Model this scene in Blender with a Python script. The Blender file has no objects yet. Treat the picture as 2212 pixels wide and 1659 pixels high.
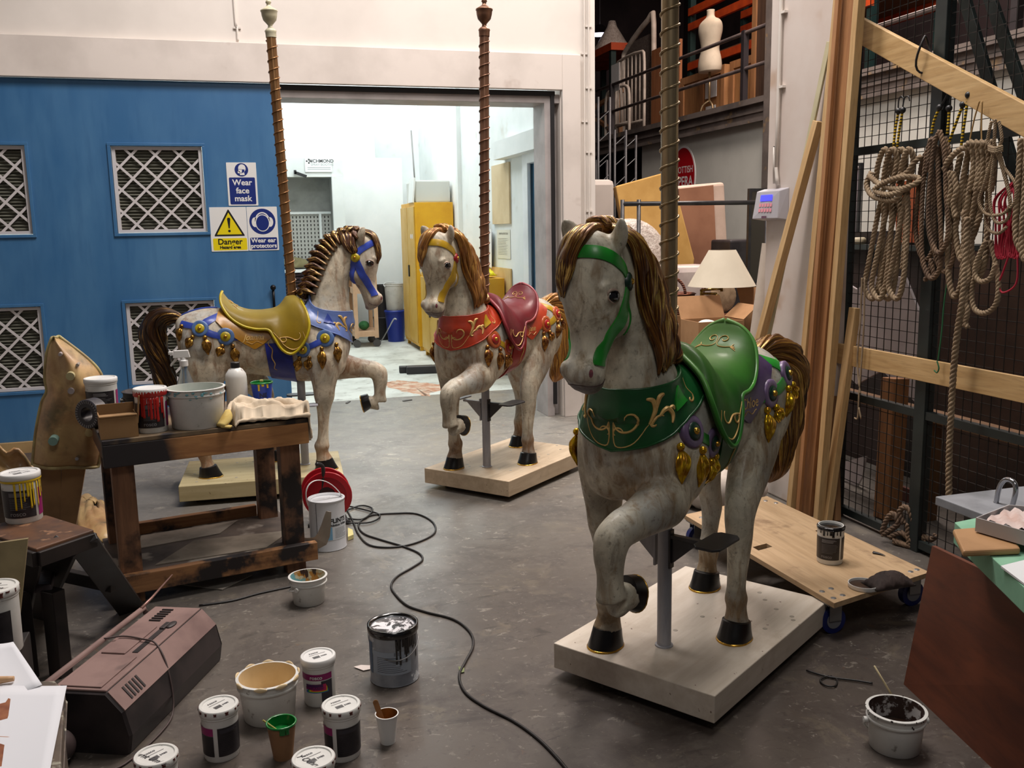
import bpy, bmesh, math, random
from mathutils import Vector, Matrix, Quaternion
from mathutils.bvhtree import BVHTree
from math import sin, cos, pi, radians as R, atan2, sqrt
random.seed(7)
S = bpy.context.scene
C = S.collection
# ------------------------------------------------------------------ camera
F, PITCH, ROLL, CH, TH = 2010.93, 0.165887, 0.0181146, 1.5, R(16.3456)
def cam_axes():
    fw = Vector((sin(TH), cos(TH), 0)); rt0 = Vector((cos(TH), -sin(TH), 0)); up = Vector((0, 0, 1))
    Fv = fw * cos(PITCH) - up * sin(PITCH)
    D0 = -fw * sin(PITCH) - up * cos(PITCH)
    Rv = cos(ROLL) * rt0 + sin(ROLL) * D0
    Dv = -sin(ROLL) * rt0 + cos(ROLL) * D0
    return Rv, Dv, Fv
RV, DV, FV = cam_axes()
cd = bpy.data.cameras.new('camera'); cam = bpy.data.objects.new('camera', cd); C.objects.link(cam)
cd.sensor_width = 36; cd.lens = F / 2212 * 36; cd.clip_start = .05; cd.clip_end = 100
m3 = Matrix((RV, -DV, -FV)).transposed()
cam.matrix_world = Matrix.Translation((0, 0, CH)) @ m3.to_4x4()
S.camera = cam
O = Vector((0, 0, CH))
def ray(px, py): return (FV + (px - 1106) / F * RV + (py - 829.5) / F * DV)
def FL(px, py, z=0.):
    d = ray(px, py); return O + d * ((z - CH) / d.z)
def OY(px, py, v):
    d = ray(px, py); return O + d * (v / d.y)
def OX(px, py, u):
    d = ray(px, py); return O + d * (u / d.x)
# ------------------------------------------------------------------ light
w = bpy.data.worlds.new('world'); S.world = w; w.use_nodes = True
w.node_tree.nodes['Background'].inputs[0].default_value = (.62, .60, .66, 1)
w.node_tree.nodes['Background'].inputs[1].default_value = .075
S.view_settings.view_transform = 'Standard'; S.view_settings.look = 'None'
S.view_settings.exposure = -0.3; S.view_settings.gamma = 1; S.view_settings.use_curve_mapping = False
def area(name, loc, target, sx, sy, power, col=(1, 1, 1)):
    l = bpy.data.lights.new(name, 'AREA'); l.shape = 'RECTANGLE'; l.size = sx; l.size_y = sy; l.energy = power; l.color = col
    o = bpy.data.objects.new(name, l); C.objects.link(o); o.location = loc
    o.rotation_euler = (Vector(target) - Vector(loc)).to_track_quat('-Z', 'Y').to_euler()
    return o
area('ceiling_lamp_bay', (0.6, 4.7, 5.6), (.7, 5.2, 0), 1.6, 1.0, 190, (1, .93, .90))
area('ceiling_lamp_right', (1.9, 3.4, 5.8), (2.2, 3.7, 0), 1.4, 1.4, 200, (1, .93, .87))
area('front_fill', (.4, -.6, 4.6), (1.2, 3.0, .8), 1.2, 1.2, 45, (1, .95, .90))  # added fill from the camera side for the nearest horse, not a ceiling fitting
area('ceiling_lamp_storage', (4.2, 6.6, 5.8), (4.6, 7.8, 0), 1.0, 2.5, 400, (1, .86, .78))
area('ceiling_lamp_mezzanine', (6.0, 9.8, 6.4), (6.2, 11, 2.5), 1.5, 3.5, 190, (1, .78, .68))
area('booth_lamp_back', (1.3, 11.4, 4.7), (1.3, 11.6, 0), 2.4, 3.0, 230, (.93, .98, 1))
area('booth_lamp_front', (1.3, 8.6, 4.3), (1.3, 8.9, 0), 2.0, .5, 45, (.93, .98, 1))
# ------------------------------------------------------------------ materials
MATS = {}
def lin(c):
    return tuple((x / 12.92 if x <= .04045 else ((x + .055) / 1.055) ** 2.4) for x in [v / 255 for v in c])
class NT:
    def __init__(s, name):
        s.m = bpy.data.materials.new(name); s.m.use_nodes = True; s.t = s.m.node_tree; s.b = s.t.nodes['Principled BSDF']
        s.tc = None
    def n(s, typ, **k):
        o = s.t.nodes.new(typ)
        for a, b in k.items(): setattr(o, a, b)
        return o
    def l(s, a, b): s.t.links.new(a, b)
    def coord(s, kind='Object', scale=(1, 1, 1), rot=(0, 0, 0)):
        if not s.tc: s.tc = s.n('ShaderNodeTexCoord')
        mp = s.n('ShaderNodeMapping'); mp.inputs['Scale'].default_value = scale; mp.inputs['Rotation'].default_value = rot
        s.l(s.tc.outputs[kind], mp.inputs[0]); return mp.outputs[0]
    def noise(s, co, scale, detail=4, rough=.55, dist=0):
        o = s.n('ShaderNodeTexNoise'); o.inputs['Scale'].default_value = scale; o.inputs['Detail'].default_value = detail
        o.inputs['Roughness'].default_value = rough; o.inputs['Distortion'].default_value = dist
        s.l(co, o.inputs['Vector']); return o.outputs['Fac']
    def ramp(s, f, a, b, va=0., vb=1.):
        o = s.n('ShaderNodeMapRange'); o.inputs[1].default_value = a; o.inputs[2].default_value = b
        o.inputs[3].default_value = va; o.inputs[4].default_value = vb; s.l(f, o.inputs[0]); return o.outputs[0]
    def mix(s, f, a, b):
        o = s.n('ShaderNodeMix', data_type='RGBA')
        if isinstance(f, (int, float)): o.inputs[0].default_value = f
        else: s.l(f, o.inputs[0])
        for i, x in ((6, a), (7, b)):
            if isinstance(x, (tuple, list)): o.inputs[i].default_value = (*x[:3], 1)
            else: s.l(x, o.inputs[i])
        return o.outputs[2]
    def math(s, op, a, b=0.):
        o = s.n('ShaderNodeMath', operation=op)
        for i, x in ((0, a), (1, b)):
            if isinstance(x, (int, float)): o.inputs[i].default_value = x
            else: s.l(x, o.inputs[i])
        return o.outputs[0]
    def done(s, col, rough=.6, metal=0, bump=None, bs=.2, bd=.01, spec=.5, coat=0):
        if isinstance(col, (tuple, list)): s.b.inputs['Base Color'].default_value = (*col[:3], 1)
        else: s.l(col, s.b.inputs['Base Color'])
        for k, x in (('Roughness', rough), ('Metallic', metal)):
            if isinstance(x, (int, float)): s.b.inputs[k].default_value = x
            else: s.l(x, s.b.inputs[k])
        s.b.inputs['Specular IOR Level'].default_value = spec
        if coat: s.b.inputs['Coat Weight'].default_value = coat; s.b.inputs['Coat Roughness'].default_value = .15
        if bump is not None:
            o = s.n('ShaderNodeBump'); o.inputs['Strength'].default_value = bs; o.inputs['Distance'].default_value = bd
            s.l(bump, o.inputs['Height']); s.l(o.outputs[0], s.b.inputs['Normal'])
        return s.m
def pm(name, c1, c2=None, sc=6, rough=.6, metal=0, lo=.42, hi=.62, stretch=(1, 1, 1), c3=None, sc3=30, lo3=.62, hi3=.66, bump=0, coat=0, spec=.5, kind='Object', detail=5):
    """plain painted / worn surface: two tones by noise and optional spots"""
    if name in MATS: return MATS[name]
    c1 = lin(c1)
    k = NT(name); co = k.coord(kind, stretch)
    if c2 is None: c2 = tuple(x * .86 for x in c1)
    else: c2 = lin(c2)
    nf = k.noise(co, sc, detail)
    col = k.mix(k.ramp(nf, lo, hi), c1, c2)
    if c3:
        f3 = k.noise(k.coord(kind), sc3, 3); col = k.mix(k.ramp(f3, lo3, hi3), col, lin(c3))
    rr = k.ramp(nf, .3, .7, max(0, rough - .06), min(1, rough + .06))
    MATS[name] = k.done(col, rr, metal, nf if bump else None, bump, .01, spec, coat); return MATS[name]
def wood(name, c1, c2, axis='X', sc=1., rough=.6, knots=None, dirt=None, dl=.55, dh=.7):
    if name in MATS: return MATS[name]
    k = NT(name); st = {'X': (1.2, 14, 14), 'Y': (14, 1.2, 14), 'Z': (14, 14, 1.2)}[axis]
    co = k.coord('Object', tuple(a * sc for a in st))
    nf = k.noise(co, 2.2, 6, .6, .6); n2 = k.noise(co, 9, 3)
    col = k.mix(k.ramp(nf, .35, .68), lin(c1), lin(c2)); col = k.mix(k.ramp(n2, .5, .8, 0, .5), col, tuple(x * .6 for x in lin(c2)))
    if knots:
        v = k.n('ShaderNodeTexVoronoi'); v.inputs['Scale'].default_value = 1.6
        k.l(k.coord('Object', {'X': (.6, 3, 3), 'Y': (3, .6, 3), 'Z': (3, 3, .6)}[axis]), v.inputs['Vector'])
        col = k.mix(k.ramp(v.outputs['Distance'], .05, .09, 1, 0), col, lin(knots))
    if dirt:
        d = k.noise(k.coord('Object'), 4.5, 5, .6); col = k.mix(k.ramp(d, dl, dh), col, lin(dirt))
    MATS[name] = k.done(col, rough, 0, nf, .15, .004); return MATS[name]
def plain(name, c, rough=.5, metal=0, coat=0, emit=0, alpha=None):
    if name in MATS: return MATS[name]
    k = NT(name); m = k.done(lin(c), rough, metal, coat=coat)
    if emit: k.b.inputs['Emission Color'].default_value = (*lin(c), 1); k.b.inputs['Emission Strength'].default_value = emit
    if alpha: k.b.inputs['Alpha'].default_value = alpha
    MATS[name] = m; return m
# ------------------------------------------------------------------ mesh builder
def rotm(rx=0, ry=0, rz=0): return Matrix.Rotation(rz, 3, 'Z') @ Matrix.Rotation(ry, 3, 'Y') @ Matrix.Rotation(rx, 3, 'X')
def cr(ps, t):
    """catmull-rom through list of tuples, t in 0..len-1"""
    n = len(ps) - 1; i = min(int(t), n - 1); u = t - i
    p0, p1, p2, p3 = ps[max(i - 1, 0)], ps[i], ps[i + 1], ps[min(i + 2, n)]
    return tuple(.5 * (2 * b + (c - a) * u + (2 * a - 5 * b + 4 * c - d) * u * u + (3 * b - a - 3 * c + d) * u ** 3) for a, b, c, d in zip(p0, p1, p2, p3))
def smooth(ps, k=6):
    n = (len(ps) - 1) * k
    return [Vector(cr([tuple(p) for p in ps], i / k)) for i in range(n + 1)]
BRND = random.Random(11)
class MB:
    def __init__(s): s.v = []; s.f = []; s.uv = None; s.fm = []; s.mi = 0
    def add(s, vs, fs, M=None):
        o = len(s.v)
        s.v += [tuple(M @ Vector(p)) if M is not None else tuple(p) for p in vs]
        s.f += [tuple(i + o for i in f) for f in fs]; s.fm += [s.mi] * len(fs); return s
    def box(s, c, d, rot=None, taper=1):
        x, y, z = d[0] / 2, d[1] / 2, d[2] / 2; c = Vector(c)
        vs = [Vector((a * x * (taper if e > 0 else 1), b * y * (taper if e > 0 else 1), e * z)) for e in (-1, 1) for a, b in ((-1, -1), (1, -1), (1, 1), (-1, 1))]
        if rot is not None: vs = [rot @ p for p in vs]
        return s.add([p + c for p in vs], [(3, 2, 1, 0), (4, 5, 6, 7), (0, 1, 5, 4), (1, 2, 6, 5), (2, 3, 7, 6), (3, 0, 4, 7)])
    def bb(s, x0, x1, y0, y1, z0, z1):
        e = BRND.uniform(0, .0003)      # sheets never share an exact plane
        return s.box(((x0 + x1) / 2, (y0 + y1) / 2, (z0 + z1) / 2), (abs(x1 - x0) + e, abs(y1 - y0) + e, abs(z1 - z0) + e))
    def beam(s, a, b, wd, ht, up=(0, 0, 1)):
        a = Vector(a); b = Vector(b); x = (b - a).normalized(); z = Vector(up); y = z.cross(x)
        if y.length < 1e-4: y = Vector((0, 1, 0)).cross(x)
        y.normalize(); z = x.cross(y); return s.box((a + b) / 2, ((b - a).length, wd, ht), Matrix((x, y, z)).transposed())
    def lathe(s, prof, n=32, c=(0, 0, 0), M=None, close=False):
        vs = []; fs = []; c = Vector(c)
        for r, z in prof:
            for i in range(n):
                p = Vector((r * cos(2 * pi * i / n), r * sin(2 * pi * i / n), z)); vs.append((M @ p if M is not None else p) + c)
        for j in range(len(prof) - 1):
            for i in range(n):
                k = (i + 1) % n; fs.append((j * n + i, j * n + k, (j + 1) * n + k, (j + 1) * n + i))
        if prof[0][0] > 1e-5 and close: fs.append(tuple(reversed(range(n))))
        if prof[-1][0] > 1e-5 and close: fs.append(tuple(range((len(prof) - 1) * n, len(prof) * n)))
        return s.add(vs, fs)
    def cyl(s, a, b, r, r2=None, n=16):
        a = Vector(a); b = Vector(b); q = (b - a).to_track_quat('Z', 'Y').to_matrix(); L = (b - a).length
        return s.lathe([(r, 0), (r if r2 is None else r2, L)], n, a, q, True)
    def tube(s, pts, r, n=8, k=0, closed=False, tw=0, grooves=0, ga=.15, flat=1, cap=True, up=None, cusp=False):
        """tube along points; r may be a list; k smooths with catmull-rom"""
        pts = [Vector(p) for p in pts]
        rr = list(r) if isinstance(r, (list, tuple)) else [r] * len(pts)
        if k:
            N = (len(pts) - 1) * k; q = [tuple(p) + (a,) for p, a in zip(pts, rr)]
            q = [cr(q, i / k) for i in range(N + 1)]; pts = [Vector(p[:3]) for p in q]; rr = [max(1e-4, p[3]) for p in q]
        m = len(pts); vs = []; fs = []; nr = None
        L = 0
        for i, p in enumerate(pts):
            t = (pts[(i + 1) % m] - pts[i - 1]) if closed else (pts[min(i + 1, m - 1)] - pts[max(i - 1, 0)])
            if t.length < 1e-9: t = Vector((0, 0, 1))
            t.normalize()
            if nr is None:
                u0 = Vector(up) if up is not None else Vector((0, 0, 1))
                if abs(u0.dot(t)) > .95: u0 = Vector((0, 1, 0))
                nr = (u0 - t * u0.dot(t)).normalized()
            else: nr = (nr - t * nr.dot(t)).normalized()
            b = t.cross(nr)
            if i: L += (pts[i] - pts[i - 1]).length
            for j in range(n):
                a = 2 * pi * j / n; q = rr[i] * ((1 - ga + ga * 1.2 * abs(cos(grooves / 2 * (a + tw * L)))) if cusp else 1 + (ga * cos(grooves * (a + tw * L)) if grooves else 0))
                vs.append(p + nr * cos(a) * q * flat + b * sin(a) * q)
        for i in range(m if closed else m - 1):
            for j in range(n):
                a, b2 = i * n + j, i * n + (j + 1) % n; c2, d = ((i + 1) % m) * n + (j + 1) % n, ((i + 1) % m) * n + j
                fs.append((a, b2, c2, d))
        if cap and not closed: fs.append(tuple(reversed(range(n)))); fs.append(tuple(range((m - 1) * n, m * n)))
        return s.add(vs, fs)
    def grid(s, rows, closeu=False):
        h = len(rows); w_ = len(rows[0]); vs = [p for r_ in rows for p in r_]
        fs = [(i * w_ + j, i * w_ + j + 1, (i + 1) * w_ + j + 1, (i + 1) * w_ + j) for i in range(h - 1) for j in range(w_ - 1)]
        return s.add(vs, fs)
    def prism(s, poly, M, th):
        """poly: 2-D outline; M maps (x,y,z) to 3-D; extruded 0..th along local z"""
        n = len(poly); vs = [M @ Vector((x, y, 0)) for x, y in poly] + [M @ Vector((x, y, th)) for x, y in poly]
        fs = [tuple(reversed(range(n))), tuple(range(n, 2 * n))] + [(i, (i + 1) % n, n + (i + 1) % n, n + i) for i in range(n)]
        return s.add(vs, fs)
    def ell(s, c, r, rot=None, n=16, m=10):
        vs = []; fs = []; c = Vector(c)
        for j in range(1, m):
            for i in range(n):
                p = Vector((r[0] * sin(pi * j / m) * cos(2 * pi * i / n), r[1] * sin(pi * j / m) * sin(2 * pi * i / n), -r[2] * cos(pi * j / m)))
                vs.append((rot @ p if rot is not None else p) + c)
        e = Vector((0, 0, r[2])); e = rot @ e if rot is not None else e
        vs += [c - e, c + e]; a, b = len(vs) - 2, len(vs) - 1
        for j in range(m - 2):
            for i in range(n):
                k = (i + 1) % n; fs.append((j * n + i, j * n + k, (j + 1) * n + k, (j + 1) * n + i))
        for i in range(n):
            k = (i + 1) % n; fs.append((a, k, i)); fs.append((b, (m - 2) * n + i, (m - 2) * n + k))
        return s.add(vs, fs)
    def mesh(s, name):
        me = bpy.data.meshes.new(name); me.from_pydata(s.v, [], s.f); me.update(); return me
    def build(s, name, mat, parent=None, sm=False, bev=0, seg=2, origin=None, sub=0, angle=None):
        me = s.mesh(name)
        for m_ in (mat if isinstance(mat, (list, tuple)) else [mat]): me.materials.append(m_)
        if isinstance(mat, (list, tuple)): me.polygons.foreach_set('material_index', s.fm)
        if origin is not None: me.transform(Matrix.Translation(-Vector(origin)))
        if sm: me.polygons.foreach_set('use_smooth', [True] * len(me.polygons))
        o = bpy.data.objects.new(name, me); C.objects.link(o)
        if origin is not None: o.location = origin
        if parent: o.parent = parent
        if bev:
            b = o.modifiers.new('b', 'BEVEL'); b.width = bev; b.segments = seg; b.limit_method = 'ANGLE'; b.angle_limit = R(40)
        if sub:
            b = o.modifiers.new('s', 'SUBSURF'); b.levels = sub; b.render_levels = sub
        if sm and angle: me.set_sharp_from_angle(angle=R(angle))
        return o
def tag(o, label=None, cat=None, group=None, kind=None):
    for k, x in (('label', label), ('category', cat), ('group', group), ('kind', kind)):
        if x: o[k] = x
    return o
def empty(name, loc, rz=0, label=None, cat=None, group=None):
    o = bpy.data.objects.new(name, None); C.objects.link(o); o.location = loc; o.rotation_euler = (0, 0, rz); o.empty_display_size = .1
    return tag(o, label, cat, group)
def struct(name, mb, mat, **k): return tag(mb.build(name, mat, **k), kind='structure')
FONT = None
def text_mb(txt, size, ax='CENTER', bold=0.0, shear=0):
    """returns (verts, faces) of a flat text in the XY plane, centred"""
    cu = bpy.data.curves.new('t', 'FONT'); cu.body = txt; cu.size = size; cu.align_x = ax; cu.align_y = 'CENTER'; cu.offset = bold; cu.shear = shear
    cu.resolution_u = 3
    o = bpy.data.objects.new('t', cu); C.objects.link(o); dg = bpy.context.evaluated_depsgraph_get(); dg.update()
    me = bpy.data.meshes.new_from_object(o.evaluated_get(dg)); vs = [tuple(v.co) for v in me.vertices]; fs = [tuple(p.vertices) for p in me.polygons]
    bpy.data.objects.remove(o); bpy.data.curves.remove(cu); bpy.data.meshes.remove(me)
    return vs, fs
def subdiv_text(vs, fs):
    return vs, fs
def add_text(mb, txt, size, M, bold=0., ax='CENTER', shear=0, fn=None):
    vs, fs = text_mb(txt, size, ax, bold, shear)
    mb.add([(fn(Vector(p)) if fn else M @ Vector(p)) for p in vs], fs)
# ================================================================== setting
WV = 6.947
def floor_mat():
    k = NT('painted_concrete_floor'); co = k.coord('Object')
    n1 = k.noise(co, .55, 5, .55); n2 = k.noise(co, 3.2, 7, .65, .4); n3 = k.noise(co, 17, 4, .6)
    col = k.mix(k.ramp(n1, .35, .68), lin((104, 95, 88)), lin((136, 126, 116)))
    col = k.mix(k.ramp(n2, .48, .64, 0, .85), col, lin((74, 62, 56)))
    col = k.mix(k.ramp(n3, .56, .72, 0, .6), col, lin((140, 132, 122)))
    # paint splashes
    gate = k.ramp(k.noise(k.coord('Object', (1, 1, 1), (0, 0, 2)), 1.3, 4, .6), .38, .58, .35, 1)
    for sc, lo, hi, c_, s_, am in ((4.5, .57, .64, (150, 138, 118), (1, 1, 1), .75), (20, .60, .64, (190, 182, 168), (1, 1.5, 1), .85), (13, .67, .69, (150, 106, 74), (1.4, .8, 1), .7), (50, .655, .675, (205, 198, 188), (1, 1, 1), .8), (6.3, .58, .66, (44, 36, 34), (.7, 1.6, 1), .8), (34, .60, .66, (50, 42, 40), (1, 1, 1), .7)):
        cc = k.coord('Object', s_, (0, 0, sc)); col = k.mix(k.math('MULTIPLY', k.ramp(k.noise(cc, sc, 6, .68, .8), lo, hi, 0, am), gate), col, lin(c_))
    # foreground light falloff put into the colour: near part darker, far part paler
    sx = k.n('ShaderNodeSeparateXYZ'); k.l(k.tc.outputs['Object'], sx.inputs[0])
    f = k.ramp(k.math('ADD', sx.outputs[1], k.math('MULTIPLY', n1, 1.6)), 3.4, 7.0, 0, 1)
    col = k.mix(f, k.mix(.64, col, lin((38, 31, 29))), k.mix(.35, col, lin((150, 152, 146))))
    rg = k.ramp(n2, .3, .7, .30, .52)
    return k.done(col, rg, 0, n3, .12, .004, .55)
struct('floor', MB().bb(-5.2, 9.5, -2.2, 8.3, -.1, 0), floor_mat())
struct('floor_booth', MB().bb(-3, 2.74, 8.3, 14, -.1, .001), pm('booth_floor_paint', (205, 208, 200), (160, 160, 150), 2.5, .55, lo=.45, hi=.75, c3=(120, 118, 108), sc3=9, lo3=.6, hi3=.75))
struct('floor_storage', MB().bb(2.74, 9.5, 8.3, 19, -.1, 0), pm('storage_floor', (70, 64, 60), (50, 46, 44), 2, .6))
wm = pm('cream_wall_paint', (226, 218, 210), (214, 206, 198), 1.2, .75)
wm2 = pm('cream_panel_paint', (222, 212, 204), (206, 196, 188), 2.2, .6, c3=(190, 176, 166), sc3=5, lo3=.66, hi3=.8)
# main partition: upper wall, header band, right jamb
m = MB(); m.bb(-5.2, 2.745, WV, WV + .30, 2.78, 6.4); m.bb(2.46, 2.745, WV, WV + .30, 0, 2.78)
m.bb(-5.2, -2.6, WV, WV + .3, 0, 2.78)
struct('wall_back', m, wm)
m = MB(); m.bb(-5.2, 2.465, WV - .045, WV - .001, 2.525, 2.785); m.bb(2.465, 2.61, WV - .045, WV - .001, 0, 2.785)
struct('trim_1', m, wm2, bev=.004)
# opening lining, grey aluminium head and jamb, black rubber seal
gm = pm('grey_frame_paint', (176, 168, 166), (160, 152, 150), 5, .5)
m = MB(); m.bb(.25, 2.46, WV + .02, WV + .30, 2.435, 2.50); m.bb(2.34, 2.40, WV + .02, WV + .30, 0, 2.47); m.bb(2.40, 2.46, WV + .10, WV + .3, 0, 2.5)
struct('trim_2', m, gm, bev=.003)
m = MB(); m.bb(.345, 2.42, WV + .0, WV + .02, 2.485, 2.522); m.bb(2.385, 2.415, WV + .0, WV + .02, .10, 2.50)
struct('trim_3', m, plain('black_rubber_seal', (22, 20, 22), .6), bev=.004)
# blue sliding door with four filter openings
blue = None
def blue_mat():
    k = NT('blue_door_paint'); co = k.coord('Object', (1, 1, .35)); n1 = k.noise(co, 3, 6, .6); n2 = k.noise(k.coord('Object', (3, 1, .4)), 6, 5)
    col = k.mix(k.ramp(n1, .35, .7), lin((56, 104, 150)), lin((72, 120, 162))); col = k.mix(k.ramp(n2, .5, .72, 0, .45), col, lin((46, 92, 138)))
    return k.done(col, k.ramp(n1, .3, .7, .32, .5), 0, n2, .08, .003)
bm_ = blue_mat()
door = empty('blue_door', (0, 0, 0)); door.name = 'door_1'; tag(door, kind='structure')
DX0, DX1, DY = -2.6, .345, WV - .0
vents = [(-1.86, -1.275, 1.515, 2.095), (-.752, -.165, 1.512, 2.095), (-1.86, -1.275, .46, 1.035), (-.745, -.155, .455, 1.035)]
m = MB(); xs = sorted({DX0, DX1, -1.86, -1.275, -.75, -.16}); 
fr = DY + .06
def panel_with_holes(m, x0, x1, z0, z1, holes, y0, y1):
    zs = sorted({z0, z1} | {h[2] for h in holes} | {h[3] for h in holes}); xs_ = sorted({x0, x1} | {h[0] for h in holes} | {h[1] for h in holes})
    for a, b in zip(xs_, xs_[1:]):
        for c_, d in zip(zs, zs[1:]):
            cx, cz = (a + b) / 2, (c_ + d) / 2
            if any(h[0] < cx < h[1] and h[2] < cz < h[3] for h in holes): continue
            m.bb(a, b, y0, y1, c_, d)
panel_with_holes(m, DX0, DX1, .02, 2.5245, vents, DY - .0, fr)
m.build('door_panel', bm_, door)
fm = plain('white_card_filter_frame', (205, 200, 200), .6); pl_ = pm('grey_pleated_filter_media', (118, 118, 106), (84, 84, 76), 14, .9, stretch=(.4, 1, 5))
for vi, (x0, x1, z0, z1) in enumerate(vents):
    f = MB()
    for a in ((x0 - .02, x0, z0, z1), (x1, x1 + .02, z0, z1), (x0 - .02, x1 + .02, z1, z1 + .02), (x0 - .02, x1 + .02, z0 - .02, z0)): f.bb(a[0], a[1], DY - .012, DY, a[2], a[3])
    fo = f.build('filter_surround', bm_, door, bev=.002)
    g = MB(); t = .012; yb = DY + .025
    ix0, ix1, iz0, iz1 = x0 + .004, x1 - .004, z0 + .004, z1 - .004
    for a in ((ix0, ix0 + .022, iz0 + .02, iz1 - .02), (ix1 - .022, ix1, iz0 + .02, iz1 - .02), (ix0, ix1, iz1 - .02, iz1), (ix0, ix1, iz0, iz0 + .02)): g.bb(a[0], a[1], yb - .012, yb + .03, a[2], a[3])
    # diamond lattice clipped to the opening
    p = .155; w2 = ix1 - ix0; h2 = iz1 - iz0
    def clip(px, pz, dx, dz):
        t0, t1 = -9, 9
        for q, dd, lo, hi in ((px, dx, ix0 + .01, ix1 - .01), (pz, dz, iz0 + .01, iz1 - .01)):
            a, b = (lo - q) / dd, (hi - q) / dd
            if a > b: a, b = b, a
            t0 = max(t0, a); t1 = min(t1, b)
        return (t0, t1) if t1 - t0 > .03 else None
    for s_ in (1, -1):
        for q in range(-6, 12):
            r_ = clip(ix0 + .066 + q * p, (iz1 if s_ < 0 else iz0), 1, s_ * 1.0)
            if r_:
                a = (ix0 + .066 + q * p + r_[0], yb, (iz1 if s_ < 0 else iz0) + r_[0] * s_); b = (ix0 + .066 + q * p + r_[1], yb, (iz1 if s_ < 0 else iz0) + r_[1] * s_)
                g.beam(a, b, .016, .006 if s_ > 0 else .0055, up=(0, 1, 0))
    g.build('filter_frame', fm, door)
    q = MB(); rows = []; N = 26
    for i in range(N * 2 + 1): rows.append([(ix0, DY + (.038 if i % 2 else .058), iz0 + (iz1 - iz0) * i / (2 * N)), (ix1, DY + (.038 if i % 2 else .058), iz0 + (iz1 - iz0) * i / (2 * N))])
    q.grid(rows); q.build('pleated_filter', pl_, door)
m = MB(); m.cyl((.255, DY - .03, .93), (.255, DY - .03, 1.10), .009); m.ell((.255, DY - .035, 1.11), (.02, .02, .02)); m.cyl((.255, DY - .03, 1.10), (.255, DY, 1.10), .008); m.cyl((.255, DY - .03, .93), (.255, DY, .93), .008)
m.build('door_handle', plain('black_iron', (25, 24, 26), .4, .6), door, sm=True)
struct('trim_4', MB().bb(-4.2, -1.15, WV - .035, WV - .0015, .03, .115).bb(-4.2, -.9, WV - .03, WV - .0015, .0, .025), pm('pine_strip', (168, 140, 96), (150, 122, 82), 3, .6))
# conduits on the wall
grey = plain('white_conduit', (214, 206, 198), .5)
def conduit(pts, clips, nm, lab):
    e = MB().tube(pts, .008, 8, 4).build(nm, grey, sm=True); tag(e, lab, 'pipe')
    for c_ in clips:
        MB().box(c_, (.05, .012, .012)).build('clip', grey, e)
a = OY(505, 0, WV - .01); b = OY(512, 60, WV - .01)
conduit([(a.x, WV - .01, 4.6), a, (b.x, b.y, b.z), (b.x + .0, WV - .012, 2.80)], [(b.x, WV - .008, b.z)], 'cable_conduit', 'short white cable conduit ending on the header above the blue door')
xr = 2.69
conduit([(xr, WV - .01, 4.6), (xr, WV - .01, 0.3)], [(xr, WV - .008, z) for z in (3.0, 2.55, 2.07, 1.62, 1.1)], 'cable_conduit', 'long white vertical conduit clipped beside the wall corner')
conduit([(xr - .035, WV - .01, 4.6), (xr - .035, WV - .01, 0.3)], [(xr - .035, WV - .008, z) for z in (2.8, 2.3, 1.3)], 'cable_conduit', 'thin white vertical conduit just left of the corner conduit')
# booth room
bw = pm('white_booth_wall', (232, 236, 234), (220, 226, 224), 1.5, .7, c3=(200, 196, 184), sc3=3, lo3=.62, hi3=.8)
struct('wall_left', MB().bb(-3.1, -3, 7.25, 14, 0, 5), bw)
struct('wall_far', MB().bb(-3, 2.7, 13.6, 13.7, 0, 5), bw)
UR = 2.65
m = MB(); d0 = OX(1168, 400, UR); d1 = OX(1140, 400, UR)
zt = OX(1150, 352, UR).z
m.bb(UR, 2.7, d1.y, 13.6, 0, 5); m.bb(UR, 2.7, 7.25, d1.y, zt, 5); m.bb(UR, 2.7, 7.25, 7.6, 0, zt)
struct('wall_right', m, bw)
m = MB(); m.bb(UR - .03, UR, d1.y - .08, d1.y + .08, 0, zt + .08); m.bb(UR - .03, UR, 7.6, d1.y + .08, zt, zt + .1); struct('trim_5', m, pm('white_gloss_frame', (238, 242, 244), None, 3, .4), bev=.005)
struct('door_2', MB().bb(UR + .03, UR + .05, 7.6, d1.y, 0, zt), pm('pale_blue_door', (110, 160, 192), (98, 150, 184), 3, .5))
q = OX(1090, 335, UR); struct('trim_6', MB().bb(UR - .12, UR, 7.25, q.y, q.z - .05, q.z + .12), bw)
struct('ceiling_booth', MB().bb(-3.1, 2.74, 7.25, 13.7, 5, 5.1), bw)
# booth stepped inner wall pieces (darker seam between panels at px 810)
q = OY(809, 400, 13.3); struct('wall_inner', MB().bb(-3, q.x, 13.15, 13.6, 0, 5), bw)
# hall roof and outer walls
dk = pm('dark_roof_sheet', (58, 46, 48), (40, 32, 34), 1.5, .8)
struct('ceiling', MB().bb(-5.2, 9.5, -2.2, 19, 6.9, 7.0), dk)
struct('wall_hall_left', MB().bb(-5.3, -5.2, -2.2, 7.3, 0, 7), wm)
struct('wall_hall_far', MB().bb(2.7, 9.6, 18.9, 19, 0, 7), dk)
struct('wall_hall_right', MB().bb(9.5, 9.6, -2.2, 19, 0, 7), dk)
struct('wall_booth_outer', MB().bb(2.7, 2.745, 7.25, 18.9, 0, 7), dk)
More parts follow.
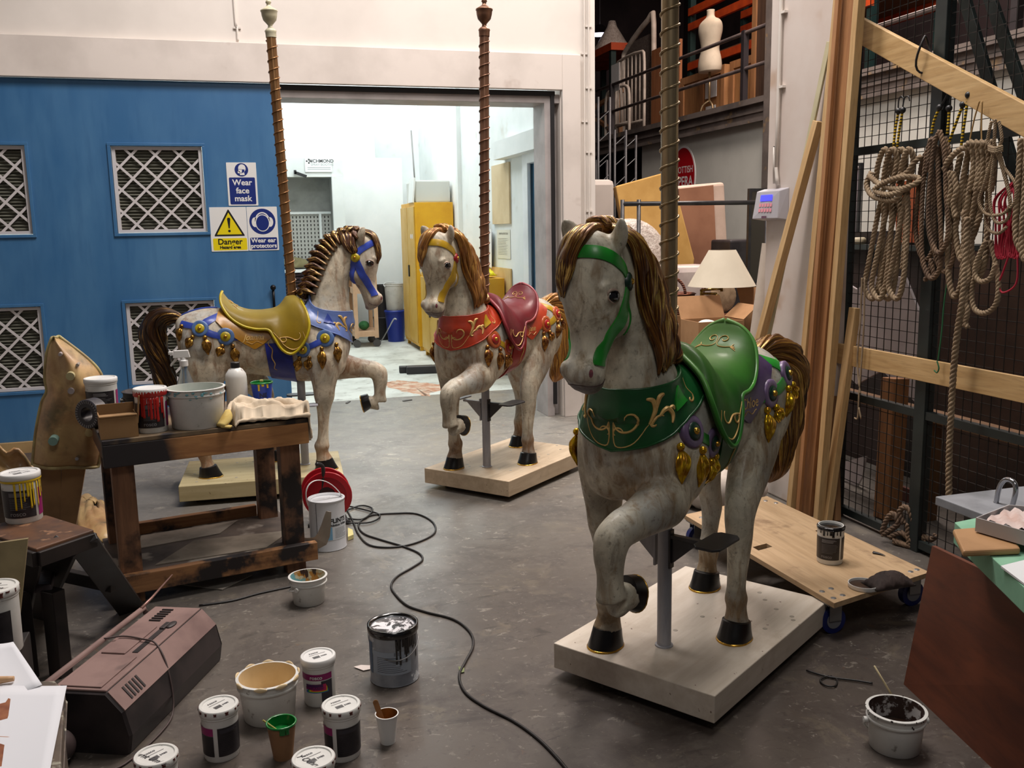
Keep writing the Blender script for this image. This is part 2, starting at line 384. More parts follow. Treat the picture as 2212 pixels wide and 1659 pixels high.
# ================================================================== carousel horses
def loft(mb, st, n=28, k=5, caps=True):
    """st: (cx,cy,cz, ax,ay,az, bx,by,bz, p) sections c + A cos + B sin with super-ellipse exponent p"""
    N = (len(st) - 1) * k; rows = []
    for i in range(N + 1):
        q = cr(st, i / k); c, A, B, p = Vector(q[:3]), Vector(q[3:6]), Vector(q[6:9]), q[9]; row = []
        for j in range(n):
            a = 2 * pi * j / n; ca, sa = cos(a), sin(a)
            row.append(c + A * (abs(ca) ** (2 / p) * (1 if ca > 0 else -1)) + B * (abs(sa) ** (2 / p) * (1 if sa > 0 else -1)))
        rows.append(row)
    o = len(mb.v); vs = [v for r_ in rows for v in r_]; fs = []
    for i in range(N):
        for j in range(n): fs.append((i * n + j, i * n + (j + 1) % n, (i + 1) * n + (j + 1) % n, (i + 1) * n + j))
    fs.append(tuple(reversed(range(n)))); fs.append(tuple(range(N * n, (N + 1) * n))); mb.add(vs, fs)
def limb(mb, pts, k=5):
    """pts: (x,y,z, r_fore_aft, r_lateral)"""
    st = []
    for i, p in enumerate(pts):
        c = Vector(p[:3]); t = (Vector(pts[min(i + 1, len(pts) - 1)][:3]) - Vector(pts[max(i - 1, 0)][:3])).normalized()
        B = Vector((0, 1, 0)); B = (B - t * B.dot(t)).normalized(); A = t.cross(B)
        if A.x < 0: A = -A
        if abs(t.x) > .8 and A.z < 0: A = -A
        st.append((*c, *(A * p[3]), *(B * p[4]), 2.1))
    loft(mb, st, 20, k)
def horse_body():
    m = MB()
    # trunk: x, ztop, zbot, half width
    tr = [(-.435, 1.00, .90, .03), (-.42, 1.03, .82, .085), (-.385, 1.05, .74, .13), (-.32, 1.072, .70, .165), (-.24, 1.082, .69, .18), (-.15, 1.07, .69, .182), (-.05, 1.04, .69, .172), (.05, 1.025, .672, .170), (.15, 1.045, .65, .172), (.25, 1.075, .63, .178), (.34, 1.07, .63, .182), (.42, 1.05, .66, .172), (.48, 1.03, .70, .14), (.52, 1.0, .75, .10), (.543, .95, .82, .045)]
    loft(m, [((x), 0, (a + b) / 2, 0, 0, (a - b) / 2, 0, h, 0, 2.25) for x, a, b, h in tr], 36, 4)
    # neck
    nk = [((.37, .93), (.20, .02), .150), ((.400, 1.03), (.152, .022), .128), ((.425, 1.12), (.122, .028), .104), ((.448, 1.20), (.108, .022), .090), ((.478, 1.28), (.104, .012), .082), ((.515, 1.355), (.098, -.012), .075), ((.560, 1.415), (.082, -.04), .066), ((.60, 1.445), (.06, -.05), .055)]
    loft(m, [(c[0], 0, c[1], a[0], 0, a[1], 0, h, 0, 2.1) for c, a, h in nk], 30, 5)
    # head (front to back slices going down)
    hd = [((.632, 1.482), (.038, .012), .034), ((.628, 1.462), (.062, .02), .056), ((.632, 1.43), (.078, .024), .072), ((.638, 1.385), (.090, .016), .083), ((.640, 1.335), (.094, .008), .088), ((.638, 1.29), (.089, .0), .086), ((.636, 1.245), (.078, -.006), .077), ((.642, 1.20), (.064, -.004), .063), ((.662, 1.155), (.052, 0), .054), ((.681, 1.118), (.055, .006), .055), ((.690, 1.088), (.054, .012), .056), ((.689, 1.062), (.044, .012), .050), ((.684, 1.042), (.024, .006), .032)]
    loft(m, [(c[0], 0, c[1], a[0], 0, a[1], 0, h, 0, 2.3) for c, a, h in hd], 30, 5)
    for s in (1, -1):
        m.ell((.602, s * .050, 1.245), (.045, .034, .055))          # jaw disc
        m.ell((.690, s * .066, 1.345), (.030, .020, .014), rotm(0, .5, 0))   # brow
        m.ell((.672, s * .078, 1.314), (.030, .012, .026))           # eye socket
        m.ell((.722, s * .036, 1.108), (.022, .022, .028))           # nostril
        m.ell((.660, s * .052, 1.225), (.012, .014, .060), rotm(0, -.35, 0)) # cheek ridge
        # ear
        base, tip = Vector((.628, s * .050, 1.432)), Vector((.650, s * .098, 1.524)); ax = (tip - base)
        sec = []
        for t, a, b in ((-.25, .028, .02), (0, .033, .023), (.3, .034, .021), (.6, .030, .017), (.85, .020, .011), (1.0, .003, .003)):
            c = base + ax * t + Vector((-.010 * sin(pi * max(t, 0)), s * .006 * sin(pi * max(t, 0)), 0)); A = Vector((.8, s * -.45, 0)).normalized(); D = ax.normalized(); A = (A - D * A.dot(D)).normalized(); B = D.cross(A)
            sec.append((*c, *(B * a), *(A * b), 2))
        loft(m, sec, 16, 4)
    m.ell((.668, 0, 1.052), (.030, .036, .020))                      # chin
    m.ell((.735, 0, 1.09), (.012, .03, .02))
    # shoulder and haunch masses
    for s in (1, -1):
        m.ell((.36, s * .125, .80), (.12, .075, .15), rotm(0, .2, 0)); m.ell((.455, s * .085, .84), (.07, .08, .16)); m.ell((-.25, s * .12, .87), (.15, .078, .17), rotm(0, .1, 0))
    m.ell((.450, -.06, .745), (.062, .10, .085)); m.ell((.43, .05, .72), (.08, .09, .075)); m.ell((.42, -.15, .80), (.07, .05, .17))
    # right fore (standing)
    limb(m, [(.385, -.135, .80, .10, .07), (.378, -.145, .70, .088, .066), (.372, -.148, .61, .066, .056), (.370, -.148, .545, .058, .050), (.366, -.148, .505, .046, .043), (.360, -.148, .44, .035, .036), (.355, -.148, .36, .031, .033), (.350, -.148, .30, .034, .036), (.342, -.148, .262, .045, .043), (.342, -.148, .225, .036, .038), (.350, -.148, .185, .046, .047), (.356, -.148, .17, .049, .050)])
    # left fore (raised)
    limb(m, [(.38, .115, .73, .095, .065), (.46, .122, .695, .092, .072), (.54, .122, .680, .072, .060), (.62, .118, .668, .058, .052), (.68, .112, .658, .054, .050), (.712, .106, .635, .055, .050), (.720, .103, .59, .046, .045), (.716, .102, .54, .037, .039), (.714, .102, .50, .036, .040), (.712, .104, .468, .042, .045), (.695, .108, .447, .042, .043), (.668, .112, .452, .040, .040), (.640, .115, .457, .043, .044)])
    # right hind
    limb(m, [(-.27, -.10, .90, .14, .07), (-.27, -.12, .78, .125, .072), (-.275, -.125, .68, .095, .062), (-.29, -.125, .58, .066, .05), (-.315, -.125, .50, .048, .042), (-.335, -.125, .435, .043, .040), (-.33, -.125, .38, .034, .034), (-.318, -.125, .32, .030, .031), (-.312, -.125, .28, .038, .038), (-.318, -.125, .25, .040, .038), (-.31, -.125, .215, .033, .034), (-.302, -.125, .17, .042, .044)])
    # left hind
    limb(m, [(-.24, .10, .90, .14, .07), (-.17, .125, .78, .135, .072), (-.09, .14, .68, .105, .064), (-.015, .152, .60, .080, .054), (.022, .16, .53, .062, .046), (.030, .165, .47, .052, .042), (.036, .167, .42, .042, .038), (.046, .168, .36, .034, .034), (.052, .168, .30, .031, .032), (.050, .168, .262, .040, .038), (.046, .168, .225, .033, .034), (.045, .168, .17, .042, .044)])
    me = m.mesh('body'); o = bpy.data.objects.new('tmp', me); C.objects.link(o)
    r_ = o.modifiers.new('r', 'REMESH'); r_.mode = 'VOXEL'; r_.voxel_size = .0065; r_.use_smooth_shade = True
    s_ = o.modifiers.new('s', 'SMOOTH'); s_.iterations = 7; s_.factor = .5
    dg = bpy.context.evaluated_depsgraph_get(); dg.update(); me2 = bpy.data.meshes.new_from_object(o.evaluated_get(dg)); bpy.data.objects.remove(o); me2.name = 'body'
    me2.polygons.foreach_set('use_smooth', [True] * len(me2.polygons))
    a = me2.color_attributes.new('tint', 'FLOAT_COLOR', 'POINT')
    def g(d, r): return math.exp(-(d / r) ** 2)
    for i, v in enumerate(me2.vertices):
        x, y, z = v.co
        muz = g((Vector((.70, 0, 1.06)) - v.co).length, .075)
        wash = min(1, g(abs(z - .23), .06) * .9 + g((Vector((.50, .05, .72)) - v.co).length, .12) * .8 + g((Vector((.24, y, .66)) - v.co).length, .07) * .6 + g((Vector((-.12, y, .74)) - v.co).length, .09) * .5 + (g(z - 1.0, .06) if x > .5 else 0) * .4 + g((Vector((.64, y, 1.26)) - v.co).length, .03) * .5)
        a.data[i].color = (wash, muz, 0, 1)
    return me2
def body_mat(nm, tone, warm):
    k = NT(nm); at = k.n('ShaderNodeVertexColor', layer_name='tint'); sp = k.n('ShaderNodeSeparateColor'); k.l(at.outputs[0], sp.inputs[0])
    co = k.coord('Object'); n1 = k.noise(co, 6, 6, .62, .5); n2 = k.noise(k.coord('Object', (2.5, 2.5, .9)), 9, 6, .65, .8); n3 = k.noise(co, 60, 4, .7); n4 = k.noise(co, 3.2, 4, .6)
    n5 = k.noise(k.coord('Object', (1, 1, .5)), 15, 6, .7, 1.2)
    col = k.mix(k.ramp(n1, .38, .62), lin(tone), lin(tuple(x * .74 for x in tone)))
    col = k.mix(k.ramp(n4, .50, .64, 0, .8), col, lin((172, 174, 170)))
    wsh = k.math('ADD', k.math('MULTIPLY', sp.outputs[0], .9), k.ramp(n2, .47, .70, 0, .85))
    col = k.mix(k.ramp(wsh, .12, 1.0, 0, .9), col, lin(warm))
    col = k.mix(k.ramp(n5, .54, .70, 0, .65), col, lin((104, 90, 74)))
    col = k.mix(k.ramp(n3, .58, .72, 0, .6), col, lin((70, 60, 52)))
    mz = k.ramp(k.math('MULTIPLY', sp.outputs[1], k.ramp(n1, .3, .6, .6, 1.2)), .3, .9, 0, .85)
    col = k.mix(mz, col, lin((84, 78, 86)))
    return k.done(col, k.ramp(n1, .3, .7, .42, .62), 0, n5, .25, .003, .45, .06)
def hair_mat(nm, dark, mid, gold, a=.40, b=.60):
    k = NT(nm); co = k.coord('UV', (5, 1.6, 1)); n1 = k.noise(co, 2.2, 5, .6, .35); n2 = k.noise(k.coord('Object'), 12, 4)
    f = k.ramp(n1, a, a + .12); col = k.mix(f, lin(dark), lin(mid)); g = k.ramp(k.math('ADD', n1, k.math('MULTIPLY', n2, .35)), b + .12, b + .22); col = k.mix(g, col, lin(gold))
    return k.done(col, k.ramp(n1, .35, .65, .42, .25), k.ramp(g, 0, 1, .35, .9), n1, .35, .004)
def uvtubes(m, name, mat, parent):
    """build with UVs per tube (u around, v along)"""
    o = m.build(name, mat, parent, sm=True); uv = o.data.uv_layers.new(name='UVMap'); at = m.tuv
    for lp in o.data.loops: uv.data[lp.index].uv = at[lp.vertex_index]
    return o
class HM(MB):
    def __init__(s): super().__init__(); s.tuv = []
    def tube(s, pts, r, n=14, **k):
        a = len(s.v); super().tube(pts, r, n, **k); c = len(s.v) - a; rr = random.random() * 7
        for i in range(c): s.tuv.append((abs((i % n) / n - .5) * 2 + rr, (i // n) / max(1, c // n) + rr)); 
        return s
BODY = horse_body(); bvh = BVHTree.FromPolygons([v.co for v in BODY.vertices], [tuple(p.vertices) for p in BODY.polygons])
def snap(P, off=0.):
    l, n, i, d = bvh.find_nearest(Vector(P)); return l + n * off, n
def side(x, z, s, off=0.):
    h = bvh.ray_cast(Vector((x, s * .5, z)), Vector((0, -s, 0)))
    if h[0] is None: return snap((x, s * .12, z), off)
    return h[0] + h[1] * off, h[1]
def polar(x, a, zc=.87, off=0.):
    h = bvh.ray_cast(Vector((x, 0, zc)), Vector((0, sin(a), cos(a))))
    return h[0] + h[1] * off * (1 if h[1].dot(Vector((0, sin(a), cos(a)))) > 0 else -1)
def round_(phi, z, off=0., c=(.37, 0)):
    d = Vector((cos(phi), sin(phi), 0)); h = bvh.ray_cast(Vector((c[0], c[1], z)) + d * .6, -d)
    return h[0] + h[1] * off if h[0] is not None else Vector((c[0], c[1], z))
def slab(m, top, drop):
    """closed sheet: top grid of points, drop grid of points below it"""
    h, w_ = len(top), len(top[0]); m.grid(top)
    edge = [(0, j) for j in range(w_)] + [(i, w_ - 1) for i in range(1, h)] + [(h - 1, j) for j in range(w_ - 2, -1, -1)] + [(i, 0) for i in range(h - 2, 0, -1)]
    vs = [top[i][j] for i, j in edge] + [drop[i][j] for i, j in edge]; n = len(edge)
    m.add(vs, [(i, n + i, n + (i + 1) % n, (i + 1) % n) for i in range(n)])
def strap(m, path, w_, th=.006, k=5, fn=None):
    P = smooth(path, k) if k > 1 else [Vector(p) for p in path]; P = [snap(p)[0] for p in P]; top, dr = [], []
    for i, p in enumerate(P):
        t = (P[min(i + 1, len(P) - 1)] - P[max(i - 1, 0)]).normalized(); n = snap(p)[1]; b = n.cross(t).normalized(); rt, rd = [], []
        for q in (-1, -.55, 0, .55, 1):
            l, nn = snap(p + b * q * w_ / 2); nn = (nn + n).normalized(); rt.append(l + nn * (th * (.75 if abs(q) == 1 else 1))); rd.append(l - nn * .004)
        top.append(rt); dr.append(rd)
    slab(m, top, dr)
def gridpatch(m, fn, nu, nv, th):
    """fn(u,v,off) -> point"""
    top = [[fn(i / nu, j / nv, th) for j in range(nv + 1)] for i in range(nu + 1)]; dr = [[fn(i / nu, j / nv, -.006) for j in range(nv + 1)] for i in range(nu + 1)]; slab(m, top, dr)
def spiral(cx, cy, r0, r1, a0, a1, n=16):
    return [(cx + (r0 + (r1 - r0) * t) * cos(a0 + (a1 - a0) * t), cy + (r0 + (r1 - r0) * t) * sin(a0 + (a1 - a0) * t)) for t in [i / n for i in range(n + 1)]]
COLT, COLB = [], []
CT = [(0, 1.028, .845), (.6, 1.035, .868), (1.0, 1.042, .902), (1.4, 1.052, .940), (1.75, 1.066, .962), (2.05, 1.088, .985), (2.35, 1.118, 1.02), (2.6, 1.138, 1.05)]
def col_z(phi):
    a = abs(phi)
    for (p, t0, b0), (q, t1, b1) in zip(CT, CT[1:]):
        if a <= q: u = (a - p) / (q - p); return t0 + (t1 - t0) * u, b0 + (b1 - b0) * u
    return CT[-1][1:]
def collar_pt(phi, f, off):
    t, b = col_z(phi); z = b + (t - b) * f; cx = .37 if abs(phi) < 1.2 else .37 - .0 * (abs(phi) - 1.2)
    p = round_(phi, z, off); return p
def saddle_surface():
    #    T(x,z)          E(x,z)          ye
    st = [(-.168, 1.172, -.168, 1.171, .004), (-.156, 1.154, -.175, 1.146, .062), (-.132, 1.122, -.168, 1.098, .108), (-.095, 1.092, -.128, 1.034, .138), (-.04, 1.068, -.062, .986, .162), (.02, 1.060, .01, .965, .178), (.07, 1.062, .08, .958, .186), (.11, 1.068, .108, .915, .202), (.14, 1.082, .150, .845, .214), (.163, 1.106, .207, .822, .220), (.183, 1.132, .272, .882, .216), (.21, 1.140, .306, .968, .200), (.235, 1.138, .296, 1.048, .155), (.255, 1.122, .268, 1.105, .07)]
    N, Q = 52, 16; rows = []; rim = []
    for i in range(N + 1):
        tx, tz, ex, ez, ye = cr(st, i / N * (len(st) - 1)); row = []
        for j in range(-Q, Q + 1):
            v = abs(j) / Q; s = 1 if j > 0 else -1; a = v * pi / 2
            y = ye * sin(a) ** .85 if v else 0; z = ez + (tz - ez) * cos(a) ** 1.1 if v < 1 else ez; x = tx + (ex - tx) * v ** 1.2
            row.append(Vector((x, s * y, z)))
        rows.append(row)
    return rows
SR = saddle_surface()
SADB = None
def make_saddle_meshes():
    m = MB(); m.grid(SR); return m
def finger_scroll(m, pts, r, fn, taper=True, k=5):
    P = smooth([(p[0], p[1], 0) for p in pts], k); n = len(P) - 1; q = [fn(p.x, p.y) for p in P]
    m.tube(q, [r * (.35 + .65 * sin(pi * min(1, max(0, i / n)))) if taper else r for i in range(n + 1)], 6)
def tassel(m, top, tip, nrm, s):
    top = Vector(top); tip = Vector(tip); d = tip - top; nrm = Vector(nrm)
    m.ell(top + nrm * .007, (.0125, .0125, .0125), None, 12, 8)
    a = top + d * .12 + nrm * .007; pts = [a, top + d * .35 + nrm * .013, top + d * .6 + nrm * .012, top + d * .82 + nrm * .007, tip + nrm * .003]
    m.tube(pts, [.008, .022, .020, .011, .002], 24, k=4, grooves=5, ga=.28, tw=11 * s, flat=.62, up=nrm)
TPTS = [((.449, .860), (.457, .752)), ((.369, .840), (.366, .723)), ((.300, .790), (.284, .713)), ((.242, .793), (.221, .708)), ((-.119, .878), (-.105, .771)), ((-.176, .880), (-.204, .822)), ((-.263, .932), (-.250, .834)), ((-.327, .935), (-.365, .873)), ((-.385, .990), (-.408, .905))]
ROS = [(.392, .897, .050), (.262, .838, .046), (-.155, .930, .049), (-.287, .980, .046)]
SHARED = {}
def shared(key, fn):
    if key not in SHARED: SHARED[key] = fn()
    return SHARED[key]
def inst(key, fn, name, mat, parent):
    """one mesh datablock, a new object with its own material"""
    if key not in SHARED:
        o = fn(); SHARED[key] = o.data; bpy.data.objects.remove(o)
        me = SHARED[key]
        if not me.materials: me.materials.append(None)
    o = bpy.data.objects.new(name, SHARED[key]); C.objects.link(o); o.parent = parent
    
    for i, m_ in enumerate(mat if isinstance(mat, list) else [mat]): o.material_slots[i].link = 'OBJECT'; o.material_slots[i].material = m_
    return o
HOOVES = [((.352, -.148, .12), 0, 0), ((.045, .168, .12), 0, 0), ((-.302, -.125, .12), 0, 0), ((.600, .116, .457), 1, 0)]
def hoof_mb(i, rim=False):
    c, raised, _ = HOOVES[i]; m = MB(); rows = []
    prof = [(0, .060, .055), (.006, .061, .056), (.03, .055, .051), (.062, .0475, .0475), (.066, .036, .036)] if not rim else [(-.0005, .0625, .057), (.003, .0635, .058), (.006, .061, .056)]
    if raised: prof = [(0, .048, .047), (.005, .049, .048), (.03, .047, .046), (.052, .044, .044), (.056, .034, .034)] if not rim else [(-.001, .046, .045), (.002, .0505, .0495), (.005, .049, .048)]
    n = 24
    for z, rx, ry in prof:
        row = []
        for j in range(n):
            a = 2 * pi * j / n; p = Vector((rx * cos(a) + (.006 - z * .12) + (.012 * (1 - z / .066) if cos(a) > .2 else 0), ry * sin(a), z + (.006 * cos(a) * (z > .05))))
            if raised: p = Matrix.Rotation(R(78), 3, 'Y') @ p; p = Matrix.Rotation(R(-8), 3, 'Z') @ p
            row.append(p + Vector(c))
        rows.append(row)
    vs = [p for r_ in rows for p in r_]; h = len(rows); fs = [(a * n + j, a * n + (j + 1) % n, (a + 1) * n + (j + 1) % n, (a + 1) * n + j) for a in range(h - 1) for j in range(n)] + [tuple(reversed(range(n))), tuple(range((h - 1) * n, h * n))]
    m.add(vs, fs); return m
def mane_mb():
    m = HM()
    crest = [(.262, 1.135), (.285, 1.19), (.305, 1.245), (.328, 1.305), (.355, 1.365), (.395, 1.42), (.44, 1.462), (.50, 1.492), (.56, 1.508), (.615, 1.508)]
    cp = lambda t: cr(crest, t * (len(crest) - 1))
    # core ridge along the crest
    P = [(cp(t / 20)[0] + .018, 0, cp(t / 20)[1] - .018) for t in range(21)]
    m.tube(P, [.022 + .014 * sin(pi * min(1, t / 16)) for t in range(21)], 14, k=2)
    # crimped locks across the crest to the right side
    inner = [(.325, 1.145), (.352, 1.20), (.378, 1.25), (.400, 1.30), (.424, 1.345), (.450, 1.385), (.480, 1.42), (.515, 1.445), (.56, 1.455), (.60, 1.45)]
    ip = lambda t: cr(inner, t * (len(inner) - 1))
    N = 14
    for i in range(N):
        t = (i + .4) / N; a = cp(t); b = ip(min(1, t * .98)); q = snap((b[0], -.11, b[1]), .010)[0]
        mid = Vector(((a[0] + b[0]) / 2 - .004, -.036, (a[1] + b[1]) / 2 + .014))
        m.tube([(a[0] + .012, .028, a[1] - .006), (a[0], .004, a[1] + .004), (a[0] + .006, -.026, a[1] + .004), mid, q], [.010, .022, .026 + .004 * sin(i * 2.3), .021, .006], 14, k=4, grooves=3, ga=.2, tw=14, flat=.8)
    # long waving locks down the left side of the neck
    N = 13
    for i in range(N):
        t = i / (N - 1); a = cp(.03 + .90 * t); x1 = .30 + .17 * t ** .8; z1 = 1.115 - .045 * t; bel = max(0, min(1, (t - .1) * 1.2))
        pts = [(a[0] + .010, -.004, a[1] - .002)]
        xm = a[0] + (.46 - a[0]) * .30 if t < .7 else a[0] - (a[0] - .462) * .85
        for q in (.10, .25, .42, .58, .74, .88, 1):
            x = (1 - q) ** 2 * a[0] + 2 * q * (1 - q) * xm + q * q * x1 + .007 * sin(q * 10 + i * 1.3); z = a[1] + (z1 - a[1]) * q
            l, n = side(x, z, 1, 0) if q > .28 else snap((x, .06, z)); pts.append(l + n * (.012 + .009 * sin(q * 7 + i * 1.7)) if q < 1 else l + n * .004)
        m.tube(pts, [.012, .024, .029, .028, .026, .024, .018, .004], 16, k=5, grooves=4, ga=.20, tw=7, flat=.72)
    # three locks behind the right ear down to the bridle rosette
    for i in range(4):
        P_ = [(.585 - i * .022, -.01, 1.505), (.585 - i * .02, -.05, 1.475), (.580 - i * .014, -.085, 1.43), (.585 - i * .008, -.095, 1.39), (.583 - i * .004, -.095, 1.37)]
        m.tube([snap(p)[0] + snap(p)[1] * (.010 if k_ < 4 else .002) for k_, p in enumerate(P_)], [.012, .018, .018, .014, .004], 12, k=4, grooves=3, ga=.2, tw=8, flat=.75)
    return m
def forelock_mb():
    m = HM()
    for i in range(9):
        s = i / 8; y0 = -.045 + .055 * s; y1 = -.072 + .066 * s; zt = 1.475 + .012 * sin(pi * s)
        pts = [(.60, y0 * .6, 1.500), (.650, y0, zt + .02), (.690, y0 * 1.05, 1.465), (.720, y1 * .95, 1.42), (.735, y1 - .004, 1.385), (.73, y1 * .8 - .014, 1.352), (.725, y1 * .45 - .036, 1.315 - .008 * sin(i * 1.3))]
        q = []
        for j, p in enumerate(pts):
            l, n = snap(p); q.append(l + n * (.009 + .004 * sin(j + i)) if j < 6 else l + n * .003)
        m.tube(q, [.010, .014, .015, .0145, .013, .009, .003], 12, k=4, grooves=3, ga=.18, tw=5, flat=.75)
    return m
def tail_mb():
    m = HM()
    P = [(-.385, 0, 1.005), (-.43, .01, 1.032), (-.49, .025, 1.036), (-.548, .05, 1.00), (-.575, .065, .935), (-.565, .068, .85), (-.54, .068, .76), (-.525, .062, .68), (-.51, .050, .60), (-.500, .040, .555), (-.488, .030, .52)]
    rr = [.016, .028, .042, .052, .058, .056, .050, .048, .045, .036, .008]
    m.tube([Vector(p) for p in P], [r_ * .8 for r_ in rr], 24, k=6, grooves=7, ga=.06, tw=9)
    for i in range(10):
        a0 = i * 2 * pi / 10; pts = []; r2 = []
        for j, (p, r_) in enumerate(zip(P, rr)):
            t = Vector(P[min(j + 1, 10)]) - Vector(P[max(j - 1, 0)]); t.normalize(); b = Vector((0, 1, 0)); n = t.cross(b).normalized(); a = a0 + j * .42
            pts.append(Vector(p) + (n * cos(a) + b * sin(a)) * r_ * (.86 + .1 * sin(j * 1.9 + i))); r2.append(r_ * (.43 + .10 * sin(i * 2 + j * 1.3)))
        r2[-1] = .003; m.tube(pts, r2, 14, k=4, grooves=4, ga=.17, tw=10)
    return m
gold = pm('gold_leaf', (214, 168, 70), (150, 104, 30), 24, .28, .85, lo=.45, hi=.7)
gpaint = pm('gold_paint_line', (212, 178, 110), (186, 146, 84), 20, .45, .25)
hoofm = plain('black_hoof_gloss', (16, 14, 14), .35); brassd = pm('aged_brass_pole', (176, 156, 122), (146, 124, 92), 30, .36, .75, stretch=(1, 1, .15)); steel = pm('pale_grey_painted_steel', (168, 168, 174), (140, 142, 150), 20, .5, stretch=(1, 1, .2))
blk = pm('black_painted_steel', (34, 34, 36), (50, 48, 50), 12, .4)
brassr = pm('bronze_pole', (134, 98, 76), (106, 74, 56), 30, .4, .6, stretch=(1, 1, .15)); brassb = pm('brass_pole_worn', (160, 120, 80), (126, 92, 60), 30, .36, .75, stretch=(1, 1, .15))
def base_mat(nm, c1, c2, c3):
    k = NT(nm); n1 = k.noise(k.coord('Object', (1.2, 9, 9)), 3, 6, .6, .4); n2 = k.noise(k.coord('Object'), 5, 5, .6); n3 = k.noise(k.coord('Object'), 38, 3, .6)
    col = k.mix(k.ramp(n1, .35, .7), lin(c1), lin(c2)); col = k.mix(k.ramp(n2, .55, .75, 0, .7), col, lin(c3)); col = k.mix(k.ramp(n3, .70, .73, 0, .8), col, lin((96, 66, 44)))
    return k.done(col, .62, 0, n1, .12, .003)
def horse(nm, x, y, yaw, label, P, lean, text):
    root = empty('carousel_horse', (x, y, 0), yaw, label, 'carousel horse', 'three life size carousel horses on wheeled bases')
    def sub(key, fn, name, mat, par=root): return inst(key, fn, name, mat, par)
    bo = bpy.data.objects.new('body', BODY); C.objects.link(bo); bo.parent = root
    if not BODY.materials: BODY.materials.append(None)
    bo.material_slots[0].link = 'OBJECT'; bo.material_slots[0].material = body_mat('antiqued_cream_' + nm, *P['body'])
    for s, k_ in ((1, 'l'), (-1, 'r')):
        c, n = snap((.674, s * .093, 1.312)); e = c - n * .0065
        eye = sub('eye' + k_, lambda: MB().ell(e, (.0245, .014, .0185), rotm(0, .12, s * -.35), 20, 14).build('eye', hoofm, sm=True), 'eye', plain('black_gloss_eye', (10, 8, 8), .08, coat=1))
        def lid():
            m = MB(); t = n.cross(Vector((0, 0, 1))).normalized(); up = t.cross(n).normalized()
            for sg in (1, -1):
                m.tube([snap(c + t * .0275 * cos(a) + up * .0185 * sg * sin(a) + up * .004 * cos(a))[0] + n * .0005 for a in [pi * i / 10 for i in range(11)]], [.001 + .0036 * sin(pi * i / 10) * (1 if sg > 0 else .6) for i in range(11)], 8)
            return m.build('eyelid', hoofm, sm=True)
        sub('lid' + k_, lid, 'eyelid', pm('eyelid_paint', (168, 146, 130), (136, 110, 98), 30, .5), eye)
        g_ = sub('glint' + k_, lambda: MB().ell(e + n * .0125 + Vector((-.005, 0, .006)), (.0022, .0012, .004), None, 8, 6).build('highlight', hoofm), 'painted_highlight', plain('white_eye_dot', (235, 235, 240), .4), eye)
        def nos():
            m = MB(); cc, nn = snap((.735, s * .055, 1.104)); t = nn.cross(Vector((0, 0, 1))).normalized(); up = t.cross(nn)
            rows = [[snap(cc + (t * cos(a) * .007 + up * (sin(a) * .013)) * r_ )[0] + nn * .0012 for a in [2 * pi * i / 16 for i in range(17)]] for r_ in (.05, .6, 1)]
            m.grid(rows); return m.build('nostril', hoofm, sm=True)
        sub('nos' + k_, nos, 'nostril', pm('pink_nostril', (150, 84, 92), (110, 60, 70), 60, .5))
    def mouth():
        m = MB(); pts = [(.655, .056, 1.078), (.680, .060, 1.067), (.712, .048, 1.060), (.733, .02, 1.058), (.737, 0, 1.057), (.733, -.02, 1.058), (.712, -.048, 1.060), (.680, -.060, 1.067), (.655, -.056, 1.078)]
        m.tube([snap(p)[0] for p in smooth(pts, 4)], .0016, 6); return m.build('mouth_line', hoofm, sm=True)
    sub('mouth', mouth, 'mouth_line', pm('dark_mouth_paint', (70, 44, 46), None, 30, .5))
    for i in range(4):
        h = sub('hoof%d' % i, lambda: hoof_mb(i).build('hoof', hoofm, sm=True, angle=40), 'hoof', hoofm)
        sub('rim%d' % i, lambda: hoof_mb(i, True).build('hoof', hoofm, sm=True), 'gold_rim', gold, h)
    sub('mane', lambda: uvtubes(mane_mb(), 'mane', hoofm, None), 'mane', P['hair'])
    sub('forelock', lambda: uvtubes(forelock_mb(), 'forelock', hoofm, None), 'forelock', P['hair'])
    sub('tail', lambda: uvtubes(tail_mb(), 'tail', hoofm, None), 'tail', P['tail'])
    # ---- tack
    def collar():
        m = MB(); gridpatch(m, lambda u, v, o: collar_pt(-2.55 + 5.1 * u, v, o if o < 0 else o + .002 * (v > .9)), 110, 12, .011)
        for f in (0., 1.): m.tube([collar_pt(-2.5 + 5.0 * i / 100, f, .010) for i in range(101)], .004, 8)
        m.mi = 1; fn = lambda p, z: collar_pt(p, z, .0105)
        for s in (1, -1):
            F2 = lambda p, z: fn(s * p, z)
            finger_scroll(m, spiral(.30, .5, .06, .26, 2.4, -3.0) + [(.08, .08), (.40, .10), (.66, .45)], .004, F2)
            finger_scroll(m, spiral(.74, .34, .02, .14, 5, .5), .005, F2); finger_scroll(m, [(.62, .40), (.70, .60), (.66, .78), (.56, .82)], .009, F2); finger_scroll(m, [(.70, .55), (.78, .80), (.88, .84)], .008, F2)
            finger_scroll(m, [(.78, .44), (.92, .52), (1.02, .36), (.98, .22)], .009, F2); finger_scroll(m, [(.94, .50), (1.06, .50), (1.10, .40)], .006, F2)
            finger_scroll(m, spiral(.10, .28, .03, .13, 4, 0), .0035, F2)
            finger_scroll(m, [(1.62, .95), (1.66, .6), (1.72, .35)] + spiral(1.62, .30, .09, .03, 0, -4.5), .0035, F2)
        return m.build('breast_collar', [hoofm, hoofm], sm=True, angle=50)
    col = sub('collar', collar, 'breast_collar', [P['collar'], P.get('scroll', gpaint)])
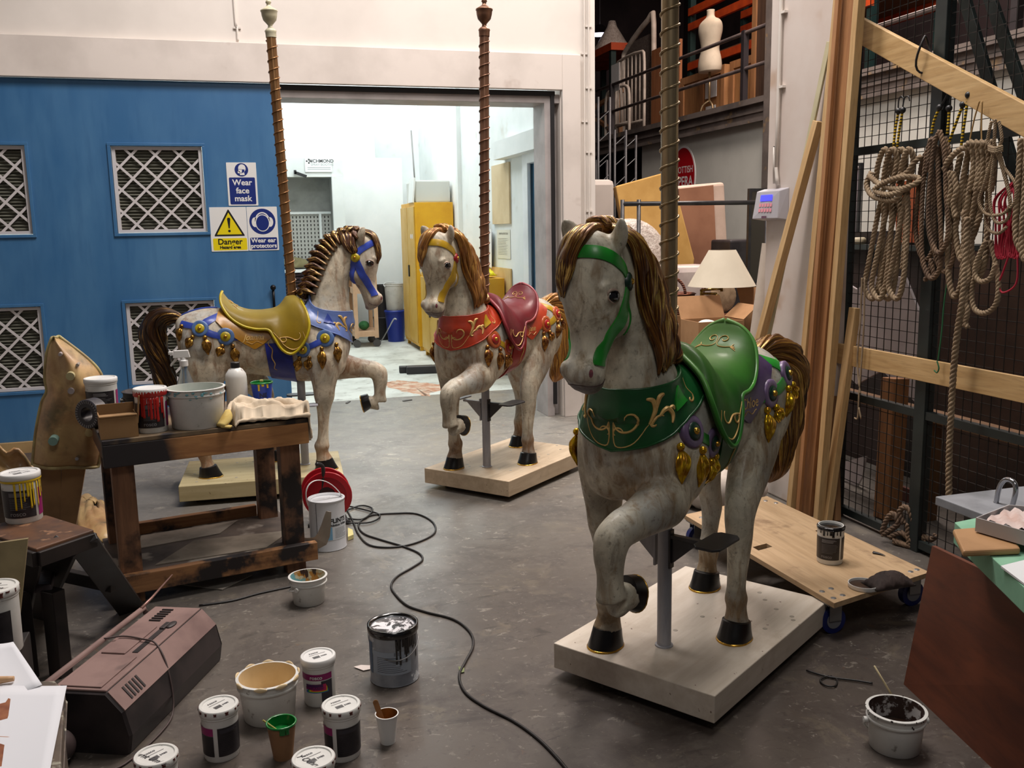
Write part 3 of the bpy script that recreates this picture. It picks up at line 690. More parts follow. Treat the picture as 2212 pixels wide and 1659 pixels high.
    for s in (1, -1):
        def tri_():
            m = MB()
            def f(u, v, o):
                ph = 1.12 + .34 * u; hh = (1 - abs(u * 2 - .7) / 1.3) * .55; return collar_pt(s * ph, .34 + hh * v, o + .011 if o > 0 else .004)
            gridpatch(m, f, 8, 4, .006)
            return m.build('buckle_patch', hoofm, sm=True, angle=50)
        sub('tri%d' % s, tri_, 'buckle_patch', P['strap'], col)
    def blanket():
        m = MB()
        low = [(-.205, .10), (-.175, .175), (-.12, .19), (-.056, .19), (0, .195), (.05, .19), (.12, .18)]
        zl = [(-.205, 1.03), (-.185, 1.0), (-.15, .955), (-.10, .915), (-.05, .880), (.0, .850), (.04, .872), (.12, .93)]
        def zlow(x):
            for (a, b), (c_, d) in zip(zl, zl[1:]):
                if a <= x <= c_: return b + (d - b) * (x - a) / (c_ - a)
            return zl[-1][1]
        def f(u, v, o):
            x = -.205 + .325 * u; zz = zlow(x); A = atan2(.172, zz - .87); a = A * (2 * v - 1); xx = x + (.03 * (1 - abs(2 * v - 1)) if u < .2 else 0); return polar(xx, a, .87, o)
        gridpatch(m, f, 26, 30, .010); m.mi = 1
        for s in (1, -1):
            vs, fs = text_mb(text, .050, 'CENTER', .0003, .4)
            m.add([polar(-.005 - s * v[0] * .85, s * atan2(.172, (.918 + v[1] - .87)), .87, .0115) for v in vs], fs)
            m.tube([polar(.0 + a, s * atan2(.172, .888 + .006 * sin(a * 110) - .87), .87, .0105) for a in [-.045 + .09 * i / 16 for i in range(17)]], .0013, 5)
        return m.build('saddle_blanket', [P['blanket'], gpaint], root, sm=True, angle=50)
    blanket()
    def girth():
        m = MB(); gridpatch(m, lambda u, v, o: polar((.055 + .14 * u) + (.03 * (1 - abs(2 * v - 1)) if 1 else 0) , R(80) + R(200) * v, .85, o), 8, 40, .008); m.mi = 1
        for s in (1, -1):
            F2 = lambda x, z: polar(x, s * atan2(.17, z - .85), .85, .0085)
            finger_scroll(m, [(.085, .90), (.075, .875), (.095, .845), (.09, .80), (.105, .76), (.10, .72), (.115, .70)], .0035, F2)
        return m.build('girth', [hoofm, hoofm], sm=True, angle=50)
    sub('girth', girth, 'girth', [P['girth'], gpaint])
    sb = shared('saddle_bvh', lambda: BVHTree.FromPolygons([p for r_ in SR for p in r_], [(i * 33 + j, i * 33 + j + 1, (i + 1) * 33 + j + 1, (i + 1) * 33 + j) for i in range(52) for j in range(32)]))
    def saddle():
        m = MB(); h, w_ = len(SR), len(SR[0]); cen = Vector((.05, 0, .80)); th = .013
        ins = [[p + (Vector((p.x + .05 if i < 9 else p.x, 0, .85)) - p).normalized() * th for p in r_] for i, r_ in enumerate(SR)]
        m.grid(SR); slab(m, SR, ins); m.grid([list(reversed(r_)) for r_ in ins]); m.mi = 1
        def FS(x, z, s):
            h = sb.ray_cast(Vector((x, s * .5, z)), Vector((0, -s, 0))); return (h[0] + Vector((0, s * .001, 0))) if h[0] is not None else sb.find_nearest(Vector((x, s * .2, z)))[0]
        for s in (1, -1):
            F2 = lambda x, z: FS(x, z, s)
            finger_scroll(m, spiral(.163, .905, .006, .022, 2, -3.5) + [(.185, .915)] + spiral(.232, .925, .028, .014, 4.2, 9.2)[:10], .0035, F2)
            finger_scroll(m, [(.268, .945), (.278, .90), (.255, .865), (.21, .845), (.165, .868), (.13, .915), (.105, .945)], .003, F2)
        def FC(a, b):   # a lateral, b up the cantle
            h = sb.ray_cast(Vector((b + .6, a, 1.5)), (Vector((-.10 - .9 * .0, a, 1.08 + b)) - Vector((b + .6, a, 1.5))).normalized()); return h[0] + Vector((.001, 0, .0012)) if h[0] is not None else Vector(sb.find_nearest(Vector((-.15, a, 1.08 + b)))[0])
        for s in (1, -1):
            finger_scroll(m, [(s * .002, .02)] + spiral(s * .022, .040, .018, .005, pi / 2 + s * pi / 2, pi / 2 + s * pi / 2 - s * 6.5), .0022, FC)
            finger_scroll(m, [(s * .002, .02), (s * .012, .004), (s * .035, .0), (s * .055, .006), (s * .072, .002)], .0022, FC)
            for q in range(4): finger_scroll(m, [(s * .055, .004), (s * (.062 + q * .006), .022 - q * .012)], .0016, FC)
        return m.build('saddle', [hoofm, hoofm], sm=True, angle=60)
    sa = sub('saddle', saddle, 'saddle', [P['saddle'], gpaint])
    def piping():
        m = MB()
        for e in (0, -1): m.tube([r_[e] for r_ in SR], .008, 8)
        return m.build('piping', hoofm, sm=True)
    sub('piping', piping, 'piping', P['piping'] if nm == 'blue' else P['saddle'], sa)
    for i, (rx, rz, rr) in enumerate(ROS):
        for s in (1, -1):
            def ros():
                c, n = side(rx, rz, s); n = (n + Vector((0, s * .6, 0))).normalized(); M = n.to_track_quat('Z', 'Y').to_matrix(); m = MB()
                m.lathe([(0, .009), (rr * .55, .009), (rr * .60, .010), (rr * .90, .0095), (rr, .006), (rr * 1.02, -.002), (rr * .98, -.014)], 32, c, M); return m.build('rosette', hoofm, sm=True)
            key = 'ros%d%d' % (i, s); ro = sub(key, ros, 'rosette', P['ring'])
            c, n = side(rx, rz, s); n = (n + Vector((0, s * .6, 0))).normalized(); M = n.to_track_quat('Z', 'Y').to_matrix()
            sub(key + 'i', lambda: MB().lathe([(0, .017), (rr * .3, .0165), (rr * .5, .015), (rr * .56, .011)], 28, c, M).build('x', hoofm, sm=True), 'inner_disc', P['inner'], ro)
            sub(key + 'd', lambda: MB().lathe([(0, .026), (rr * .12, .025), (rr * .2, .021), (rr * .22, .014)], 20, c, M).build('x', hoofm, sm=True), 'gold_stud', gold, ro)
    for i, (tp, ti) in enumerate(TPTS):
        for s in (1, -1):
            def tas():
                m = MB(); a, n = side(tp[0], tp[1], s); b, n2 = side(ti[0], ti[1], s); tassel(m, a, b, (n + n2).normalized(), s * (1 if i % 2 else -1)); return m.build('tassel', hoofm, sm=True)
            sub('tas%d%d' % (i, s), tas, 'tassel', P['tassel'])
    paths = []
    for s in (1, -1):
        Z = lambda *ps: [side(a, b, s)[0] for a, b in ps]
        paths += [('rump_strap', Z((-.17, 1.045), (-.22, 1.03), (-.287, .985)), .048), ('rump_strap', Z((-.13, 1.01), (-.14, .97), (-.155, .935)), .034), ('rump_strap', Z((-.395, 1.005), (-.35, .995), (-.287, .98)), .036), ('rump_strap', Z((-.287, .98), (-.22, .945), (-.155, .93)), .036), ('rump_strap', Z((-.155, .93), (-.10, .922), (-.04, .925)), .034),
                  ('chest_strap', Z((.445, .935), (.425, .918), (.392, .895)), .046), ('chest_strap', Z((.392, .895), (.33, .865), (.262, .84)), .034), ('chest_strap', Z((.262, .84), (.22, .84), (.18, .85)), .034)]
        br = [(.578, s * .09, 1.349), (.61, s * .09, 1.385), (.65, s * .085, 1.41), (.69, s * .055, 1.428), (.712, s * .004, 1.432)]
        ck = [(.578, s * .09, 1.349), (.60, s * .095, 1.30), (.625, s * .09, 1.25), (.66, s * .065, 1.19), (.688, s * .055, 1.145), (.695, s * .055, 1.122)]
        tl = [(.578, s * .09, 1.349), (.562, s * .085, 1.30), (.562, s * .07, 1.25), (.585, s * .05, 1.21)]
        paths += [('browband', br, .036), ('cheek_strap', ck, .044), ('throat_strap', tl, .034)]
    paths += [('crupper_strap', [(-.20, 0, 1.08), (-.26, 0, 1.085), (-.33, 0, 1.07), (-.39, 0, 1.03)], .040)]
    for i, (n_, p_, w_) in enumerate(paths):
        def st_():
            m = MB(); strap(m, p_, w_); return m.build(n_, hoofm, sm=True, angle=50)
        sub('strap%d' % i, st_, n_, P['bridle'] if n_ in ('browband', 'cheek_strap', 'throat_strap') else P['strap'])
    for s in (1, -1):
        c, n = snap((.578, s * .1, 1.349)); M = n.to_track_quat('Z', 'Y').to_matrix()
        b = sub('br%d' % s, lambda: MB().lathe([(0, .013), (.018, .014), (.025, .010), (.028, 0), (.028, -.006)], 28, c, M).build('x', hoofm, sm=True), 'bridle_rosette', P['brros'])
        sub('brd%d' % s, lambda: MB().lathe([(0, .020), (.005, .0195), (.009, .016), (.010, .010)], 20, c, M).build('x', hoofm, sm=True), 'gold_stud', gold, b)
    # ---- pole, support, footrests, base
    lx, ly = lean; topz = P['top']
    pb = Vector((.222, 0, 1.08)); pt = Vector((.222 + lx, ly, topz)); ax = (pt - pb)
    po = MB().cyl(pb, pt, .0262, n=24).build('pole', P['pole'], root, sm=True, angle=40)
    n_ = int((topz - 1.13) / .058); t_ = ax.normalized(); b_ = Vector((0, 1, 0)); c_ = t_.cross(b_).normalized(); b_ = c_.cross(t_)
    pts = [pb + ax * ((.04 + .93 * i / (n_ * 14))) + (c_ * cos(-2 * pi * i / 14) + b_ * sin(-2 * pi * i / 14)) * .0285 for i in range(n_ * 14 + 1)]
    MB().tube(pts, .0036, 6).build('spiral_wire', P['pole'], po, sm=True)
    M = ax.to_track_quat('Z', 'Y').to_matrix()
    fi = MB().lathe([(.029, -.03), (.030, -.004), (.033, .004), (.026, .014), (.014, .022), (.012, .034), (.020, .044), (.036, .062), (.042, .085), (.044, .104), (.047, .108), (.047, .114), (.036, .121), (.018, .132), (.011, .140), (.011, .148), (.016, .155), (.013, .166), (0, .172)], 32, pt, M)
    fi.build('finial', P['finial'], root, sm=True, angle=60)
    sub('post', lambda: MB().cyl((.243, .005, .12), (.243, .005, .70), .0235, n=24).lathe([(.030, .12), (.030, .124), (.0235, .126)], 24, (.243, .005, 0)).build('x', hoofm, sm=True, angle=40), 'support_post', steel)
    for s in (1, -1):
        m = MB(); m.box((.243, s * .085, .504), (.022, .13, .012)); m.prism([(0, 0), (.11, 0), (0, -.10)], Matrix(((0, 0, 1, .239), (s, 0, 0, s * .024), (0, 1, 0, .503), (0, 0, 0, 1))), .008); m.box((.243, s * .028, .46), (.026, .008, .13))
        a = m.build('footrest_bracket', blk if s > 0 else steel, root, bev=.0015)
        pl2 = [(-.088 + .02, -.045), (.068, -.045), (.088, -.028), (.088, .028), (.068, .045), (-.068, .045), (-.088, .028), (-.088, -.028)]
        MB().prism(pl2, Matrix(((1, 0, 0, .243), (0, 1, 0, s * .19), (0, 0, 1, .512), (0, 0, 0, 1))), .008).build('foot_plate', blk if s > 0 else steel, a, bev=.002, seg=2)
    L, W_, t0 = .904, .596, .03
    b = MB(); b.box((0, 0, .0755), (L, W_, .089)); ba = b.build('base', P['base'], root, bev=.003)
    m = MB(); tk = .02
    f = MB().box((-.0, 0, .015), (L - .16, .10, .03)).box((-.0, .18, .015), (L - .16, .06, .03)).box((0, -.18, .015), (L - .16, .06, .03)); f.build('skid', plain('dark_underframe', (30, 26, 24), .8), root)
    sc = MB()
    rnd = random.Random(hash(nm) % 99 if False else len(nm) + 3)
    for i in range(14):
        cx, cy = rnd.uniform(-.42, .42), rnd.uniform(-.27, .27); sc.lathe([(.0, .1212), (.007, .1212), (.0085, .1205), (.0085, .119)], 14, (cx, cy, 0))
    sc.build('screw_heads', pm('painted_screw', (168, 160, 146), None, 9, .4), root)['kind'] = 'stuff'
    return root
def tack(nm, c1, k_=.80, rough=.4, wear=None, metal=0):
    return pm('tack_' + nm, c1, tuple(x * k_ for x in c1), 7, rough, metal, lo=.42, hi=.66, c3=wear or tuple(x * .6 for x in c1), sc3=22, lo3=.60, hi3=.85, bump=.08, coat=.15)
def sad(nm, c1, c2, c3):
    k = NT(nm); n1 = k.noise(k.coord('Object'), 5, 6, .6, .4); n2 = k.noise(k.coord('Object'), 2.6, 3)
    sx = k.n('ShaderNodeSeparateXYZ'); k.l(k.tc.outputs['Object'], sx.inputs[0])
    col = k.mix(k.ramp(n1, .38, .62), lin(c1), lin(c2)); a = k.ramp(k.math('ADD', k.math('MULTIPLY', k.math('ABSOLUTE', sx.outputs[1]), -5.), k.math('MULTIPLY', n2, 1.2)), -.55, .25)
    col = k.mix(k.ramp(a, 0, 1, 0, .75), col, lin(c3)); return k.done(col, k.ramp(n1, .3, .7, .34, .5), 0, n1, .08, .003, spec=.4, coat=.12)
PB = dict(body=((218, 206, 182), (142, 104, 72)), hair=hair_mat('bronze_hair', (40, 18, 10), (84, 48, 24), (214, 176, 108), .42, .60), tail=hair_mat('bronze_tail', (30, 16, 10), (64, 40, 22), (190, 146, 74), .42, .62), collar=tack('pale_blue', (96, 118, 176), .85), strap=tack('royal_blue', (40, 66, 160)), bridle=tack('bridle_blue', (52, 76, 178)), blanket=tack('ochre', (168, 116, 14), .85), girth=tack('deep_blue', (22, 38, 138), .8), saddle=sad('saddle_yellow', (176, 140, 10), (154, 124, 12), (196, 176, 84)), piping=tack('yellow_edge', (188, 166, 20), .85), ring=tack('steel_blue', (82, 112, 162)), inner=tack('rosette_yellow', (180, 160, 20)), brros=tack('rosette_yellow', (180, 160, 20)), tassel=pm('antique_gold_tassel', (166, 124, 54), (84, 54, 24), 40, .3, .8), pole=brassb, finial=pm('cream_finial', (196, 190, 164), (176, 168, 140), 12, .35), base=base_mat('base_blue', (196, 182, 140), (176, 160, 118), (160, 144, 106)), top=2.60)
PR = dict(body=((212, 202, 180), (128, 96, 66)), hair=hair_mat('gold_brown_hair', (84, 48, 22), (146, 96, 44), (222, 176, 96)), tail=hair_mat('gold_brown_tail', (92, 56, 26), (156, 106, 48), (220, 172, 88)), collar=tack('vermilion', (176, 54, 26), .8), strap=tack('mustard', (184, 146, 26)), bridle=tack('mustard', (184, 146, 26)), blanket=tack('brick', (176, 58, 26)), girth=tack('crimson', (158, 22, 20), .85), saddle=sad('saddle_maroon', (138, 40, 46), (112, 28, 36), (158, 78, 86)), piping=tack('maroon_edge', (120, 34, 38)), ring=tack('orange_ring', (186, 88, 36)), inner=tack('rosette_red', (176, 22, 26)), brros=tack('rosette_red', (176, 22, 26)), tassel=pm('brown_gold_tassel', (170, 120, 56), (92, 50, 28), 40, .28, .8), pole=brassr, finial=brassr, base=base_mat('base_red', (206, 186, 158), (184, 162, 134), (168, 148, 122)), top=2.575)
PG = dict(body=((216, 208, 186), (132, 106, 72)), hair=hair_mat('wet_gold_hair', (60, 30, 12), (124, 78, 28), (222, 190, 104), .42, .60), tail=hair_mat('wet_gold_tail', (60, 36, 16), (120, 78, 32), (206, 166, 84)), collar=tack('bottle_green', (14, 78, 34), .8), strap=tack('bright_green', (30, 138, 40), .85), bridle=tack('bright_green', (30, 138, 40), .85), blanket=tack('aubergine', (74, 56, 92), .8), girth=tack('forest_green', (18, 92, 34)), saddle=sad('saddle_green', (40, 136, 30), (26, 100, 28), (112, 150, 84)), piping=tack('green_edge', (22, 108, 36)), ring=tack('lilac', (122, 100, 138)), inner=tack('rosette_dark_green', (10, 50, 34)), brros=tack('rosette_dark_green', (10, 50, 34)), tassel=pm('bright_gold_tassel', (220, 180, 36), (170, 120, 30), 40, .25, .75), pole=brassd, finial=brassd, base=base_mat('base_green', (214, 204, 190), (198, 186, 170), (176, 160, 140)), top=2.60)
horse('blue', .090, 5.594, R(356.937), 'carousel horse with yellow saddle and blue harness, facing right behind the wooden bench', PB, (-.036, 0), 'Joanna')
horse('red', 1.530, 5.306, R(219.973), 'carousel horse with maroon saddle and red collar, standing in front of the white booth', PR, (-.055, 0), 'Jane')
horse('green', 1.490, 2.801, R(214.218), 'carousel horse with green saddle and collar, nearest and largest of the three', PG, (.018, 0), 'Chloe')
# ================================================================== paint pots and floor clutter
white = pm('white_plastic', (214, 214, 210), (200, 200, 196), 8, .4, c3=(150, 146, 140), sc3=30, lo3=.66, hi3=.72)
clean = plain('clean_white_plastic', (222, 222, 220), .35)
blackl = pm('black_label', (30, 28, 32), (44, 40, 44), 20, .4); magl = plain('magenta_label', (140, 22, 96), .4); greyt = plain('grey_print', (120, 118, 120), .5); darkt = plain('dark_print', (50, 48, 56), .5)
def facing(loc): return atan2(-loc[1], -loc[0])
def cpatch(m, r, z0, z1, a0, a1, n=None, r1=None, c=(0, 0)):
    n = n or max(2, int(abs(a1 - a0) / .12)); r1 = r if r1 is None else r1
    m.grid([[(c[0] + rr * cos(a0 + (a1 - a0) * i / n), c[1] + rr * sin(a0 + (a1 - a0) * i / n), z) for i in range(n + 1)] for z, rr in ((z0, r), (z1, r1))])
def ctext(m, txt, size, r, a, z, bold=.0):
    vs, fs = text_mb(txt, size, 'CENTER', bold); m.add([(r * cos(a + x / r), r * sin(a + x / r), z + y) for x, y, _ in vs], fs)
def lines(m, r, a0, a1, z0, z1, n, th=.0012):
    for i in range(n):
        z = z1 - (z1 - z0) * i / max(1, n - 1); e = a0 + (a1 - a0) * random.uniform(.6, .97); cpatch(m, r, z - th / 2, z + th / 2, a0, e)
def drips(parent, r, ztop, a0, a1, mat, n, L, name='paint_drips', rim=None):
    m = MB(); rnd = random.Random(n + int(ztop * 1000))
    for i in range(n):
        a = a0 + (a1 - a0) * (i + rnd.random() * .8) / n; l = L * rnd.uniform(.25, 1); w_ = rnd.uniform(.003, .008)
        pts = [(r * cos(a), r * sin(a), ztop)]; pts.append((r * cos(a), r * sin(a), ztop - l * .6)); pts.append(((r + .0006) * cos(a), (r + .0006) * sin(a), ztop - l))
        m.tube(pts, [w_, w_ * .7, w_ * .8], 8, flat=.22, up=(cos(a), sin(a), 0), k=3)
    if rim: m.lathe([(rim[0], rim[1]), (rim[0] + .0015, rim[1] + .003), (rim[0] + .001, rim[2])], 32)
    o = m.build(name, mat, parent, sm=True); o['kind'] = 'stuff' if n > 12 else o.get('kind', ''); 
    if o['kind'] == '': del o['kind']
    return o
def rosco(loc, label, r=.052, h=.148, lid=True, style='black', rot=0., marks=None, group=None, lidtext=True, band=True, cls='paint tub', hand=None, name='paint_tub'):
    f = facing(loc) + rot; t = empty(name, loc, 0, label, cls, group)
    MB().lathe([(0, 0), (r * .93, 0), (r * .96, .004), (r, h - .02), (r + .002, h - .018), (r + .002, h - .008), (r - .002, h), (r - .006, h), (r - .008, h - .012), (r * .9, .006), (0, .005)], 40).build('pot', white, t, sm=True, angle=40)
    a, b = (blackl, magl)
    m = MB(); z0, z1 = h * .13, h * .72; rr = r * .965 + .0012; r1 = r * .99 + .0012
    if style == 'black':
        cpatch(m, rr, z0, z1, f - 1.5, f + .85, r1=r1); lb = m.build('label', a, t, sm=True)
        m = MB(); ctext(m, 'rosco', r * .36, r + .0016, f - .15, h * .22, .0004); lines(m, r + .0012, f - .55, f + .7, h * .60, h * .67, 4, .0025); lines(m, r + .0010, f - .55, f + .7, h * .32, h * .54, 7); m.build('printing', greyt, lb)
        m = MB(); cpatch(m, rr, z0, z1, f + 1.05, f + 2.3, r1=r1); m.build('side_label', b if band else a, t, sm=True)
    elif style == 'split':
        cpatch(m, rr, z0, z1, f - .28, f + 1.5, r1=r1); lb = m.build('label', a, t, sm=True)
        m = MB(); lines(m, r + .0012, f - .15, f + 1.2, h * .62, h * .68, 4, .003); lines(m, r + .0010, f - .15, f + 1.2, h * .22, h * .55, 10); m.build('printing', darkt, lb)
        m = MB(); cpatch(m, rr, z0, z0 + (z1 - z0) * .72, f - 1.9, f - .52, r1=(rr + r1) / 2); m.build('side_label', blackl, t, sm=True)
        m = MB(); cpatch(m, (rr + r1) / 2, z0 + (z1 - z0) * .73, z1, f - 1.9, f - .52, r1=r1); m.build('colour_band', magl, t, sm=True)
    else:   # colour front
        cpatch(m, r1 - .0005, h * .62, h * .76, f - 1.3, f + .95); lb = m.build('label', b, t, sm=True)
        m = MB(); ctext(m, 'rosco', r * .34, r + .0022, f - .1, h * .69, .0004); m.build('printing', clean, lb)
        k_ = plain('dark_mottled_label', (52, 50, 60), .4); m = MB(); cpatch(m, rr, z0, h * .60, f + .2, f + .95, r1=r1 - .0005); m.build('side_label', k_, t, sm=True)
        for i, cc in enumerate(((60, 90, 190), (40, 160, 80), (210, 190, 40), (220, 100, 30), (180, 30, 90))):
            m = MB(); cpatch(m, r + .0002 + i * .0003, h * .34 + i * .002, h * (.40 + .035 * i), f - .8 + i * .12, f + .65 - i * .04); m.build('colour_flash', plain('flash_%d' % i, cc, .4), lb, sm=True)
        m = MB(); cpatch(m, r + .0022, h * .42, h * .54, f - .75, f + .3); m.build('name_panel', plain('purple_panel', (70, 20, 80), .4), lb, sm=True)
        m = MB(); ctext(m, 'SATURATED', r * .22, r + .0028, f - .2, h * .45, .0003); m.build('printing', magl, lb)
    if lid:
        ld = MB().lathe([(r + .003, h - .012), (r + .0045, h - .010), (r + .0045, h + .006), (r + .002, h + .009), (r - .005, h + .0095), (r - .007, h + .006), (0, h + .006)], 40).build('lid', clean if not marks else white, t, sm=True, angle=40)
        if lidtext:
            m = MB(); M = Matrix.Translation((0, 0, h + .0068)) @ Matrix.Rotation(f + pi / 2 + .5, 4, 'Z')
            for i in range(9): m.prism([(-.4 * r + i * r * .05, -.05 * r), (-.4 * r + i * r * .05 + .0011, -.05 * r), (-.4 * r + i * r * .05 + .0011, -.35 * r), (-.4 * r + i * r * .05, -.35 * r)], M, .0003)
            add_text(m, 'rosco', r * .26, M @ Matrix.Translation((-.1 * r, .45 * r, 0)), .0002); add_text(m, '5980', r * .2, M @ Matrix.Translation((.3 * r, -.2 * r, 0)), .0002)
            m.prism([(-.5 * r, .18 * r), (.55 * r, .18 * r), (.55 * r, .2 * r), (-.5 * r, .2 * r)], M, .0003); m.build('lid_print', darkt, ld)
        if hand:
            m = MB(); add_text(m, hand, r * .46, Matrix.Translation((0, 0, h + .0070)) @ Matrix.Rotation(f + pi / 2 - .9, 4, 'Z') @ Matrix.Translation((0, -.35 * r, 0)), .0001, shear=.5); m.build('handwriting', plain('marker_ink', (30, 24, 30), .5), ld)
        if marks: drips(ld, r + .0045, h + .006, 0, 2 * pi, marks, 14, .014, 'lid_smears')
    return t
def bucket(name, loc, r0, r1, h, label, cls='bucket', mat=None, wall=.003, handle=None, inside=None, fill=None, fillmat=None, hmat=None, group=None, rot=0., flange=.006, smear=None):
    t = empty(name, loc, 0, label, cls, group); mat = mat or white; f = facing(loc) + rot
    pr = [(0, 0), (r0 - .003, 0), (r0, .003), (r1 - .002, h - .03), (r1 + flange * .6, h - .028), (r1 + flange * .6, h - .024), (r1, h - .022), (r1 + .001, h - .004), (r1 + flange, h - .003), (r1 + flange, h), (r1 - wall, h + .001)]
    MB().lathe(pr, 48).build('pail', mat, t, sm=True, angle=45)
    MB().lathe([(r1 - wall, h + .001), (r1 - wall - .001, h - .01), (r0 - wall, .005), (0, .004)], 48).build('inner_wall', inside or mat, t, sm=True, angle=45)
    if fill: rr = r0 + (r1 - r0) * fill / h - wall; MB().lathe([(rr, fill + .001), (rr * .97, fill), (0, fill)], 40).build('contents', fillmat, t, sm=True)
    if handle is not None:
        # bail handle pivoting on both sides: angle down from vertical
        ang, dirn = handle; ax = Vector((cos(dirn), sin(dirn), 0)); up = Vector((0, 0, 1)) * cos(ang) + Vector((-sin(dirn), cos(dirn), 0)) * sin(ang); R_ = r1 + .010
        MB().tube([Vector((0, 0, h - .035)) + ax * R_ * cos(a) + up * R_ * .95 * sin(a) for a in [pi * i / 24 for i in range(25)]], .004, 8, flat=.7).build('handle', hmat or mat, t, sm=True)
        for s in (1, -1): MB().cyl(Vector((0, 0, h - .035)) + ax * s * (r1 - .004), Vector((0, 0, h - .035)) + ax * s * (r1 + .013), .009, n=14).build('handle_lug', hmat or mat, t, sm=True, angle=40)
    return t
redm = plain('red_paint', (176, 28, 24), .3, coat=.5); yelm = plain('yellow_paint_wet', (214, 180, 20), .35, coat=.3); brnm = plain('brown_smear', (84, 40, 34), .5)
P_ = lambda a, b, z=0: tuple(FL(a, b, z))
# --- five tubs standing on the floor
rosco(P_(692, 1512), 'floor paint tub with a magenta and rainbow label, left of the black dripped tin', style='colour', rot=-.1)
rosco(P_(480, 1628), 'lidded black labelled paint tub on the floor beside the big cream bucket, leftmost upright one', style='split', rot=.1, marks=brnm)
rosco(P_(742, 1628), 'black labelled paint tub standing between the green cup and white stirring cup', style='split', rot=-.05, marks=brnm)
rosco(tuple(FL(337, 1634, .15) - Vector((0, 0, .15))), 'paint tub cut by the bottom edge, its white lid handwritten Burnt Umber', hand='Burnt Umber', marks=brnm)
rosco(tuple(FL(677, 1640, .15) - Vector((0, 0, .15))), 'paint tub cut by the bottom edge, its white lid handwritten Y Ochre', hand='Y Ochre', marks=brnm)
cream = pm('dried_cream_paint', (222, 200, 160), (206, 180, 136), 6, .5, c3=(190, 150, 80), sc3=8, lo3=.66, hi3=.7)
b = bucket('bucket', P_(583, 1545), .078, .090, .135, 'large round white bucket coated inside with cream paint, on the floor', inside=cream, fill=.05, fillmat=cream)
m = MB(); rnd = random.Random(4)
for i in range(9):
    a = i * .7 + rnd.random() * .3; m.tube([(.0965 * cos(a + q), .0965 * sin(a + q), .133 - .004 * abs(q)) for q in (-.22, -.1, 0, .12, .2)], [.002, .007, .009, .006, .002], 8, flat=.5, up=(cos(a), sin(a), 0), k=2)
m.build('dried_paint_on_rim', cream, b, sm=True)['kind'] = 'stuff'
splash = k = NT('splashed_bucket_inside'); co = k.coord('Object'); n_ = k.noise(co, 18, 5, .6, .5); n2 = k.noise(k.coord('Object', (1, 1, .3)), 25, 4); c_ = k.mix(k.ramp(n_, .5, .56), lin((206, 204, 180)), lin((186, 132, 60))); c_ = k.mix(k.ramp(n2, .58, .62), c_, lin((60, 40, 36))); n3 = k.noise(k.coord('Object', (1, 1, 1), (1, 2, 0)), 14, 3); c_ = k.mix(k.ramp(n3, .58, .64), c_, lin((110, 176, 190))); splash = k.done(c_, .5)
bucket('bucket', P_(668, 1300), .062, .073, .115, 'small white bucket splashed inside with ochre and blue, in front of the white tin', handle=(1.9, .9), inside=splash)
kk = NT('speckled_bucket_inside'); c_ = kk.mix(kk.ramp(kk.noise(kk.coord('Object'), 30, 4, .6), .5, .56), lin((60, 42, 36)), lin((190, 186, 184))); speck = kk.done(c_, .5)
wat = plain('dirty_brown_water', (36, 24, 18), .12); 
b = bucket('bucket', P_(1932, 1612), .070, .078, .118, 'white bucket of dark brown water spotted with black round its rim, bottom right', handle=(2.5, -.35), inside=speck, fill=.055, fillmat=wat)
m = MB(); rnd = random.Random(5)
for i in range(46):
    a = rnd.uniform(0, 2 * pi); z = .118 - abs(rnd.gauss(0, .012)); s = rnd.uniform(.0012, .0035); m.ell((.0795 * cos(a) if z < .112 else .083 * cos(a), .0795 * sin(a) if z < .112 else .083 * sin(a), z), (s * .7, s * .7, s), None, 6, 4)
m.build('paint_spots', plain('black_brown_spots', (38, 28, 26), .5), b)['kind'] = 'stuff'
q = FL(1932, 1530, .06); st = MB().tube([tuple(q + Vector((.01, -.015, 0))), tuple(FL(1913, 1455, .20) + Vector((.0, .05, 0)))], [.0035, .0025], 8).build('paint_brush_handle', plain('cream_brush_handle', (206, 190, 150), .5), sm=True); st.name = 'paint_brush'; tag(st, 'thin cream brush handle standing in the bucket of brown water', 'brush')
# --- cups
def cup(loc, label, r0, r1, h, mat, inner, fill, fm_, rim=None, cls='cup'):
    t = empty('paper_cup', loc, 0, label, cls)
    MB().lathe([(r0 - .002, .003), (r0, 0), (r0, .002), (r1, h - .003), (r1 + .002, h - .002), (r1 + .002, h + .001), (r1 - .0012, h + .001)], 36).build('cup_wall', mat, t, sm=True, angle=50)
    MB().lathe([(r1 - .0012, h + .001), (r0 - .001, .004), (0, .004)], 36).build('inside', inner, t, sm=True, angle=50)
    if fill: rr = r0 + (r1 - r0) * fill / h - .0015; MB().lathe([(rr, fill), (0, fill)], 30).build('paint', fm_, t)
    if rim: MB().lathe([(r1 + .0022, h - .004), (r1 + .0035, h), (r1 + .001, h + .003), (r1 - .002, h + .001)], 36).build('painted_rim', rim, t, sm=True)
    return t
kraft = pm('kraft_paper_cup', (146, 108, 74), (134, 98, 66), 12, .7); grn = plain('green_paint_wet', (12, 110, 44), .25, coat=.4); gpt = pm('liquid_gold_paint', (160, 110, 56), (120, 78, 34), 14, .35, .4)
c1 = cup(P_(612, 1634), 'kraft paper cup of green paint with a green drip, among the floor tubs', .028, .041, .108, kraft, grn, .08, grn, grn); drips(c1, .0415, .106, facing(c1.location) - .1, facing(c1.location) + .5, grn, 3, .03)
MB().tube([(-.015, .01, .082), (-.050, .012, .116)], .003, 6).build('stirring_stick', plain('stick_wood', (170, 160, 90), .6), c1)
c2 = cup(P_(838, 1602), 'white paper cup holding gold paint, right of the floor tubs', .022, .033, .090, clean, gpt, .045, gpt, None)
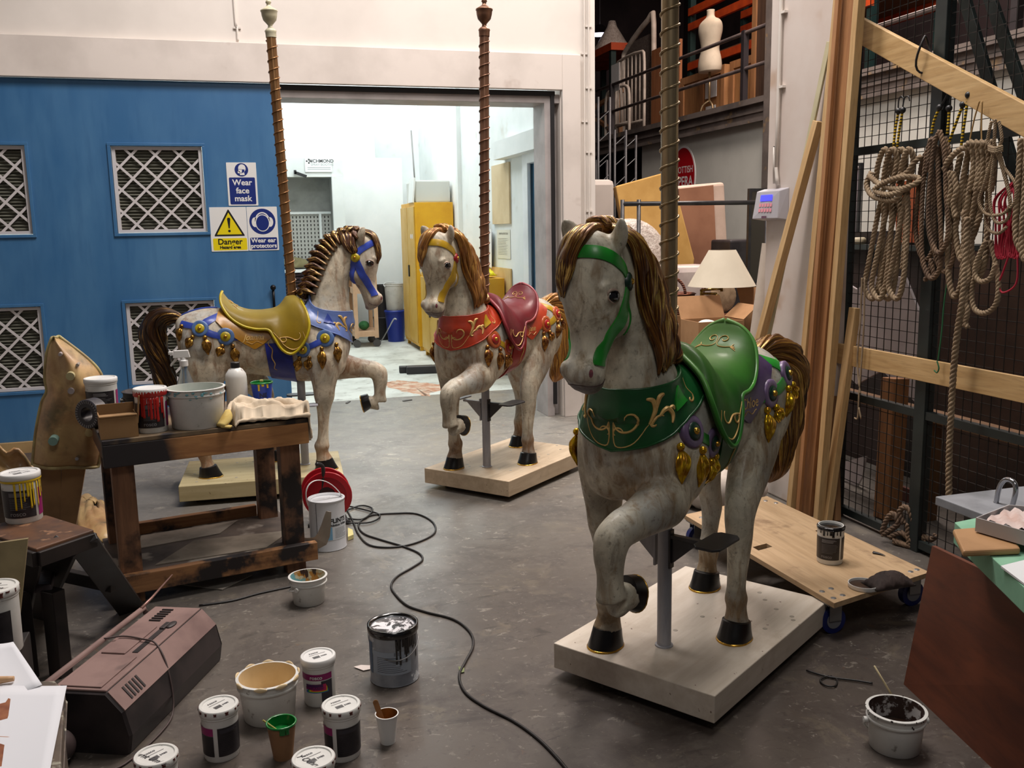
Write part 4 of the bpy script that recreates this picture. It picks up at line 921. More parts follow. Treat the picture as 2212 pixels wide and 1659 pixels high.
s2 = MB(); a_ = Vector((.0, -.008, .05)); s2.beam((-.006, -.006, .04), (-.030, .012, .125), .016, .0022, up=(0, -1, .3)); s2.ell((-.030, .012, .125), (.008, .002, .008))
o = s2.build('wooden_stirrer', pm('stirrer_wood', (150, 104, 60), (140, 96, 56), 8, .6), sm=False, bev=.0006); o.location = c2.location; tag(o, 'flat wooden stirrer leaning in the white cup of gold paint', 'stirrer')
# --- large dripped tin
tin = empty('paint_tin', P_(853, 1462), 0, 'large tin with thick black paint drips and a black rim, centre of the floor', 'paint tin'); f = facing(tin.location)
tinm = pm('scuffed_white_tin', (150, 154, 160), (118, 122, 130), 7, .4, .25, c3=(190, 194, 198), sc3=20, lo3=.62, hi3=.66)
MB().lathe([(0, 0), (.080, 0), (.083, .003), (.081, .006), (.081, .186), (.084, .190), (.084, .194), (.078, .194), (.072, .186), (.072, .182)], 48).build('can', tinm, tin, sm=True, angle=35)
k = NT('blotched_lid'); c_ = k.mix(k.ramp(k.noise(k.coord('Object'), 22, 5, .6, 1), .48, .53), lin((226, 224, 228)), lin((40, 36, 38))); blm = k.done(c_, .4)
MB().lathe([(.073, .186), (.070, .183), (0, .183)], 40).build('lid', blm, tin, sm=True)
bp = plain('black_gloss_paint', (14, 13, 14), .18, coat=.6)
MB().lathe([(.0835, .170), (.0855, .175), (.0858, .196), (.079, .1965), (.0735, .188)], 48).build('black_rim', bp, tin, sm=True)
drips(tin, .0815, .176, f + .05, f + 1.15, bp, 12, .105)
m = MB(); cpatch(m, .0816, .045, .125, f - 1.0, f + .75); lb = m.build('label', plain('grey_blue_label', (150, 160, 172), .5), tin, sm=True)
m = MB(); lines(m, .0819, f - .75, f + .6, .055, .105, 9, .0014); 
for i in range(12): cpatch(m, .0819, .112, .124, f + .0 + i * .025, f + .012 + i * .025, 1)
m.build('printing', darkt, lb); m = MB(); cpatch(m, .0818, .04, .15, f - 1.5, f - 1.05); m.build('blue_panel', plain('blue_panel', (50, 84, 116), .4), tin, sm=True)
ax = Vector((cos(f + 1.35), sin(f + 1.35), 0)); up_ = Vector((cos(f), sin(f), 0))
MB().tube([Vector((0, 0, .155)) + ax * .086 * cos(a) + up_ * .088 * sin(a) * 1 - Vector((0, 0, .055 * sin(a))) for a in [pi * i / 20 for i in range(21)]], .0022, 6).build('wire_handle', plain('wire_steel', (150, 150, 150), .35, .8), tin, sm=True)
# --- white FLINTS tin
fl = empty('paint_tin', P_(710, 1180), 0, 'white lidded tin with a pale blue label reading FLINTS, beside the bench', 'paint tin'); f = facing(fl.location)
wt = pm('white_tin', (206, 208, 212), (196, 198, 202), 6, .3)
MB().lathe([(0, 0), (.084, 0), (.087, .003), (.085, .006), (.085, .236), (.088, .240), (.088, .244), (.080, .244), (.076, .236), (.076, .232)], 48).build('can', wt, fl, sm=True, angle=35)
MB().lathe([(.079, .241), (.074, .240), (.072, .234), (0, .234)], 40).build('lid', wt, fl, sm=True, angle=35)
m = MB(); cpatch(m, .0857, .055, .165, f - .22, f + 1.6); lb = m.build('label', plain('label_white', (214, 220, 226), .5), fl, sm=True)
m = MB(); cpatch(m, .0860, .057, .120, f - .21, f + .25); m.build('blue_panel', plain('sky_blue_print', (120, 172, 206), .5), lb, sm=True)
m = MB(); ctext(m, 'FLINTS', .030, .0863, f + .66, .148, .0012); ctext(m, 'Exhibition White', .0155, .0863, f + .62, .127, .0006); lines(m, .0862, f + .4, f + 1.3, .065, .110, 8, .0012); m.build('printing', plain('label_black', (24, 22, 26), .5), lb)
MB().tube([(.086 * cos(f - .62), .086 * sin(f - .62), z) for z in (.006, .236)], .0012, 6).build('seam', plain('seam_dark', (40, 40, 44), .5), fl)
ax = Vector((1, .25, 0)).normalized(); 
MB().tube([Vector((0, 0, .215)) + ax * .089 * cos(a) + Vector((-.04 * sin(a), .0, .118 * sin(a))) for a in [pi * i / 20 for i in range(21)]], .0075, 8, flat=.25, up=ax).build('handle', clean, fl, sm=True)
# --- cable reel
rl = empty('cable_reel', (.385, 4.80, 0), 0, 'red plastic cable reel with a black handle, behind the white tin', 'cable reel'); rdp = plain('red_plastic', (170, 16, 30), .35)
Mx = Matrix.Rotation(pi / 2, 3, 'X') @ Matrix.Identity(3); Mx = Matrix.Rotation(R(-12), 3, 'Z') @ Mx
for y in (-.05, .05): MB().lathe([(.045, 0), (.125, 0), (.128, .004), (.125, .010), (.10, .012), (.098, .008), (.045, .006), (.045, 0)], 48, Vector((0, y, .150)), Mx).build('flange', rdp, rl, sm=True, angle=35)
MB().lathe([(.05, -.055), (.05, .055)], 32, (0, 0, .15), Mx, True).build('drum', plain('dark_drum', (50, 16, 20), .5), rl, sm=True, angle=40)
m = MB()
for i in range(7): m.lathe([(.058 + .0, -.04 + i * .0125), (.066, -.034 + i * .0125), (.058, -.028 + i * .0125)], 32, (0, 0, .15), Mx)
m.build('wound_cable', blk, rl, sm=True)['kind'] = 'stuff'
m = MB(); m.tube([(-.10, -.09, .012), (-.09, -.05, .012), (-.03, -.04, .16), (-.015, -.06, .30), (-.05, -.10, .335)], .010, 10, 5).tube([(.10, -.09, .012), (.09, -.04, .012), (.03, .0, .15)], .010, 10, 4).tube([(-.10, -.09, .012), (.10, -.09, .012)], .010, 10); m.build('frame', blk, rl, sm=True)
# --- cable across the floor
cab = [(745, 1092), (775, 1098), (820, 1112), (800, 1128), (745, 1130)]
pts = [FL(a, b_, .008) for a, b_ in cab] ; cb2 = MB().tube(pts, .0045, 8, 6).tube([FL(a, b_, .008) for a, b_ in [(748, 1120), (785, 1121), (805, 1100), (780, 1092), (748, 1103)]], .0045, 8, 6)
long_ = [(748, 1098), (762, 1125), (775, 1155), (800, 1178), (850, 1182), (900, 1172), (938, 1152), (935, 1128), (900, 1110), (850, 1109), (800, 1114), (775, 1132), (785, 1152), (820, 1165), (870, 1180), (905, 1195), (912, 1210), (890, 1226), (858, 1245), (845, 1265), (855, 1285), (880, 1308), (920, 1322), (980, 1338), (1015, 1365), (1022, 1395), (1005, 1430), (992, 1460), (1005, 1495), (1045, 1525), (1110, 1558), (1165, 1598), (1215, 1650), (1240, 1685)]
cb = MB().tube([FL(a, b_, .005) for a, b_ in long_], .0048, 8, 6).build('extension_cable', plain('black_rubber_cable', (34, 32, 32), .45), sm=True); tag(cb, 'long black cable looping from the red reel down the floor to the bottom edge', 'cable')
cb2 = cb2.build('extension_cable', plain('black_rubber_cable', (34, 32, 32), .45), sm=True); tag(cb2, 'short slack loops of black cable right of the white tin', 'cable')
cb = MB().tube([FL(a, b_, .004) for a, b_ in [(430, 1308), (500, 1298), (560, 1282), (625, 1268), (650, 1262)]], .005, 8, 5).build('power_lead', plain('black_rubber_cable', (34, 32, 32), .45), sm=True); tag(cb, 'straight black lead running under the bench towards the splashed bucket', 'cable')
cb = MB().tube([FL(a, b_, .006) for a, b_ in [(1742, 1448), (1790, 1462), (1850, 1470), (1885, 1476)]], .0035, 8, 5).tube([FL(a, b_, .006) for a, b_ in [(1790, 1460), (1772, 1468), (1782, 1480), (1803, 1482), (1808, 1468), (1795, 1460)]], .003, 8, 5).build('looped_cord', plain('black_rubber_cable', (34, 32, 32), .45), sm=True); tag(cb, 'thin black cord with one loop lying between the base and the bottom right bucket', 'cord')
# scraps
def scrap(pxs, mat, lab, z=.003, nm='paper_scrap', cls='scrap', th=.0015):
    ps = [FL(a, b_, z) for a, b_ in pxs]; m = MB(); n = len(ps); m.add([p for p in ps] + [p + Vector((0, 0, th)) for p in ps], [tuple(range(n)), tuple(range(n, 2 * n))] + [(i, (i + 1) % n, n + (i + 1) % n, n + i) for i in range(n)]); tag(m.build(nm, mat), lab, cls)
scrap([(764, 1441), (780, 1437), (803, 1438), (800, 1446), (785, 1449)], plain('paper_white', (206, 196, 190), .8), 'torn white scrap on the floor touching the dripped tin')
scrap([(752, 1148), (762, 1152), (764, 1163), (752, 1168)], plain('sponge_yellow', (214, 204, 140), .8), 'yellow sponge scrap on the floor right of the FLINTS tin', th=.02)
scrap([(990, 1440), (1003, 1443), (1003, 1452), (993, 1454)], plain('leaf_green', (120, 130, 90), .8), 'small pale green leaf scrap beside the cable')
# ------------------------------------------------------------------ wooden bench
bn = empty('work_bench', (-.535, 3.885, 0), R(12.2), 'rough paint-stained timber bench with a lower shelf, carrying pots and a cloth', 'work bench')
tw = wood('bench_timber', (166, 120, 78), (124, 84, 54), 'X', dirt=(34, 28, 28), dl=.50, dh=.60); twz = wood('bench_leg_timber', (138, 98, 70), (102, 70, 50), 'Z', dirt=(28, 22, 22), dl=.48, dh=.6)
MB().bb(-.01, .815, -.005, .62, .685, .703).build('plywood_top', pm('painted_ply', (124, 104, 78), (90, 76, 60), 6, .6, c3=(44, 40, 42), sc3=5, lo3=.5, hi3=.58), bn, bev=.002)
k = NT('scorched_front_rail'); co = k.coord('Object', (1.4, 10, 10)); n_ = k.noise(co, 3, 5, .6, .4); sx = k.n('ShaderNodeSeparateXYZ'); k.l(k.tc.outputs['Object'], sx.inputs[0]); c_ = k.mix(k.ramp(n_, .35, .7), lin((184, 134, 84)), lin((148, 100, 62))); e_ = k.math('ADD', sx.outputs[0], k.math('MULTIPLY', k.noise(k.coord('Object'), 8, 3), .16)); c_ = k.mix(k.ramp(e_, .30, .38, 1, 0), c_, lin((40, 36, 38))); rail = k.done(c_, .6, 0, n_, .1, .003)
MB().bb(-.01, .815, -.006, .042, .592, .684).build('front_rail', rail, bn, bev=.003)
MB().bb(0, .805, .575, .62, .59, .684).build('back_rail', tw, bn, bev=.003)
for x in (.0, .765): MB().bb(x, x + .04, .044, .573, .595, .682).build('end_rail', wood('bench_end', (110, 70, 42), (70, 44, 28), 'Y'), bn)
for (x, y) in ((.02, .045), (.70, .045), (.02, .50), (.70, .50)): MB().bb(x, x + .085, y, y + .07, 0, .592).build('leg', twz, bn, bev=.003)
MB().bb(-.02, .83, .004, .043, .055, .135).build('lower_front_rail', tw, bn, bev=.003); MB().bb(.105, .70, .572, .61, .09, .18).build('lower_back_rail', tw, bn, bev=.003)
MB().bb(.0, .81, .044, .60, .115, .127).build('shelf', pm('dirty_shelf', (96, 84, 76), (66, 58, 54), 5, .7, c3=(150, 142, 132), sc3=6, lo3=.58, hi3=.66), bn)
def onb(x, y, z=.704):
    c_, s_ = cos(R(12.2)), sin(R(12.2)); return (-.535 + x * c_ - y * s_, 3.885 + x * s_ + y * c_, z)
# sheets lying on the shelf
for (pl_, nm, lab, c_) in (([(.16, .10), (.62, .07), (.78, .25), (.36, .34)], 'card_sheet', 'pale card sheet lying on the lower shelf of the bench, front one', (150, 140, 126)), ([(.12, .36), (.48, .38), (.60, .54), (.16, .54)], 'card_sheet', 'grey card offcut lying at the back of the bench shelf', (160, 152, 142))):
    m = MB(); m.prism(pl_, Matrix.Identity(4), .003); o = m.build(nm, pm('card_' + str(c_[0]), c_, tuple(x * .8 for x in c_), 5, .8)); o.location = onb(0, 0, .128); o.rotation_euler = (0, 0, R(12.2)); tag(o, lab, 'card')
scrap_ = MB(); A, B, C_, D_ = OY(640, 1200, 4.16), OY(693, 1168, 4.10), OY(710, 1105, 4.07), OY(655, 1150, 4.14)
scrap_.tube([A, (A + D_) / 2, B, C_], [.03, .03, .032, .012], 4, 4, flat=.08, up=(0, -.3, 1)).build('bent_card', pm('bent_card', (186, 176, 162), (160, 150, 136), 5, .8)); o = bpy.data.objects['bent_card']; tag(o, 'bent strip of white card poking out past the right end of the bench', 'card')
o = MB(); ps = [FL(375, 1262, .002), FL(480, 1275, .002), FL(545, 1243, .002), FL(430, 1235, .002)]; o.add(ps + [p + Vector((0, 0, .004)) for p in ps], [(0, 1, 2, 3), (4, 5, 6, 7), (0, 1, 5, 4), (1, 2, 6, 5), (2, 3, 7, 6), (3, 0, 4, 7)]); tag(o.build('hardboard_sheet', pm('pale_board', (150, 146, 138), (130, 124, 116), 4, .8)), 'pale board sheet lying on the floor under the bench', 'board')
# --- things on the bench
t = rosco(onb(.195, .095), 'red splattered paint tub on the bench, between the box and big bucket', r=.062, h=.172, style='black', lidtext=False); drips(t, .0635, .150, facing(t.location) - .9, facing(t.location) + .9, redm, 11, .11, rim=(.0655, .150, .172)); 
t = rosco(onb(.05, .56), 'black labelled paint tub at the back left corner of the bench', r=.066, h=.165, style='black', lidtext=False)
b = bucket('bucket', onb(.375, .10), .104, .114, .165, 'wide white bucket smeared with turquoise on the bench', inside=pm('bucket_inside_white', (206, 208, 200), (190, 196, 190), 6, .5, c3=(110, 176, 184), sc3=9, lo3=.55, hi3=.62))
m = MB(); rnd = random.Random(9); f = facing(b.location)
for i in range(26):
    a = f + rnd.uniform(-1.3, 1.3); z = .165 - abs(rnd.gauss(0, .025)); m.tube([((.117) * cos(a + q) * (1 if z > .138 else .975), (.117) * sin(a + q) * (1 if z > .138 else .975), z + .3 * q * .01) for q in (-.06, 0, .05)], [.001, rnd.uniform(.002, .006), .001], 6, flat=.3, up=(cos(a), sin(a), 0), k=2)
m.build('turquoise_smears', pm('turquoise_smear', (110, 178, 192), (140, 190, 196), 30, .5), b, sm=True)['kind'] = 'stuff'
bucket('bucket', onb(.20, .33), .075, .085, .135, 'black bucket crusted with grey paint, behind the red tub on the bench', mat=pm('black_crusted', (34, 30, 32), (56, 50, 52), 12, .5), inside=pm('grey_crust', (110, 104, 104), (60, 56, 58), 9, .6), handle=(2.3, .2), hmat=plain('wire_steel', (150, 150, 150), .35, .8))
# spray bottle
sp = empty('spray_bottle', onb(.395, .47), 0, 'clear trigger spray bottle with a white head on the bench', 'spray bottle'); k = NT('clear_bottle'); k.done(lin((190, 196, 196)), .12); k.b.inputs['Transmission Weight'].default_value = .85; k.b.inputs['IOR'].default_value = 1.3; clr = k.m
MB().lathe([(0, 0), (.040, 0), (.044, .006), (.044, .09), (.036, .13), (.018, .185), (.015, .20), (.015, .215)], 32).build('bottle', clr, sp, sm=True, angle=60)
m = MB(); m.lathe([(.018, .205), (.019, .207), (.019, .232), (.013, .236), (.013, .245)], 24, close=True); m.box((-.008, 0, .262), (.075, .022, .034), taper=.8); m.box((-.053, 0, .268), (.020, .014, .014)); m.build('pump_head', clean, sp, bev=.004)
MB().tube([(-.030, 0, .246), (-.038, 0, .232), (-.052, 0, .218), (-.056, 0, .208)], [.007, .006, .005, .004], 8, 3).build('trigger', clean, sp, sm=True)
m = MB(); cpatch(m, .0445, .03, .075, facing(sp.location) - .5, facing(sp.location) + .9); m.build('label', plain('pink_print', (176, 60, 130), .5), sp, sm=True)
cup(onb(.505, .36), 'brown paper cup standing between the spray bottle and the white bottle', .030, .046, .118, kraft, plain('cup_cream_inside', (206, 196, 160), .6), 0, None)
bt = empty('white_bottle', onb(.592, .33), 0, 'tall white plastic bottle with a black cap on the bench', 'bottle')
MB().lathe([(0, 0), (.043, 0), (.047, .005), (.047, .155), (.044, .172), (.030, .192), (.020, .198), (.018, .200)], 36).build('bottle', white, bt, sm=True, angle=50); MB().lathe([(.019, .198), (.020, .199), (.020, .222), (.018, .224), (0, .224)], 28).build('cap', plain('black_cap', (20, 20, 22), .4), bt, sm=True, angle=40)
blu = plain('blue_paper_cup', (22, 60, 170), .4); t = cup(onb(.70, .31), 'blue cup of green paint on the bench, right of the white bottle', .034, .048, .125, blu, grn, .118, grn, grn)
m = MB(); ctext(m, 'NE', .028, .045, facing(t.location) + .1, .07, .0008); m.build('lettering', plain('navy_ink', (10, 20, 60), .5), t); drips(t, .0475, .124, facing(t.location) - .3, facing(t.location) + .8, yelm, 3, .045)
m = MB(); m.box((0, .0, .131), (.016, .016, .010)); m.build('stick_end', plain('stick_wood', (170, 160, 90), .6), t, bev=.003)
# cardboard tray box on the bench
card = pm('brown_cardboard', (150, 116, 76), (138, 104, 66), 5, .8)
cbx = empty('cardboard_box', onb(.02, .02), R(10), 'small open brown cardboard box on the left end of the bench', 'cardboard box')
m = MB(); m.bb(-.03, .11, 0, .004, 0, .085).bb(-.03, -.026, 0, .16, 0, .085).bb(.106, .11, 0, .16, 0, .085).bb(-.03, .11, .156, .16, 0, .115).bb(-.03, .11, 0, .16, 0, .004); m.build('tray', card, cbx)
MB().box((.118, .10, .105), (.004, .17, .11), rotm(0, .12, 0)).build('side_flap', card, cbx); MB().box((.04, .03, .088), (.14, .07, .004), rotm(-.05, 0, 0)).build('front_flap', card, cbx)
rt = empty('tape_roll', onb(-.015, .30, .704), 0, 'dark ridged reel standing behind the cardboard box on the bench', 'tape roll'); Mq = Matrix.Rotation(R(82), 3, 'Y') @ Matrix.Identity(3); Mq = Matrix.Rotation(R(-35), 3, 'Z') @ Matrix.Rotation(pi / 2, 3, 'X')
MB().lathe([(.03, -.03), (.058, -.03), (.062, -.026), (.062, .026), (.058, .03), (.03, .03), (.03, -.03)], 40, (0, 0, .063), Mq).build('reel_body', plain('dark_reel', (44, 42, 48), .4), rt, sm=True, angle=40)
m = MB()
for i in range(30): a = 2 * pi * i / 30; m.add([Mq @ Vector(p) + Vector((0, 0, .063)) for p in [(.046 * cos(a - .06), .046 * sin(a - .06), .031), (.046 * cos(a + .06), .046 * sin(a + .06), .031), (.058 * cos(a + .05), .058 * sin(a + .05), .032), (.058 * cos(a - .05), .058 * sin(a - .05), .032)]], [(0, 1, 2, 3)])
m.build('ridges', plain('ridge_grey', (120, 118, 120), .5), rt)['kind'] = 'stuff'
# cloth
def cloth(name, mat, lab, cls, fn, nu, nv, th=.006):
    m = MB(); m.grid([[fn(i / nu, j / nv) for j in range(nv + 1)] for i in range(nu + 1)]); o = m.build(name, mat, sm=True); s_ = o.modifiers.new('s', 'SOLIDIFY'); s_.thickness = th; s_.offset = 1; tag(o, lab, cls); return o
clm = pm('calico_cloth', (214, 198, 174), (198, 180, 156), 7, .9, bump=.2)
def cf(u, v):
    x = .50 + u * .37; y = -.02 + v * (.20 + .05 * sin(u * 5)) + .02 * sin(u * 7); z = .708 + (.050 * abs(sin(v * 4.6 + u * 1.6)) ** .8 + .022 * abs(sin(v * 12 + u * 4)) + .012 * sin(u * 16 + v * 5) + .012) * (1 - .25 * u) * min(1, (1 - v) * 5 + .2)
    if v < .06 or v > .97: z = .707 + (.018 if v < .06 else 0)
    if u < .05: z = .707 + (z - .707) * u / .05
    if x > .81: z -= ((x - .81) * 2.2) ** 1.3 * (1.4 + .5 * sin(v * 9)); x = .815 + (x - .81) * .25
    p = onb(x, y, z); return p
cl_ = cloth('dust_cloth', clm, 'crumpled cream cloth lying over the right end of the bench', 'cloth', cf, 60, 44)
tx_ = bpy.data.textures.new('wrinkle', 'CLOUDS'); tx_.noise_scale = .035; d_ = cl_.modifiers.new('d', 'DISPLACE'); d_.texture = tx_; d_.strength = .022; d_.mid_level = .35
m = MB(); m.tube([onb(.445, -.005, .712), onb(.475, .02, .735), onb(.49, .05, .765)], [.022, .030, .012], 10, 4, flat=.45).tube([onb(.455, .0, .71), onb(.485, -.02, .706)], [.02, .016], 8, 2, flat=.4); o = m.build('sponge_piece', pm('yellow_sponge', (206, 182, 110), (190, 160, 84), 14, .9), sm=True); tag(o, 'yellowish torn sponge scrap against the bucket on the bench', 'sponge')
# ------------------------------------------------------------------ fibreglass moulds
def fib():
    k = NT('fibreglass_resin'); n1 = k.noise(k.coord('Object'), 5, 5, .6, .6); n2 = k.noise(k.coord('Object', (1, 1, 1), (.4, .9, 0)), 7, 5, .6); c_ = k.mix(k.ramp(n1, .38, .62), lin((190, 160, 110)), lin((158, 120, 80))); c_ = k.mix(k.ramp(n2, .53, .68, 0, .8), c_, lin((92, 84, 60))); c_ = k.mix(k.ramp(k.noise(k.coord('Object'), 3, 3), .55, .7, 0, .6), c_, lin((176, 128, 96)))
    k.done(c_, .45, 0, n1, .4, .01, coat=.1); return k.m
fibm = fib()
mo = empty('fibreglass_mould', (-.82, 4.6, 0), 0, 'tan fibreglass mould half with studs, standing left of the bench', 'mould')
Lp = [(70, 1003), (78, 930), (90, 870), (101, 845), (97, 815), (101, 765), (112, 730)]; Rp = [(212, 1008), (222, 960), (231, 900), (226, 850), (218, 808), (190, 775), (128, 727)]
def mf(u, v, off=0):
    a, b_ = cr(Lp, u * 6), cr(Rp, u * 6); px, py = a[0] + (b_[0] - a[0]) * v, a[1] + (b_[1] - a[1]) * v
    bul = sin(pi * v) ** .7 * sin(pi * min(1, u * .9 + .1)) ** .6 * .11 + .025 * sin(v * 7 + u * 4) * sin(pi * v); p = OY(px, py, 4.6); return Vector((p.x, 4.6 - bul + off, p.z)) - Vector((-.82, 4.6, 0))
g = MB(); g.grid([[mf(i / 30, j / 24) for j in range(25)] for i in range(31)]); o = g.build('shell', fibm, mo, sm=True); s_ = o.modifiers.new('s', 'SOLIDIFY'); s_.thickness = .012; s_.offset = -1
g = MB(); e = [mf(i / 30, 0) for i in range(31)] + [mf(1, j / 8) for j in range(1, 9)] + [mf(1 - i / 30, 1) for i in range(1, 31)] + [mf(0, 1 - j / 24) for j in range(1, 24)]; g.tube(e, .008, 8, closed=True); g.build('flange_edge', pm('resin_edge', (176, 164, 110), (150, 130, 90), 12, .5), mo, sm=True)
for (px, py, r_, L_, c_) in ((155, 805, .018, .05, (170, 160, 120)), (155, 838, .014, .03, (160, 150, 150)), (118, 944, .020, .05, (120, 150, 140)), (208, 893, .018, .06, (190, 170, 120)), (196, 925, .018, .06, (190, 164, 116)), (131, 760, .008, .02, (160, 140, 110)), (195, 815, .007, .02, (160, 150, 140)), (168, 783, .007, .02, (150, 140, 130))):
    p = OY(px, py, 4.52) - Vector((-.82, 4.6, 0)); MB().cyl(p + Vector((0, .10, 0)), p + Vector((.0, -L_, -.01)), r_, n=16).build('stud', plain('stud_%d' % c_[0], c_, .5), mo, sm=True, angle=40)
p = OY(168, 988, 4.55) - Vector((-.82, 4.6, 0)); MB().cyl(p + Vector((0, .05, 0)), p + Vector((0, -.03, 0)), .008, n=10).build('bolt', plain('bolt_steel', (180, 180, 185), .3, .9), mo)
bs = pm('mould_leg_board', (140, 106, 68), (112, 82, 52), 4, .6)
for pl_ in ([(78, 1000), (132, 1002), (125, 1160), (84, 1160)], [(134, 1002), (186, 1004), (148, 1160), (120, 1160)]):
    q = [OY(a, b_, 4.64) - Vector((-.82, 4.6, 0)) for a, b_ in pl_]; q[2].z = 0; q[3].z = 0; m = MB(); m.add(q + [x + Vector((0, .02, 0)) for x in q], [(0, 1, 2, 3), (4, 5, 6, 7), (0, 1, 5, 4), (1, 2, 6, 5), (2, 3, 7, 6), (3, 0, 4, 7)]); m.build('support_leg', bs, mo)
m = MB(); A = [OY(a, b_, 5.0) for a, b_ in [(-60, 930), (0, 962), (40, 985), (80, 1008), (100, 1022)]]
m.grid([[Vector((p.x, 5.0 + .05 * sin(j / 6 * pi), p.z - .13 * j / 6 + .03 * sin(i))) for j in range(7)] for i, p in enumerate(smooth(A, 4))]); o = m.build('fibreglass_mould', fibm, sm=True); s_ = o.modifiers.new('s', 'SOLIDIFY'); s_.thickness = .012; tag(o, 'curved mould edge piece with a pale rim at the left edge of the picture', 'mould')
# prop it: a low crate behind keeps it up
m = MB(); m.bb(-1.35, -1.0, 5.06, 5.4, 0, .36); tag(m.build('wooden_crate', wood('crate_dark', (70, 56, 44), (50, 38, 30), 'X'), bev=.004), 'dark low crate behind the curved mould at the left edge', 'crate')
ps = [(165, 1085), (185, 1078), (215, 1095), (246, 1108), (250, 1140), (244, 1168), (205, 1172), (170, 1150)]; q = [FL(a, b_, .0) for a, b_ in ps]; cx = sum(q, Vector()) / len(q); m = MB()
rows = []
for i in range(7):
    s_ = 1 - i / 7; rows.append([cx + (p - cx) * s_ + Vector((0, 0, .01 + .07 * (1 - s_ ** 2) + .012 * sin(p.x * 30 + i * 2))) for p in smooth(q + [q[0]], 4)])
m.grid(rows); o = m.build('fibreglass_mould', fibm, sm=True); s_ = o.modifiers.new('s', 'SOLIDIFY'); s_.thickness = .01; tag(o, 'crumpled yellow resin mould piece lying on the floor left of the bench', 'mould')
# ------------------------------------------------------------------ step stool
so = empty('step_stool', (-.70, 3.50, 0), R(-42), 'black wooden step stool with a worn brown top holding the yellow dripped tub', 'step stool')
dkw = pm('black_painted_timber', (22, 18, 18), (38, 30, 28), 9, .5); topm = pm('worn_brown_top', (98, 66, 44), (58, 42, 36), 6, .55, c3=(150, 110, 80), sc3=12, lo3=.6, hi3=.68)
# corners from the picture at z .5
cs = [FL(-60, 1140, .5), FL(100, 1112, .5), FL(203, 1144, .5), FL(78, 1186, .5)]
Mi = (Matrix.Translation(so.location) @ Matrix.Rotation(R(-42), 4, 'Z')).inverted(); q = [Mi @ p for p in cs]
m = MB(); m.add([Vector((p.x, p.y, .478)) for p in q] + [Vector((p.x, p.y, .5)) for p in q], [(3, 2, 1, 0), (4, 5, 6, 7), (0, 1, 5, 4), (1, 2, 6, 5), (2, 3, 7, 6), (3, 0, 4, 7)]); m.build('top', topm, so, bev=.004)
m = MB(); m.beam(q[2] + Vector((.0, .0, -.035)), q[3] + Vector((0, 0, -.035)), .03, .05); m.build('front_rail', dkw, so, bev=.003)
m = MB(); m.beam(q[0] + Vector((0, 0, -.035)), q[3] + Vector((0, 0, -.035)), .03, .05); m.build('side_rail', dkw, so, bev=.003)
for a, b_ in (((178, 1170), (285, 1318)), ((140, 1180), (75, 1330)), ((60, 1200), (20, 1400)), ((20, 1150), (40, 1290))):
    p1 = Mi @ FL(a[0], a[1], .47); p2 = Mi @ FL(b_[0], b_[1], 0.0); m = MB(); m.beam(p1, p2, .095, .03, up=(.6, -.6, .3)); m.build('leg', dkw, so, bev=.003)
m = MB(); p1, p2 = Mi @ FL(130, 1240, .22), Mi @ FL(245, 1265, .2); m.beam(p1, p2, .03, .05); m.build('stretcher', dkw, so, bev=.003)
qs = [FL(52, 1204, .33), FL(124, 1204, .33), FL(112, 1262, .33), FL(38, 1268, .33)]; qs = [Mi @ p for p in qs]
m = MB(); m.add([Vector((p.x, p.y, .30)) for p in qs] + [Vector((p.x, p.y, .33)) for p in qs], [(3, 2, 1, 0), (4, 5, 6, 7), (0, 1, 5, 4), (1, 2, 6, 5), (2, 3, 7, 6), (3, 0, 4, 7)]); m.build('step', pm('paint_crusted_step', (84, 76, 80), (44, 40, 44), 9, .5, c3=(186, 176, 150), sc3=14, lo3=.60, hi3=.66), so, bev=.008)
for i in (2, 3):
    m = MB(); m.beam(qs[i] - Vector((0, 0, .02)), Vector((qs[i].x, qs[i].y, 0)), .06, .05, up=(0, 1, 0)); m.build('step_leg', dkw, so, bev=.003)
t = rosco(tuple(FL(53, 1122, .5) + Vector((0, 0, .0))), 'yellow dripped black labelled paint tub standing on the step stool', r=.063, h=.168, style='black', lidtext=True, rot=-.15); drips(t, .0645, .150, facing(t.location) - .4, facing(t.location) + 1.4, yelm, 9, .13, rim=(.0665, .148, .156))
# leaning board and magenta tub at left edge, on a low box
bx = MB(); bx.bb(-1.02, -.66, 2.62, 2.95, 0, .33); tag(bx.build('wooden_crate', dkw, bev=.004), 'black crate at the left edge carrying the magenta tub and a board', 'crate')
t = rosco((-.715, 2.83, .33), 'magenta labelled paint tub crusted with paint, cut by the left edge', r=.062, h=.185, style='split', marks=brnm, rot=-.9)
q = [OY(-40, 1178, 3.0), OY(60, 1164, 2.98), OY(28, 1292, 2.9), OY(-40, 1310, 2.9)]; q[2].z = q[3].z = .332; m = MB(); m.add(q + [p + Vector((0, .012, 0)) for p in q], [(0, 1, 2, 3), (4, 5, 6, 7), (0, 1, 5, 4), (1, 2, 6, 5), (2, 3, 7, 6), (3, 0, 4, 7)]); tag(m.build('plywood_offcut', pm('tan_ply', (136, 122, 88), (118, 104, 74), 7, .7)), 'tan plywood offcut leaning behind the magenta tub at the left edge', 'board')
# ------------------------------------------------------------------ dusty radio cassette player
ra = empty('radio_cassette_player', (-.375, 3.06, 0), R(66), 'dust covered grey radio cassette player lying on its back on the floor', 'radio')
dust = pm('pinkish_dust_plastic', (136, 110, 104), (112, 88, 84), 4, .75, c3=(60, 50, 50), sc3=6, lo3=.62, hi3=.72); rbk = pm('dark_radio_plastic', (30, 26, 28), (52, 44, 44), 6, .5)
